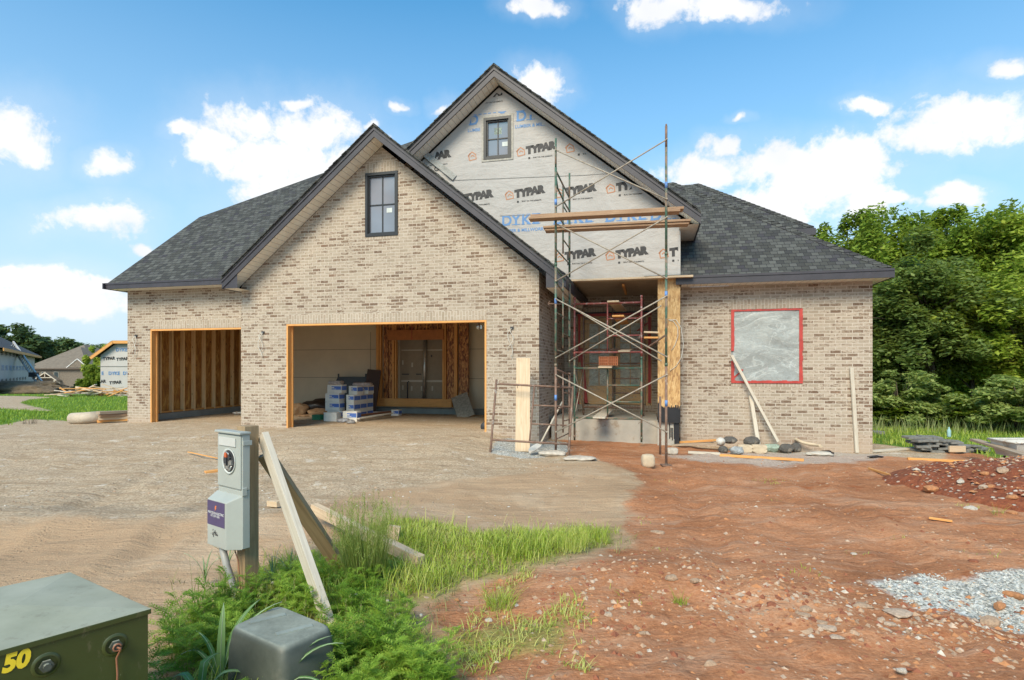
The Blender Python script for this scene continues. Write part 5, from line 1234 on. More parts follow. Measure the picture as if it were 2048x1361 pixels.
b1 = MB(); b1.beam(mpw(V((-1.66, 3.80, .93))), mpw(V((-1.25, 4.25, -.05))), .042, .105, (.3, -.3, .9)); b1.build('brace', WOOD_P, MP, bevel=.002)
gst = 'boards lying in the grass behind the meter post'
plank('grass_board', at(628, 1052, .16), at(842, 1137, .05), .07, .085, WOOD, 'long pale two-by-four lying through the seed grass', 'board', gst)
plank('board_stub', at(783, 1090, .0), W(789, 1052, G(783, 1090).y), .10, .04, WOOD, 'short pale board stub standing up at the grass edge', 'board', gst, (0, -1, 0))
plank('board_end', at(540, 1012, .03), at(560, 1014, .03), .08, .06, WOOD, 'small pale board end on the sand behind the brace', 'board', gst)
# pad-mounted transformer
C0 = V((-1.34, 2.08, 0)); dF = V((-.666, -.746, 0)); dB = V((-.586, .369, 0)); hT = .62; nF = V((.746, -.666, 0)); bl, fl_len = .69, .85
TFm = thing('transformer_box', 'dark green metal transformer box with yellow number 50 at the lower left', 'transformer', C0)
mb = MB(); O = V((0, 0, 0)); A, B, C, D = O, dF*fl_len, dF*fl_len+dB.normalized()*bl, dB.normalized()*bl
up1 = V((0, 0, hT)); 
for p_, q_ in ((A, B), (B, C), (C, D), (D, A)): mb.face([p_, q_, q_+up1*.985, p_+up1*.985])
body = mb.build('body', TRANS, TFm)
mb = MB(); ov = .012; ctr = (A+C)/2; grow = lambda p_: p_+(p_-ctr).normalized()*ov
q4 = [grow(p_) for p_ in (A, B, C, D)]; zt_, zl = hT, hT-.018
for p_, q_ in zip(q4, q4[1:]+q4[:1]): mb.face([p_+V((0, 0, zl)), q_+V((0, 0, zl)), q_+V((0, 0, zt_)), p_+V((0, 0, zt_))])
r1_ = A.lerp(D, .5).lerp(B.lerp(C, .5), .32)+V((0, 0, zt_+.022)); r2_ = A.lerp(D, .5).lerp(B.lerp(C, .5), .72)+V((0, 0, zt_+.022)); T4 = [p_+V((0, 0, zt_)) for p_ in q4]
mb.face([T4[0], r1_, r2_, T4[1]]); mb.face([T4[1], r2_, T4[2]]); mb.face([T4[2], r2_, r1_, T4[3]]); mb.face([T4[3], r1_, T4[0]])
mb.build('lid', TRANS, TFm, bevel=.003)
def tfp(u, v, off=0):
    d = V(((u-CX)/F, 1, (HZ-v)/F)); t_ = (C0.dot(nF))/(V((d.x, d.y, 0)).dot(nF)); return V((d.x*t_, d.y*t_, EYE+d.z*t_))-C0+nF*off
def bolt(u, v, wire=False):
    c = tfp(u, v); x = -dF; z = V((0, 0, 1)); mb = MB()
    for (r0, o0_, r1_, o1) in ((.040, .001, .034, .006), (.034, .006, .030, .006)):
        for k in range(24):
            f0 = lambda r_, o_, kk: c+nF*o_+x*r_*math.cos(kk*math.pi/12)+z*r_*math.sin(kk*math.pi/12)
            mb.face([f0(r0, o0_, k), f0(r0, o0_, k+1), f0(r1_, o1, k+1), f0(r1_, o1, k)], smooth=True)
    mb.build('bolt_recess', TRANS, body)
    mb = MB()
    for r0, o0_, r1_, o1 in ((.020, .006, .020, .016), (.020, .016, .011, .016), (.011, .016, .011, .028), (.011, .028, 0.0005, .028)):
        for k in range(6 if r0 > .012 else 10):
            n_ = 6 if r0 > .012 else 10; f0 = lambda r_, o_, kk: c+nF*o_+x*r_*math.cos(kk*2*math.pi/n_)+z*r_*math.sin(kk*2*math.pi/n_)
            mb.face([f0(r0, o0_, k), f0(r0, o0_, k+1), f0(r1_, o1, k+1), f0(r1_, o1, k)])
    mb.build('bolt', PED, body)
    if wire:
        mb = MB(); mb.tube([c+nF*.03, c+nF*.045+x*.006, c+nF*.035+x*.008+z*-.01, c+nF*.02-z*.04, c+nF*.015-z*.10+x*.004, c+nF*.02-z*.2], .0035, 6)
        mb.tube([c+nF*.03+x*.012*math.cos(a_)+z*.012*math.sin(a_) for a_ in [k*.6 for k in range(11)]], .003, 5); mb.build('locking_wire', COPPER, body)
bolt(92, 1330); bolt(230, 1290, True)
lt = MB(); p5 = tfp(3, 1346, .003); ang = tfp(58, 1334, .003)-p5
wt = text_mesh(lt, '50', (0, 0, 0), (1, 0, 0), (0, 0, 1), .115, 0, .0062)
sc_ = ang.length/wt; lt.v = [tuple(p5+(-dF)*(x*sc_+z*.10)+V((0, 0, z*.66))) for x, y, z in lt.v]; lt.build('number_decal', YELLOW, body)
# low grey-green plastic pedestal
PD = thing('utility_pedestal', 'low grey-green plastic utility pedestal half hidden in weeds', 'utility box', (-1.09, 2.66, 0))
tq = [V((-1.29, 2.64, 0)), V((-1.0, 2.45, 0)), V((-.865, 2.64, 0)), V((-1.18, 2.86, 0))]; tq = [p_-V((-1.09, 2.66, 0)) for p_ in tq]
mb = MB()
def ring(sc, z, rd=.15, n_=5):
    out = []
    for i in range(4):
        p_, a_, b_ = tq[i]*sc, tq[i-1]*sc, tq[(i+1) % 4]*sc
        s0, s1 = p_.lerp(a_, rd), p_.lerp(b_, rd)
        for k in range(n_+1):
            t_ = k/n_; out.append((s0*(1-t_)**2+p_*2*t_*(1-t_)+s1*t_*t_)+V((0, 0, z)))
    return out
rs = [ring(1.30, -.05), ring(1.25, .20), ring(1.17, .275), ring(1.10, .298), ring(1.02, .304)]
for A_, B_ in zip(rs, rs[1:]):
    for k in range(len(A_)): mb.face([A_[k], A_[(k+1) % len(A_)], B_[(k+1) % len(A_)], B_[k]], smooth=True)
mb.face(rs[-1]); mb.build('cover', PED, PD)
mb = MB(); e_1 = (tq[1]-tq[0]).normalized(); e_2 = (tq[3]-tq[0]).normalized()
for o_ in (tq[0]*.72+V((.06, .07, 0)), tq[2]*.62-V((.05, .05, 0))):
    mb.box(o_+V((0, 0, .306)), (.16, .03, .004), (V((.82, .57, 0)), V((-.57, .82, 0)), V((0, 0, 1))))
mb.build('warning_plate', simple('plate_grey', (.26, .29, .26), .5), PD)

# ================================================================ ROCKS
def rockmesh(seed, flat=.6):
    bm = bmesh.new(); bmesh.ops.create_icosphere(bm, subdivisions=2, radius=.5); rr_ = random.Random(seed)
    cuts = [V((rr_.gauss(0, 1), rr_.gauss(0, 1), rr_.gauss(0, 1))).normalized() for _ in range(7)]; offs = [rr_.uniform(.24, .38) for _ in cuts]
    for v_ in bm.verts:
        c = v_.co.copy()
        for n_, o_ in zip(cuts, offs):
            d = c.dot(n_)
            if d > o_: c -= n_*(d-o_)*.9
        c *= 1+.12*noise.noise(c*5+V((seed, 0, 0))); v_.co = V((c.x, c.y*.85, c.z*flat+.12))
    me = bpy.data.meshes.new('rock'); bm.to_mesh(me); bm.free(); return me
RM = {}
def rock(u, v, wpx, kind, lab, fl_=0.6, on=None):
    q = on or at(u, v); wd = wpx*q.y/F; sd_ = rnd.randrange(5); key = (sd_, kind, fl_)
    if key not in RM:
        me = rockmesh(sd_*7+3, fl_); me.materials.append(ROCK[kind]); RM[key] = me
    o = link('rock', RM[key], None, q+V((0, wd*.3, -.01)), rnd.uniform(-.5, .5), (wd*1.15, wd*.9, wd*.95)); tag(o, lab, 'rock', 'loose rocks on the red clay')
    return o
zx = lambda x, y: (1248+x/2.56, 860+y/2.56); zy = lambda x, y: (700+x/3.413, 980+y/3.413)
RK = [(zx(882, 712), 24, 'tan', 'flat tan rock alone on bare clay', .4), (zx(685, 775), 20, 'orange', 'orange rock left of the scattered rubble band'), (zx(1040, 765), 18, 'tan', 'tan rock at the top of the rubble band'), (zx(600, 610), 12, 'tan', 'small tan rock on smooth dark clay'),
 (zx(320, 662), 18, 'orange', 'orange rock on the crest of the low stony hump'), (zx(460, 712), 24, 'orange', 'bright orange flat rock right of the stony hump', .35), (zx(765, 912), 30, 'red', 'dark red rock amid the rubble band'), (zx(865, 925), 15, 'orange', 'small orange rock right of the dark red one'),
 (zx(940, 925), 24, 'tan', 'blocky tan rock above the row of flat slabs'), (zx(935, 958), 34, 'tan', 'first flat pale slab in the slanting row', .25), (zx(968, 980), 22, 'red', 'red rock between two flat pale slabs'), (zx(1025, 995), 30, 'tan', 'second flat pale slab in the slanting row', .25), (zx(1065, 1030), 42, 'pale', 'large flat pale slab at the middle of the row', .25), (zx(1100, 1075), 34, 'pale', 'flat pinkish slab at the lower end of the row', .2), (zx(1045, 1068), 17, 'red', 'dark red rock beside the lowest pinkish slab'),
 (zx(803, 868), 14, 'red', 'small red rock above the dark red one'), (zx(935, 842), 14, 'red', 'small red rock above the blocky tan one'), (zx(712, 952), 17, 'tan', 'brown rock at the left of the rubble band'), (zx(548, 972), 20, 'pale', 'pale rock at the foot of the stony hump'),
 (zx(1190, 1022), 15, 'orange', 'small orange block right of the flat slabs'), (zx(1352, 1036), 28, 'pale', 'flat pale rock below the bone-like stone', .35), (zx(1375, 1005), 24, 'pale', 'pale tan rock just under the bone-like stone'), (zx(1325, 975), 15, 'pale', 'upright pale stone left of the bone-like stone', .9), (zx(1440, 968), 62, 'pale', 'long bone-like pale stone at the gravel edge', .22),
 (zx(1155, 912), 18, 'white', 'small white stone at the left tip of the gravel'), (zx(1240, 918), 42, 'tan', 'wide tan slab left of the gravel patch', .25), (zx(1505, 790), 14, 'red', 'dark red lump on the grey gravel, left one'), (zx(1807, 680), 20, 'red', 'red rock above the grey gravel patch'), (zx(1945, 915), 30, 'orange', 'orange rock lying on the grey gravel'),
 (zx(1900, 1000), 40, 'tan', 'big tan rock at the lower edge of the gravel'), (zx(1760, 1000), 17, 'red', 'red rock left of the big tan rock'), (zx(2015, 860), 34, 'orange', 'large orange rock at the right frame edge on gravel'), (zx(1522, 1085), 18, 'white', 'white stone alone below the gravel patch'), (zx(1436, 1238), 22, 'white', 'pale stone near the bottom edge, with a red one beside it'), (zx(1470, 1228), 16, 'red', 'red stone near the bottom edge beside the pale one'), (zx(450, 1212), 30, 'tan', 'tan wedge-shaped rock near the bottom centre'),
 (zx(1795, 422), 32, 'white', 'white block at the foot of the red spoil heap'), (zx(1716, 440), 16, 'orange', 'orange rock left of the white block at the heap foot'), (zx(1470, 262), 14, 'orange', 'small orange rock by the broken lath'), (zx(185, 540), 34, 'tan', 'flat pale rock below the orange stained clay', .35), (zx(2005, 435), 22, 'orange', 'orange rock at the heap foot near the frame edge'), (zx(1900, 442), 14, 'tan', 'small tan rock at the heap foot'), (zx(2020, 462), 18, 'orange', 'orange rock lowest at the heap foot'),
 (zx(370, 780), 22, 'tan', 'tan rock on the right flank of the stony hump'), (zx(250, 765), 26, 'tan', 'ochre rock on top of the stony hump'), (zx(100, 1045), 18, 'tan', 'tan stone low on the stony hump'), (zx(1185, 640), 14, 'white', 'pale stone in the whitish streak'), (zx(1560, 945), 16, 'orange', 'orange stone between bone-like stone and gravel'),
 (zy(945, 900), 20, 'white', 'white rock in the grass tuft on the stony ground'), (zy(1305, 885), 13, 'white', 'round cream stone beside the grass patch'), (zy(1765, 860), 22, 'pale', 'smooth oval pale stone on the hump'), (zy(1785, 815), 14, 'pale', 'small pale stone touching the oval one'), (zy(1415, 752), 11, 'pale', 'upright pink stone above the grass patch', .95), (zy(1540, 905), 19, 'white', 'angular white stone right of the grass patch'),
 (zy(1160, 790), 15, 'white', 'white stone above the grass patch, left of a pair'), (zy(1190, 805), 11, 'pale', 'pale stone above the grass patch, right of a pair'), (zy(1410, 800), 20, 'pale', 'pale stone under the upright pink one', .4), (zy(445, 680), 14, 'tan', 'tan stone under the weeds'), (zy(515, 740), 14, 'pale', 'pinkish stone under the weeds'), (zy(730, 752), 13, 'orange', 'orange stone left of the grass tuft'), (zy(1000, 1180), 14, 'white', 'white stone low on the dry grass slope'), (zy(2030, 985), 16, 'pale', 'pale stone at the edge of the smooth clay'), (zy(1490, 1290), 16, 'tan', 'tan stone cut by the bottom edge')]
for r_ in RK: rock(*r_[0], r_[1], r_[2], r_[3], *(r_[4:5] or (.6,)))
ml = [('orange', 'rounded orange rock'), ('pale', 'pale rock'), ('orange', 'cracked orange rock'), ('tan', 'tan rock'), ('orange', 'flat orange rock'), ('white', 'whitish rock')]
for k, (u, v, w_) in enumerate(((1862+8, 990-6, 30), (1972, 978, 20), (1985, 975, 16), (2012, 945, 26), (1975, 950, 18), (1925, 965, 16), (2030, 998, 20))):
    t_ = .0; X = (u-CX)/F
    for Y in np.linspace(5.9, 9.5, 240):                      # first point of the heap on that line of sight
        if EYE+(HZ-v)/F*Y <= mound_z(X*Y, Y): break
    kd, nm = ml[k % 6]; rock(0, 0, w_, kd, nm+(' near the left toe of the spoil heap', ' half way up the spoil heap', ' beside the other on the heap flank', ' close under the heap crest at the right', ' on the upper left flank of the heap', ' on the left flank of the heap', ' low on the heap near the frame edge')[k], .6, V((X*Y, Y, mound_z(X*Y, Y))))
# rubble too small to count
def scatter_rocks(name, n_, sampler, smin, smax, mats, label):
    r2 = np.random.default_rng(5); base = np.array([(0, 0, 1), (1, 0, 0), (0, 1, 0), (-1, 0, 0), (0, -1, 0), (0, 0, -.6)], float); bf = np.array([(0, 1, 2), (0, 2, 3), (0, 3, 4), (0, 4, 1), (5, 2, 1), (5, 3, 2), (5, 4, 3), (5, 1, 4)])
    P_ = sampler(r2, n_); n_ = len(P_); s = smin+(smax-smin)*r2.random(n_)**3; ang = r2.random(n_)*6.28
    v = base[None]*(.6+.7*r2.random((n_, 6, 1)))*s[:, None, None]*np.array([1, .8, .55]); ca, sa = np.cos(ang)[:, None], np.sin(ang)[:, None]
    x, y = v[..., 0]*ca-v[..., 1]*sa, v[..., 0]*sa+v[..., 1]*ca; v = np.stack([x, y, v[..., 2]], 2)+P_[:, None, :]
    f_ = (bf[None]+np.arange(n_)[:, None, None]*6).reshape(-1, 3); mi = np.repeat(r2.choice(len(mats), n_, p=[.36, .12, .22, .26, .04]), 8)
    o = link(name, npmesh(name, v.reshape(-1, 3), f_, mats, mi)); tag(o, label, 'rubble', None, 'stuff'); return o
from mathutils.bvhtree import BVHTree
gbv = BVHTree.FromPolygons([tuple(p_) for p_ in np.stack([GXX.ravel(), GYY.ravel(), Z.ravel()], 1)], [tuple(map(int, f_)) for f_ in fc])
def gtop(x, y):
    h_ = gbv.ray_cast(V((x, y, 20)), V((0, 0, -1)))[0]; return h_.z if h_ else 0
def samp_red(r2, n_):
    out = []
    while len(out) < n_:
        Y = 2.4+(r2.random()**1.5)*8.5; X = (-.5+r2.random()*1.5)*Y; i = np.array([[X]]), np.array([[Y]])
        d = poly_sd(RED, *i)[0, 0]; dens = noise.noise(V((X*1.1, Y*1.1, 5)))*.5+.42
        hump = math.exp(-(((X-.95)/.9)**2+((Y-3.9)/.7)**2)); band = math.exp(-((Y-(3.55-(X-1.8)*.25))/.35)**2)*(X > 1.2)*(X < 3.4)
        if d > 0 and r2.random() < .025+.22*max(0, dens-.45)+.85*hump*max(.1, dens)+.55*band: out.append((X, Y, gtop(X, Y)-.002))
    return np.array(out)
scatter_rocks('rubble', 5200, samp_red, .004, .032, [ROCK['tan'], ROCK['pale'], ROCK['orange'], ROCK['red'], ROCK['white']], 'small loose stones scattered over the red clay')
def samp_mound(r2, n_):
    out = []
    while len(out) < n_:
        a_ = r2.random()*6.28; rr_ = r2.random()**.6*1.02; X, Y = MC[0]+MR[0]*rr_*math.cos(a_), MC[1]+MR[1]*rr_*math.sin(a_)
        if Y < MC[1]+1.3: out.append((X, Y, mound_z(X, Y)+.01))
    return np.array(out)
scatter_rocks('heap_stones', 3600, samp_mound, .012, .05, [ROCK['tan'], ROCK['pale'], ROCK['orange'], ROCK['red'], ROCK['white']], 'small stones covering the red spoil heap')
greys = [simple('gravel_%d' % k, c, .85, .3, 20) for k, c in enumerate(((.42, .42, .39), (.30, .30, .28), (.58, .56, .52), (.50, .46, .40), (.22, .22, .21)))]
def samp_grey(r2, n_):
    out = []
    while len(out) < n_:
        X, Y = 1.8+r2.random()*2.6, 3.0+r2.random()*1.2
        d = poly_sd(GREY, np.array([[X]]), np.array([[Y]]))[0, 0]+.22*noise.noise(V((X*3, Y*3, 0)))
        if d > .0 or r2.random() < .05*math.exp(d*4): out.append((X, Y, gtop(X, Y)+.002))
    return np.array(out)
scatter_rocks('grey_gravel', 6500, samp_grey, .005, .017, greys, 'crushed grey gravel spread at the right foreground')
def samp_drive(r2, n_):
    out = []
    while len(out) < n_:
        Y = 5.5+r2.random()*6.5; X = (-1.0+r2.random()*1.15)*Y; a_, b_ = W2H(X, Y)
        if b_ < 4.5 and not (b_ > -.05 and b_ < .9 and (a_ > 2.2 or a_ < -6.9 or -4.3 < a_ < -2.4)) and r2.random() < .4+noise.noise(V((X*.8, Y*.8, 3))): out.append((X, Y, gtop(X, Y)+.002))
    return np.array(out)
scatter_rocks('drive_gravel', 3200, samp_drive, .006, .022, [simple('gravel_tan', (.36, .28, .20), .9, .3, 20), greys[3], ROCK['tan'], simple('gravel_brown', (.26, .19, .13), .9, .3, 20), ROCK['white']], 'loose pale gravel over the driveway')

# ================================================================ VEGETATION
def blades(name, pts, hmin, hmax, wd, mat, label, lean=.5, seg=3, seed=1, cat='grass', stiff=1.0):
    r2 = np.random.default_rng(seed); P_ = np.asarray(pts); n_ = len(P_)
    h_ = hmin+(hmax-hmin)*r2.random(n_); a_ = r2.random(n_)*6.283; ln = lean*(.3+r2.random(n_)); w_ = wd*(.6+.8*r2.random(n_))
    dx, dy = np.cos(a_), np.sin(a_); V_ = []
    for k in range(seg+1):
        t_ = k/seg; bend = ln*t_**1.8*h_*stiff; z = h_*(t_-.35*ln*t_**2); ww = w_*(1-t_)**.7+.0006
        cx_, cy_ = P_[:, 0]+dx*bend, P_[:, 1]+dy*bend
        V_.append(np.stack([cx_-dy*ww, cy_+dx*ww, P_[:, 2]+z], 1)); V_.append(np.stack([cx_+dy*ww, cy_-dx*ww, P_[:, 2]+z], 1))
    v = np.stack(V_, 1).reshape(-1, 3); k2 = 2*(seg+1); f_ = np.array([(2*i, 2*i+1, 2*i+3, 2*i+2) for i in range(seg)])
    f_ = (f_[None]+np.arange(n_)[:, None, None]*k2).reshape(-1, 4)
    me = npmesh(name, v, f_, mat); o = link(name, me)
    if label: tag(o, label, cat, None, 'stuff')
    return o
def sample_poly(polys, n_, box, edge=.0, nz=.3, seed=3, dens=None):
    r2 = np.random.default_rng(seed); out = []
    X = box[0]+(box[1]-box[0])*r2.random(n_*6); Y = box[2]+(box[3]-box[2])*r2.random(n_*6)
    d = np.max([poly_sd(p_, X, Y) for p_ in polys], 0)
    for x, y, dd in zip(X, Y, d):
        if dd+nz*noise.noise(V((x*4, y*4, seed))) > edge and (dens is None or r2.random() < dens(x, y, dd)):
            out.append((x, y, gtop(x, y)))
            if len(out) >= n_: break
    return np.array(out)
gp = sample_poly([GRASSP], 17000, (-2.4, 1.1, 1.9, 5.2), -.06, .42, dens=lambda x, y, d: min(1, .15+d*4)*(.25+.75*max(0, noise.noise(V((x*3.4, y*3.4, 1)))*.9+.55)))
blades('grass', gp, .03, .10, .0028, GRASS, 'short green grass in the foreground patch', .9, 3, 1)
gp = sample_poly([GRASSP], 5000, (-2.4, 1.1, 1.9, 5.2), .08, .1, 8, dens=lambda x, y, d: max(.03, noise.noise(V((x*2.2, y*2.2, 8)))*1.6))
blades('tall_grass', gp, .09, .20, .0032, GRASS, 'taller tufts in the foreground grass', .6, 4, 2)
gp = sample_poly([GRASSP2], 3600, (-.4, .8, 2.5, 4.4), -.06, .3, 5, dens=lambda x, y, d: .05+.5*max(0, noise.noise(V((x*3.1, y*3.1, 4)))+.2))
blades('sparse_grass', gp, .02, .075, .0024, GRASS, 'sparse dry grass on the stony slope', 1.1, 3, 3)
gp = sample_poly([GRASSP], 1600, (-2.4, 1.1, 1.9, 5.2), -.15, .5, 12); blades('dry_grass', gp, .04, .12, .002, STRAW, 'dry straw blades among the foreground grass', 1.2, 3, 4)
def weedlets(r2): return None
gp = sample_poly([RED], 900, (.3, 6, 2.6, 8), .1, .1, 15, dens=lambda x, y, d: 1.0*(noise.noise(V((x*2.1, y*2.1, 33))) > .42)); blades('seedling_grass', gp, .015, .05, .002, GRASS, 'scattered grass seedlings on the clay', 1.0, 2, 5)
gp = sample_poly([LAWN], 30000, (-34, -8.3, 12.6, 33), .0, .5, 6, dens=lambda x, y, d: float(poly_sd(TRACK, np.array([[x]]), np.array([[y]]))[0, 0] < 0)*min(1, (18/y)**2)); blades('lawn_grass', gp, .05, .13, .012, GRASS_L, 'mown bright green lawn left of the house', .7, 2, 6)
gp = sample_poly([MEADOW], 26000, (7, 24, 9.3, 24), -.03, .5, 7, dens=lambda x, y, d: min(1, (13/y)**2)); blades('meadow_grass', gp, .06, .2, .008, GRASS, 'bright meadow grass right of the house', .7, 3, 7)
gp = sample_poly([MEADOW], 3800, (8, 26, 14.5, 20), .0, .6, 9); blades('tall_meadow_grass', gp, .25, .6, .007, leaf_mat('meadow_tall', (.13, .19, .05), (.22, .28, .09), (.34, .36, .16), .3, 1), 'tall pale seeding grass along the foot of the trees', .5, 3, 8)

# feathery weeds
def weedmesh(seed, nst=9, hgt=.34, spread=.30, fl=.15):
    r_ = random.Random(seed); vs, fs = [], []
    def quad(a_, b_, c_, d_): i = len(vs); vs.extend([a_, b_, c_, d_]); fs.append((i, i+1, i+2, i+3))
    def frond(o, d, up, L):
        side = d.cross(up).normalized(); npn = 6; prev = o
        for k in range(1, npn+1):
            t_ = k/npn; c = o+d*L*t_+V((0, 0, -.35*L*t_*t_)); w_ = .0022
            quad(tuple(prev-side*w_), tuple(prev+side*w_), tuple(c+side*w_), tuple(c-side*w_)); 
            pl_ = L*.42*math.sin(math.pi*min(1, t_*.85+.12))
            for s_ in (-1, 1):
                pd = (side*s_+d*.75+V((0, 0, r_.uniform(-.1, .1)))).normalized()
                for q_ in range(3):                            # lobes of a pinna
                    a0 = prev.lerp(c, .5)+pd*pl_*q_/3; ln = pl_*(.55-.1*q_); ps = pd.cross(up).normalized()
                    for s2 in ((-1, 1) if q_ < 2 else (0,)):
                        ld = (pd+ps*s2*.8).normalized(); lw = ln*.17; pp_ = ld.cross(up).normalized()
                        quad(tuple(a0), tuple(a0+ld*ln*.55-pp_*lw), tuple(a0+ld*ln), tuple(a0+ld*ln*.55+pp_*lw))
            prev = c
    for s in range(nst):
        a_ = r_.random()*6.283; rr_ = spread*.5*math.sqrt(r_.random()); base = V((rr_*math.cos(a_), rr_*math.sin(a_), 0)); h_ = hgt*r_.uniform(.55, 1)*(1-.45*rr_/spread)
        top = base+V((math.cos(a_), math.sin(a_), 0))*rr_*.8+V((0, 0, h_)); sd_ = V((.003, 0, 0)); quad(tuple(base-sd_), tuple(base+sd_), tuple(top+sd_*.6), tuple(top-sd_*.6))
        nf = 9
        for k in range(nf):
            t_ = .25+.75*k/(nf-1); p_ = base.lerp(top, t_); az = k*2.4+r_.random(); el = .15+.8*t_*r_.uniform(.6, 1.1)
            d = V((math.cos(az)*math.cos(el), math.sin(az)*math.cos(el), math.sin(el))); frond(p_, d, V((0, 0, 1)) if el < 1.2 else V((math.cos(az+1), math.sin(az+1), 0)), fl*r_.uniform(.7, 1.1)*(1.1-.35*t_))
    return npmesh('feathery_weed', np.array(vs), np.array(fs), WEED)
WM = [weedmesh(k+1, 9+k, .30+.03*k, .30) for k in range(4)]
gw = 'feathery weeds round the utility boxes'
wl_ = [(400, 1300, .9, 'at the left edge of the clump'), (440, 1262, 1.0, 'left of the meter post foot'), (492, 1235, .9, 'directly at the meter post foot'), (380, 1345, .85, 'lowest on the left beside the sand'), (545, 1215, .7, 'just right of the meter post'), (450, 1330, .9, 'behind the striped blades'),
       (700, 1330, 1.0, 'right of the utility pedestal'), (655, 1372, .8, 'in front of the pedestal on the right'), (760, 1345, .9, 'between brace foot and dry slope'), (820, 1365, .9, 'low at the bottom right of the clump'), (720, 1395, .8, 'cut by the bottom edge below the brace'), (625, 1195, .8, 'between the two braces'), (590, 1175, .7, 'behind the long brace'), (700, 1235, .9, 'right beside the brace foot'), (740, 1200, .8, 'below the tall seed grass'), (790, 1260, .7, 'on the right side of the grass patch'), (560, 1420, .7, 'front of the pedestal at the bottom edge'), (860, 1400, .7, 'bottom right end of the weeds'), (680, 1170, .65, 'at the foot of the rear brace'), (600, 1235, .75, 'just behind the pedestal'), (770, 1160, .55, 'beside the long two-by-four')]
for k, (u, v, s_, lab) in enumerate(wl_):
    o = link('feathery_weed', WM[k % 4], None, at(u, v), rnd.uniform(0, 6), s_*rnd.uniform(.85, 1.05)); tag(o, 'feathery green weed '+lab, 'weed', gw)
o = link('feathery_weed', WM[1], None, (-1.34, 1.93, .05), 1.0, .9); tag(o, 'feathery green weed poking up before the transformer box', 'weed', gw)
# broad striped blades
def bladeplant(name, loc, leaves, label):
    root = thing(name, label, 'grass plant', loc)
    for (az, L, w_, lean, kink) in leaves:
        vs, fs = [], []; n_ = 14; d = V((math.cos(az), math.sin(az), 0)); sd_ = V((-d.y, d.x, 0)); p_ = V((0, 0, 0)); el = R(90)-lean*.25
        for k in range(n_+1):
            t_ = k/n_; ww = w_*math.sin(math.pi*min(1, .12+t_*.88))**.6*(1 if t_ < .96 else .3); fold = V((0, 0, .25*ww))
            vs += [tuple(p_-sd_*ww+fold), tuple(p_), tuple(p_+sd_*ww+fold)]
            el -= lean*2.3/n_*(.25+1.6*t_)+(kink if k == 8 else 0); p_ = p_+(d*math.cos(el)+V((0, 0, 1))*math.sin(el))*L/n_
            if k: i = 3*(k-1); fs += [(i, i+1, i+4, i+3), (i+1, i+2, i+5, i+4)]
        me = npmesh('leaf_blade', np.array(vs), np.array(fs), REED, smooth=True); lo = link('leaf_blade', me, root)
        mid = []
        for k in range(0, n_+1): mid.append(V(vs[3*k+1])+V((0, 0, .0015)))
        MB().tube(mid, .0016, 4).build('midrib', simple('midrib_pale', (.34, .42, .26), .6) if 'midrib_pale' not in MATS else MATS['midrib_pale'], lo)
    return root
bladeplant('broad_grass', at(440, 1375)+V((0, 0, -.02)), [(1.2, .46, .016, .5, .1), (.5, .5, .015, .55, 0), (1.9, .40, .018, .25, 0), (3.0, .40, .014, .9, .5), (.1, .36, .012, .8, 0), (2.6, .34, .013, .6, 0)], 'broad striped grass blades rising left of the utility pedestal')
bladeplant('broad_grass', at(400, 1420), [(2.9, .30, .018, .8, .7), (1.6, .34, .019, .3, 1.2), (.3, .32, .015, .9, .3), (3.6, .28, .012, 1.0, .3)], 'broad drooping grass blades at the bottom edge left of centre')
bladeplant('broad_grass', at(545, 1440), [(.35, .46, .014, .7, 0), (.6, .44, .013, .55, .2), (-.1, .40, .012, .9, .3), (1.0, .36, .009, .4, 0), (-.5, .34, .014, 1.0, .8)], 'broad striped grass blades arching in front of the utility pedestal')
for k, (u, v, lab) in enumerate(((410, 1170, 'thin-bladed young grass plant on the sand left of the meter post'), (455, 1150, 'young grass plant just behind the conduit'), (545, 1175, 'upright young grass plant right of the meter post'), (580, 1165, 'upright grass plant between post and long brace'))):
    bladeplant('young_grass', at(u, v), [(j*1.7+k, rnd.uniform(.16, .30), .005, rnd.uniform(.15, .6), 0) for j in range(6)], lab)
# wispy stems
def wisps(name, loc, n_, h0, h1, rad, label, seed, seeds=True, lean=.25, mat=None):
    r_ = random.Random(seed); vs, fs = [], []
    for k in range(n_):
        a_ = r_.random()*6.283; rr_ = rad*math.sqrt(r_.random())*.35; b_ = V((rr_*math.cos(a_), rr_*math.sin(a_), 0)); h_ = r_.uniform(h0, h1); az = a_+r_.gauss(0, .6); ln = lean*r_.uniform(.2, 1.3); pr = b_; w_ = r_.uniform(.0018, .0036)
        for j in range(1, 6):
            t_ = j/5; c = b_+V((math.cos(az), math.sin(az), 0))*ln*h_*t_**1.7+V((0, 0, h_*t_)); sd_ = V((math.cos(az+1.2+k), math.sin(az+1.2+k), 0))*w_*(1.1-t_); i = len(vs)
            vs += [tuple(pr-sd_), tuple(pr+sd_), tuple(c+sd_*.8), tuple(c-sd_*.8)]; fs.append((i, i+1, i+2, i+3)); pr = c
        if seeds and r_.random() < .45:
            for j in range(12):
                c = pr+V((r_.gauss(0, .004), r_.gauss(0, .004), -.07*j/12)); d = V((r_.gauss(0, 1), r_.gauss(0, 1), 1.4)).normalized()*.014; i = len(vs); s_ = V((.0016, 0, 0)); vs += [tuple(c-s_), tuple(c+s_), tuple(c+d+s_*.3), tuple(c+d-s_*.3)]; fs.append((i, i+1, i+2, i+3))
    o = link(name, npmesh(name, np.array(vs), np.array(fs), mat or WISP), None, loc); tag(o, label, 'grass plant'); return o
WISP = leaf_mat('wispy_grass', (.11, .17, .03), (.22, .30, .06), (.38, .40, .14), .35, 3)
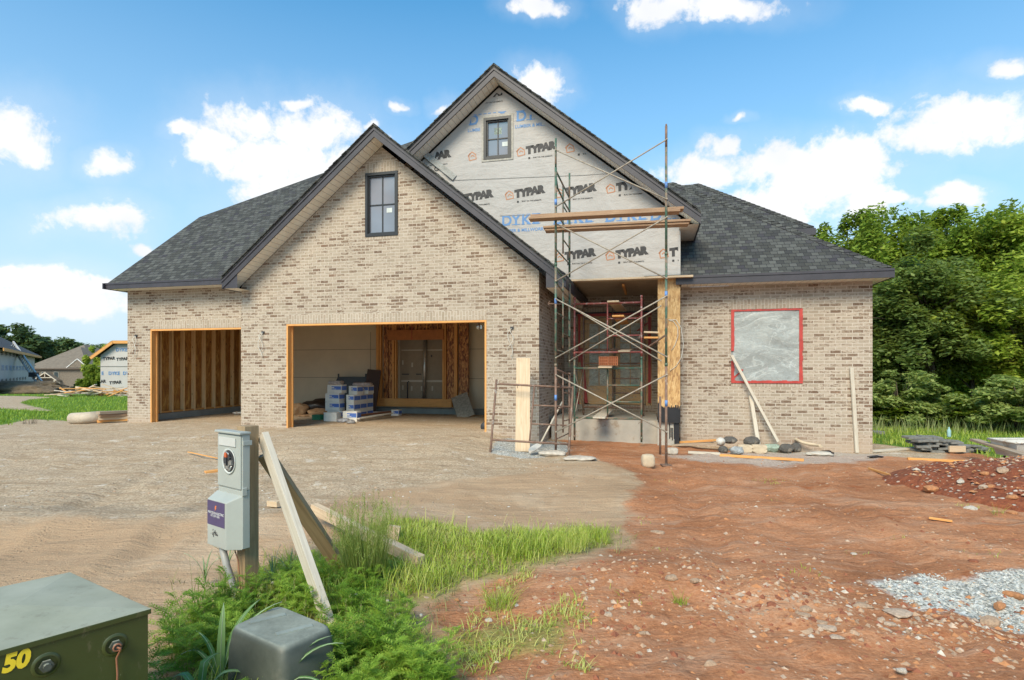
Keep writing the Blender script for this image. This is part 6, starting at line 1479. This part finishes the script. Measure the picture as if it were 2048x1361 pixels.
wisps('seed_grass_clump', at(730, 1168), 900, .22, .60, .40, 'tall wispy clump of seeding grass beside the braces', 1)
wisps('thin_stems', at(395, 1215), 4, .30, .42, .2, 'few bare thin stems on the sand left of the weeds', 2, False, .1)
wisps('thin_stems', at(430, 1225), 3, .25, .35, .2, 'pair of thin seed stems just left of the weeds', 3, True, .1)
wisps('seed_grass', at(560, 1160), 40, .15, .30, .15, 'bright upright grass tuft right of the meter post', 4, False, .2, GRASS)
wisps('seed_grass', at(1145, 1100), 160, .06, .20, .3, 'loose grass tuft at the right end of the grass patch', 5, True, .4, GRASS)
wisps('seed_grass', at(1000, 1215), 160, .06, .18, .25, 'flattened grass tuft on the stony slope', 6, False, .9, GRASS)
wisps('seed_grass', at(1360, 1208), 40, .03, .09, .12, 'small grass tuft on the stony hump right of centre', 7, False, .8, GRASS)
wisps('seed_grass', at(1995, 1036), 30, .05, .18, .12, 'yellowish grass tuft at the foot of the spoil heap', 8, False, .8, GRASS)
wisps('dead_stump', at(58, 848), 60, .10, .30, .45, 'dead brown weed clump at the edge of the left lawn', 9, False, .9, BARK)
wisps('straw_grass', at(690, 1290), 46, .12, .30, .8, 'dead straw stems standing among the weeds right of the pedestal', 21, True, .5, STRAW)
wisps('straw_grass', at(470, 1270), 36, .12, .28, .7, 'dead straw stems among the weeds left of the pedestal', 22, True, .6, STRAW)
cf = [(712, 1215), (740, 1225), (775, 1228), (798, 1256), (760, 1250), (842, 1258), (790, 1275), (545, 1190), (560, 1195), (700, 1222)]
for k, (u, v) in enumerate(cf):
    o = blob('clover_flower', WHITE_F, at(u, v, .07), (.02, .02, .02), 'small white clover flower in the foreground weeds', 'flower', 'white clover flowers among the weeds', 50+k, .1, 2)

# ---------------------------------------------------------------- trees
def crownmesh(seed, ncl=46, per=260, leaf=.13, rx=1.0, rz=1.0, mat=None, low=-1.0, name='crown'):
    r2 = np.random.default_rng(seed); cl_ = []
    while len(cl_) < ncl:
        d = r2.normal(size=3); d /= np.linalg.norm(d); r_ = .30+.68*r2.random()**.6
        p_ = d*r_*(.78+.5*(noise.noise(V(tuple(d*1.9+seed)))+.25))
        if p_[2] < low: continue
        cl_.append(p_)
    allv = []
    for c in cl_:
        k = int(per*(.5+r2.random())); rad = .10+.17*r2.random()
        q = r2.normal(size=(k, 3)); q /= np.linalg.norm(q, axis=1)[:, None]; q = c+q*(rad*r2.random(k)[:, None]**.4)*np.array([1, 1, .85])
        nrm = r2.normal(size=(k, 3))*.55+np.array([0, -.0, 1.0])+(q-c)*2.5; nrm /= np.linalg.norm(nrm, axis=1)[:, None]
        t_ = np.cross(nrm, r2.normal(size=(k, 3))); t_ /= np.linalg.norm(t_, axis=1)[:, None]; b_ = np.cross(nrm, t_)
        q = q*np.array([rx, rx, rz]); L = leaf*(.6+.8*r2.random(k))[:, None]
        allv.append(np.stack([q-t_*L, q+b_*L*.45, q+t_*L, q-b_*L*.45], 1))
    v = np.concatenate(allv).reshape(-1, 3); f_ = np.arange(len(v)).reshape(-1, 4)
    return npmesh(name, v, f_, mat or LEAF), cl_
def tree(x, y, h_, rad, var, label, group, trunk_h=None, mat=None):
    zb = gz(x, y); root = thing('leafy_tree', label, 'tree', (x, y, zb), rnd.uniform(0, 6.28), group)
    me, cl_ = var; th = trunk_h or h_*.22; rz_ = (h_-th)/2; cz = th+rz_
    o = link('crown', me, root, (0, 0, cz)); o.scale = (rad, rad, rz_)
    mb = MB(); mb.tube([(0, 0, -.3), (.05, 0, th*.7), (.1, .05, cz*.9), (0, .1, cz+rz_*.5)], h_*.017, 8, r1=h_*.004)
    for k, c in enumerate(cl_[::4]):
        p1 = V((c[0]*rad*.9, c[1]*rad*.9, cz+c[2]*rz_*.9)); p0 = V((.05, .02, max(th*.6, min(p1.z-.8, cz)))); mb.tube([p0, p0.lerp(p1, .5)+V((0, 0, .3)), p1], h_*.006, 5, r1=h_*.0015)
    mb.build('trunk', BARK, root)
    return root
CR = [crownmesh(11, 60, 280, .15, mat=LEAF), crownmesh(12, 70, 250, .14, mat=LEAF), crownmesh(13, 55, 300, .16, mat=LEAF2), crownmesh(14, 64, 260, .15, mat=LEAF)]
# leaf size is in metres of a crown of radius 1: rebuild scale by dividing
def crv(seed, ncl, per, leaf_m, rad, rz_, mat, low=-1.0):
    """crown built at true size so that leaves keep their proportions"""
    me, cl_ = crownmesh(seed, ncl, per, leaf_m, rad, rz_, mat, low); return me, cl_
for me, _ in CR: bpy.data.meshes.remove(me)
def tree2(x, y, h_, rad, seedvar, label, group, th=None):
    zb = gz(x, y); root = thing('leafy_tree', label, 'tree', (x, y, zb), rnd.uniform(0, 6.28), group)
    me, cl_, r0, z0_ = seedvar; th = th if th is not None else h_*.16; rz_ = (h_-th)/2; cz = th+rz_
    o = link('crown', me, root, (0, 0, cz)); o.scale = (rad/r0, rad/r0, rz_/z0_)
    mb = MB(); mb.tube([(0, 0, -.3), (.05, 0, th*.7+.2), (.1, .05, cz*.9), (0, .1, cz+rz_*.5)], h_*.016, 8, r1=h_*.004)
    for k, c in enumerate(cl_[::3]):
        p1 = V((c[0]*rad*.92, c[1]*rad*.92, cz+c[2]*rz_*.92)); p0 = V((.05, .02, max(th*.6, min(p1.z-.8, cz)))); mb.tube([p0, p0.lerp(p1, .5)+V((0, 0, .3)), p1], h_*.006, 5, r1=h_*.0012)
    mb.build('trunk', BARK, root); return root
VAR = []
for (sd_, ncl, per, mt) in ((11, 80, 300, LEAF), (12, 90, 270, LEAF), (13, 80, 300, LEAF2), (14, 86, 280, LEAF)):
    me, cl_ = crv(sd_, ncl, per, .105, 2.6, 4.2, mt); VAR.append((me, cl_, 2.6, 4.2))
gt = 'broadleaf trees behind the right wing'
def at_tree(u, Y): return (u-CX)/F*Y
TL = [(1625, 468, 29, 2.6, 0, 'low round tree crown just clearing the rear roof'), (1692, 432, 27, 2.5, 1, 'tall rounded tree nearest to the right roof slope'), (1768, 428, 26, 3.0, 3, 'tall tree second from the roof in the right wood'), (1850, 424, 27, 3.0, 0, 'tall dark tree in the middle of the right wood'), (1925, 424, 26, 2.8, 1, 'tall tree right of the middle in the right wood'), (1992, 404, 24, 2.6, 3, 'tallest tree of the right wood with a peaked top'), (2062, 424, 23, 3.0, 0, 'tall tree cut by the right frame edge'), (2160, 410, 22, 3.4, 1, 'tall tree beyond the right frame edge'), (2300, 430, 22, 3.4, 2, 'pale tree well beyond the right frame edge'),
      (1790, 560, 21, 2.3, 2, 'pale green tree with drooping boughs behind the right house corner'), (1868, 505, 20, 2.5, 2, 'large greyish green tree standing forward in the right wood'), (1950, 545, 20, 2.2, 1, 'bright green tree standing forward in the wood'), (2035, 520, 19, 2.4, 3, 'bright leafy tree at the right frame edge'), (1752, 660, 22, 1.8, 3, 'slim dark tree seen just past the brick corner')]
for u, vt, Y, rad, k, lab in TL:
    x = at_tree(u, Y); zt_ = EYE+(HZ-vt)/F*Y; tree2(x, Y, (zt_-gz(x, Y))*1.07, rad, VAR[k], lab, gt)
gs = 'low shrubs along the foot of the wood'
SV = []
for sd_, mt in ((21, LEAF), (22, LEAF2), (23, LEAF)):
    me, cl_ = crv(sd_, 70, 190, .070, 1.4, 1.1, mt, -.95); SV.append((me, cl_, 1.4, 1.1))
for k, (u, Y) in enumerate(((1760, 24), (1815, 25), (1868, 24.5), (1922, 25), (1975, 24), (2030, 23.5))):
    x = at_tree(u, Y); o = tree2(x, Y, 4.2, 2.3, SV[(0, 2)[k % 2]], 'dark undergrowth bush between the trunks of the right wood, %s of six from the house' % ['first', 'second', 'third', 'fourth', 'fifth', 'last'][k], 'undergrowth inside the right wood', .05); o.name = 'wood_shrub'; o['category'] = 'shrub'
for u, vt, Y, rad, k, lab in ((1775, 800, 18.5, 1.5, 0, 'dark shrub nearest the house at the wood edge'), (1800, 735, 18, 1.5, 1, 'pale shrub with a crooked bare stem'), (1850, 800, 18.5, 1.5, 2, 'dark low shrub under the big grey green tree'), (1900, 815, 19, 1.4, 0, 'small dark shrub beside the trunk'), (1950, 780, 18.5, 1.5, 2, 'dark shrub right of the trunk'), (2000, 810, 18, 1.4, 0, 'low shrub behind the pale spreading one'), (2032, 745, 15.5, 1.6, 1, 'pale spreading shrub at the right frame edge'), (2110, 760, 16, 1.8, 1, 'pale shrub beyond the right frame edge'), (1740, 780, 20, 1.5, 0, 'dark shrub hidden by the brick corner')):
    x = at_tree(u, Y); zt_ = EYE+(HZ-vt)/F*Y; o = tree2(x, Y, zt_-gz(x, Y), rad, SV[k], lab, gs, .15); o.name = 'wood_shrub'; o['category'] = 'shrub'
mb = MB(); x = at_tree(1889, 18.6); zb = gz(x, 18.6); 
# dense back rows of the wood
gb_ = 'back row of the right wood'
for k, (u, vt, Y) in enumerate(((1690, 560, 33), (1740, 500, 34), (1800, 500, 33), (1860, 470, 34), (1930, 480, 32), (1990, 470, 33), (2060, 470, 31), (2130, 470, 30))):
    x = at_tree(u, Y); zt_ = EYE+(HZ-vt)/F*Y; tree2(x, Y, zt_-gz(x, Y), 3.2, VAR[(k+1) % 4], 'tree in the dark back row of the right wood, %s' % ['hidden at the house corner', 'first past the house corner', 'second past the house corner', 'behind the grey green tree', 'behind the bright forward tree', 'behind the peaked tree', 'at the frame edge', 'past the frame edge'][k], gb_, .0)

# far trees on the left
FV = []
for sd_ in (31, 32, 33):
    me, cl_ = crv(sd_, 60, 120, .42, 6.0, 6.0, LEAF_FAR, -.8); FV.append((me, cl_, 6.0, 6.0))
gf = 'distant tree line beyond the left houses'
FT = [(-40, 648, 120, 8), (5, 644, 118, 8), (38, 652, 116, 7), (62, 668, 118, 6), (92, 674, 135, 7.5), (118, 676, 140, 8), (150, 676, 132, 7.5), (172, 684, 140, 6), (222, 690, 130, 7), (252, 692, 135, 8), (290, 688, 130, 8), (340, 680, 130, 9), (400, 690, 135, 9)]
FLB = ['beyond the left frame edge', 'highest at the left frame edge', 'over the dark roof ridge', 'with bare branches beside the dark roof', 'above the brown roof, left end', 'above the middle of the brown roof', 'domed, above the right end of the brown roof', 'low, just left of the dense near tree', 'peeping left of the wrapped house tower', 'hidden behind the wrapped house', 'behind the left garage corner', 'behind the left bay', 'behind the garage']
for k, (u, vt, Y, rad) in enumerate(FT):
    x = at_tree(u, Y); zt_ = EYE+(HZ-vt)/F*Y; tree2(x, Y, zt_-gz(x, Y), rad, FV[k % 3], 'distant tree '+FLB[k], gf, 1.0)
me, cl_ = crv(41, 90, 260, .16, 2.4, 3.2, LEAF, -.9)
x = at_tree(208, 62); tree2(x, 62, EYE+(HZ-684)/F*62-gz(x, 62), 2.0, (me, cl_, 2.4, 3.2), 'dense round green tree left of the wrapped house', None, .6)
x = at_tree(190, 58); tree2(x, 58, EYE+(HZ-725)/F*58-gz(x, 58), 1.5, (me, cl_, 2.4, 3.2), 'lower round tree in front of the dense tree', None, .3)
me, cl_ = crv(42, 40, 200, .10, .8, 1.5, LEAF_FAR, -.95)
for u, vt, lab in ((158, 762, 'small dark conical bush beside the brown house'), (170, 755, 'taller dark conical bush by the dense tree')):
    x = at_tree(u, 60); o = tree2(x, 60, EYE+(HZ-vt)/F*60-gz(x, 60), .85, (me, cl_, .8, 1.5), lab, None, .1); o.name = 'conical_bush'; o['category'] = 'bush'

# ================================================================ BACKGROUND HOUSES
def local(root): return root
# left: long wrapped house with dark roof
pA, pB = V((-49, 58, 0)), V((-33.0, 36, 0)); ax_ = (pB-pA).normalized(); L = (pB-pA).length; rot = math.atan2(ax_.y, ax_.x)
H1 = thing('wrapped_house', 'long wrapped house under a dark felt roof at the left frame edge', 'house', (pA.x, pA.y, -2.2), rot)
zE = 2.9+2.2; zF = (EYE+(HZ-766)/F*58)+2.2
# local x runs toward the camera along the wall; house body lies on -y side away from the view
s_side = -1
mb = MB(); mb.box((L/2, s_side*5, (zE+zF)/2), (L, 10, zE-zF)); hw = mb.build('house_wrap', simple('wrap_far', (.47, .45, .44), .7, .1, .6, bump=.1), H1)
MB().box((L/2, s_side*5, zF/2-1), (L+.02, 10.02, zF+2)).build('foundation', CONC, H1)
mb = MB(); o_ = .5; e4 = [V((-o_, o_, zE)), V((L+o_, o_, zE)), V((L+o_, -10-o_, zE)), V((-o_, -10-o_, zE))]; rg0, rg1 = V((4.5, -5, zE+3.4)), V((L-1, -5, zE+3.4))
mb.face([e4[0], e4[1], rg1, rg0]); mb.face([e4[2], e4[3], rg0, rg1]); mb.face([e4[3], e4[0], rg0]); mb.face([e4[1], e4[2], rg1]); mb.build('roof', DKROOF, H1)
MB().box((L/2, o_, zE-.1), (L+2*o_, .06, .2)).box((-o_, -5, zE-.1), (.06, 11, .2)).build('fascia', WOOD_O, H1)
lt = MB()
for k in range(9):
    text_mesh(lt, 'DYKE', (1.0+k*2.1, .03, zF+1.3), (1, 0, 0), (0, 0, 1), .5, 1, .01)
    for r_ in range(2): text_mesh(lt, 'TYPAR', (.8+k*2.1, .03, zF+.4+r_*1.9), (1, 0, .1), (0, 0, 1), .34, 0, .02)
lt.v = [(L-x, y, z) for x, y, z in lt.v]; lt.build('lettering', [INK_K, INK_B], hw)
# brown brick two-storey house
def hip(mb, x0, x1, y0, y1, z, sl, ov=.5):
    x0 -= ov; x1 += ov; y0 -= ov; y1 += ov; w_, d_ = x1-x0, y1-y0; h_ = min(w_, d_)/2*sl
    if w_ > d_: r0, r1 = V((x0+d_/2, (y0+y1)/2, z+h_)), V((x1-d_/2, (y0+y1)/2, z+h_))
    else: r0, r1 = V(((x0+x1)/2, y0+w_/2, z+h_)), V(((x0+x1)/2, y1-w_/2, z+h_))
    c = [V((x0, y0, z)), V((x1, y0, z)), V((x1, y1, z)), V((x0, y1, z))]
    if w_ > d_: mb.face([c[0], c[1], r1, r0]); mb.face([c[2], c[3], r0, r1]); mb.face([c[3], c[0], r0]); mb.face([c[1], c[2], r1])
    else: mb.face([c[0], c[1], r0]); mb.face([c[1], c[2], r1, r0]); mb.face([c[2], c[3], r1]); mb.face([c[3], c[0], r0, r1])
Yb = 100; X0 = at_tree(68, Yb); H2 = thing('brown_brick_house', 'two storey brown brick house with broad brown hipped roofs in the left distance', 'house', (X0, Yb, gz(X0, Yb)), 0)
g0 = gz(X0, Yb); zr = EYE+(HZ-737)/F*Yb-g0; Wd = at_tree(174, Yb)-X0
BR_D = simple('brown_brick', (.18, .15, .12), .9, .35, 6)
mb = MB(); mb.box((Wd*.5, 5, zr/2), (Wd, 10, zr)); hwall = mb.build('wall', BR_D, H2)
mb = MB(); hip(mb, 0, Wd, 0, 10, zr, .75); hip(mb, -3, Wd*.75, 4, 16, zr+.6, .72); hip(mb, Wd*.45, Wd*1.02, 8, 17, zr+.5, .72); rf = mb.build('roof', BROWNROOF, H2)
MB().box((Wd/2, -.5, zr-.08), (Wd+1, .08, .2)).build('fascia', simple('fascia_brown', (.12, .09, .07), .7), H2)
for u in (88, 113): 
    x = at_tree(u, Yb)-X0; fo = MB().box((x, -.04, zr-1.2), (.85, .08, 1.2)).build('window', simple('window_trim_far', (.35, .33, .28), .7) if 'window_trim_far' not in MATS else MATS['window_trim_far'], H2); MB().box((x, -.09, zr-1.2), (.7, .02, 1.05)).build('pane', GLASS_D, fo)
x = at_tree(102, Yb)-X0; mb = MB(); mb.face([(x-2, -1.3, 2.9), (x, -1.3, 4.3), (x, 0, 4.3), (x-2, 0, 2.9)]); mb.face([(x+2, -1.3, 2.9), (x, -1.3, 4.3), (x, 0, 4.3), (x+2, 0, 2.9)]); mb.build('porch_roof', BROWNROOF, H2)
mb = MB(); mb.beam((x-2, -1.32, 2.9), (x, -1.32, 4.3), .1, .14); mb.beam((x+2, -1.32, 2.9), (x, -1.32, 4.3), .1, .14); mb.beam((x-1.1, -1.32, 3.4), (x+1.1, -1.32, 3.4), .1, .12); mb.beam((x, -1.32, 3.4), (x, -1.32, 4.2), .1, .1); mb.build('truss', WOOD_B, H2)
for s_ in (-1, 1): MB().box((x+s_*1.6, -1.2, 1.5), (.2, .2, 2.9)).build('porch_post', WOOD_B, H2)
MB().box((x-.3, -.03, 1.6), (1.0, .06, 2.2)).build('door', METER_D, H2); MB().box((x+1.2, -.03, 1.8), (.9, .06, 1.8)).build('window', MATS['window_trim_far'], H2)
mb = MB(); xg = at_tree(160, Yb)-X0; mb.face([(xg-1.8, -.6, zr+.1), (xg+1.9, -.6, zr+.1), (xg, -.6, zr+1.6)]); gbd_ = mb.build('dormer', BR_D, H2); mb = MB(); mb.beam((xg-1.9, -.65, zr+.1), (xg, -.65, zr+1.65), .08, .10); mb.beam((xg+1.9, -.65, zr+.1), (xg, -.65, zr+1.65), .08, .10); mb.build('dormer_trim', STK_W, gbd_)
# wrapped house just left of the garage
Yh = 42; Xh = at_tree(201, Yh); gh0 = gz(Xh, Yh); H3 = thing('wrapped_house', 'wrapped unfinished house with raised tower partly hidden by the garage wall', 'house', (Xh, Yh, gh0), 0)
zat = lambda v: EYE+(HZ-v)/F*Yh-gh0; xat = lambda u: at_tree(u, Yh)-Xh
WF = MATS['wrap_far']
pl = [(0, -.5), (xat(330), -.5), (xat(330), zat(688)), (xat(232), zat(688)), (0, zat(711))]
mb = MB(); mb.poly([(a_, 0, z) for a_, z in pl]); mb.poly([(a_, 9, z) for a_, z in pl])
for (p_, q_) in zip(pl, pl[1:]+pl[:1]): mb.face([(p_[0], 0, p_[1]), (q_[0], 0, q_[1]), (q_[0], 9, q_[1]), (p_[0], 9, p_[1])])
hw3 = mb.build('house_wrap', WF, H3)
mb = MB(); r0 = (xat(188), zat(717)); r1 = (xat(232), zat(685)); mb.beam((r0[0], -.35, r0[1]), (r1[0], -.35, r1[1]), .08, .22); mb.beam((r1[0], -.35, r1[1]), (xat(330), -.35, zat(685)), .08, .22); mb.build('fascia', WOOD_O, H3)
mb = MB(); mb.face([(r0[0], -.4, r0[1]+.1), (r1[0], -.4, r1[1]+.1), (r1[0], 9.4, r1[1]+.1), (r0[0], 9.4, r0[1]+.1)]); mb.face([(r1[0], -.4, r1[1]+.1), (xat(330), -.4, r1[1]+.1), (xat(330), 9.4, r1[1]+.5), (r1[0], 9.4, r1[1]+.5)]); mb.build('roof', DKROOF, H3)
mb = MB(); mb.box(((xat(238)+xat(300))/2, 4, (zat(656)+zat(690))/2), (xat(300)-xat(238), 4, zat(656)-zat(690))); mb.build('tower', WF, H3)
mb = MB(); tx0, tx1 = xat(228), xat(305); zt_ = zat(656)
mb.face([(tx0, 1.7, zt_), (tx1, 1.7, zt_), (xat(275), 4, zat(615)), (xat(262), 4, zat(615))]); mb.face([(tx0, 6.3, zt_), (tx0, 1.7, zt_), (xat(262), 4, zat(615))]); mb.box(((tx0+tx1)/2, 1.75, zt_-.08), (tx1-tx0, .08, .16), m=1); mb.build('tower_roof', [simple('roof_paper_pale', (.42, .45, .48), .6, .3, 1.5), WOOD_O], H3)
lt = MB()
for u, v in ((206, 721), (233, 722), (219, 769), (201.5, 766)): text_mesh(lt, 'TYPAR' if u != 201.5 else 'AR', (xat(u), -.02, zat(v)), (1, 0, .08), (0, 0, 1), .30, 0, .015)
for u, v in ((232, 703), (217, 750), (246, 750)): text_mesh(lt, 'DYKE', (xat(u), -.02, zat(v)), (1, 0, 0), (0, 0, 1), .34, 1, .01)
text_mesh(lt, 'E', (xat(203), -.02, zat(750)), (1, 0, 0), (0, 0, 1), .34, 1, .01)
lt.build('lettering', [INK_K, INK_B], hw3)
MB().box((xat(260), -.03, zat(733)), (xat(330)-xat(201), .02, .03)).build('seam', MATS['wrap_seam'], hw3)
# portable toilet
Yp = 46; xp = at_tree(112.5, Yp); PT = thing('portable_toilet', 'teal portable toilet with a pale roof beyond the left lawn', 'portable toilet', (xp, Yp, 0), R(18)); zt_ = EYE+(HZ-775)/F*Yp
MB().box((0, 0, zt_-1.1), (1.08, 1.08, 2.1)).build('cabin', TEAL, PT)
mb = MB(); mb.box((0, 0, zt_-.02), (1.16, 1.16, .10)); mb.box((0, 0, zt_+.08), (.9, .9, .12)); mb.build('roof', simple('toilet_roof', (.55, .58, .58), .5), PT, bevel=.03)
MB().box((-.1, -.55, zt_-.75), (.34, .02, .3)).build('sign_panel', STK_W, PT); MB().box((0, -.555, zt_-.16), (.9, .02, .08)).build('vent', STK_W, PT)
MB().box((.05, -.56, zt_-1.2), (.7, .02, 1.7)).build('door', simple('toilet_door', (.02, .12, .10), .5), PT) if False else None
# shingle conveyor leaning to the dark roof
CV = thing('roof_conveyor', 'long pale roofing ladder conveyor slanting down from the dark roof', 'conveyor', W(96, 789, 42)); c0 = CV.location.copy(); c1 = W(24, 688, 46.5)-c0; d = c1.normalized(); sd_ = d.cross(V((0, 1, 0))).normalized()
RL = simple('conveyor_pale', (.50, .50, .50), .5, .3, 2)
for s_ in (-1, 1):
    mb = MB(); mb.beam(V((0, 0, 0))+sd_*.2*s_, c1+sd_*.2*s_, .10, .12); mb.build('rail', RL, CV)
mb = MB(); n_ = 26
for k in range(n_): mb.box(c1*(k+.5)/n_, (.4, .05, .05), (sd_, d, sd_.cross(d)))
mb.build('rungs', RL, CV); mb = MB(); mb.box(c1*.34+V((0, -.1, .1)), (.5, .4, .35)); mb.build('motor', METER_D, CV)
# weed bank before the wrapped house
o = blob('weed_bank', simple('dry_weeds', (.22, .16, .10), .95, .4, 3, bump=1.0, dist=.15), V((at_tree(10, 38), 38.5, -.3)), (8.5, 3, 1.1), 'dry brown weed bank below the long wrapped house', 'weeds', None, 60, .35, 4); tag(o, kind='stuff')
# scrap lumber pile: every board a board
gl = 'scrap boards in the lumber pile beyond the left lawn'
pc = V((at_tree(200, 31), 31, 0)); pc.z = gz(pc.x, pc.y); r5 = random.Random(11)
wheres = ['near the left end', 'left of the middle', 'in the middle', 'right of the middle', 'near the right end']
for k in range(60):
    t_ = r5.random(); x = -1.9+3.6*t_; hgt = .48*math.sin(math.pi*min(1, max(.05, t_)))**.6; L = r5.uniform(.6, 1.8); az = r5.gauss(0, .5); el = r5.gauss(0, .16)
    d = V((math.cos(az)*math.cos(el), math.sin(az)*math.cos(el), math.sin(el)))*L/2; mb = MB(); mb.beam(-d, d, r5.uniform(.06, .14), .04)
    ob = mb.build('scrap_board', [WOOD, WOOD_O, WOOD_B][k % 3], None); ob.location = pc+V((x, r5.uniform(-.6, .6), .05+hgt*r5.random())); tag(ob, 'loose %s scrap board in the distant lumber pile, %s' % (['pale', 'orange', 'bleached'][k % 3], wheres[min(4, int(t_*5))]), 'board', gl)
p_, q_ = W(152, 774, 30.5), W(205, 785, 30.5); plank('scrap_board', p_, q_, .12, .05, WOOD, 'long pale board sticking out left from the top of the lumber pile', 'board', gl)
# rolled felt and boards by the garage corner
q = at(168, 848, .13); mb = MB(); mb.tube([V((-.36, .06, 0)), V((.0, 0, .02)), V((.36, .12, .05))], .15, 16); o = mb.build('fabric_roll', simple('felt_beige', (.50, .42, .33), .9, .2, 5, bump=.5, dist=.02), None); o.location = q; tag(o, 'thick beige roll of fabric lying at the lawn edge left of the garage', 'fabric roll')
gk = 'boards stacked beside the fabric roll'
for k, (u0, v0, u1, v1, m_, lab) in enumerate(((196, 826, 256, 824, WOOD_G, 'weathered top board of the stack by the left garage corner'), (198, 832, 258, 830, PLANK, 'dark middle board of the stack by the left garage corner'), (196, 838, 260, 835, WOOD, 'pale board low in the stack by the left garage corner'), (196, 843, 262, 839, WOOD_O, 'orange bottom board of the stack by the left garage corner'))):
    plank('stack_board', W(u0, v0, 14.6+.1*k), W(u1, v1, 15.2), .2, .07, m_, lab, 'board', gk)
mb = MB(); 
for k in range(9): mb.box((k*.16, 0, .5), (.02, .02, 1.0))
mb.box((.64, 0, .95), (1.35, .03, .03)); mb.box((.64, 0, .2), (1.35, .03, .03)); o = mb.build('fence_panel', METER_D, None); x = at_tree(130, 47); o.location = (x, 47, gz(x, 47)+1.0); tag(o, 'dark railing behind the portable toilet', 'fence')
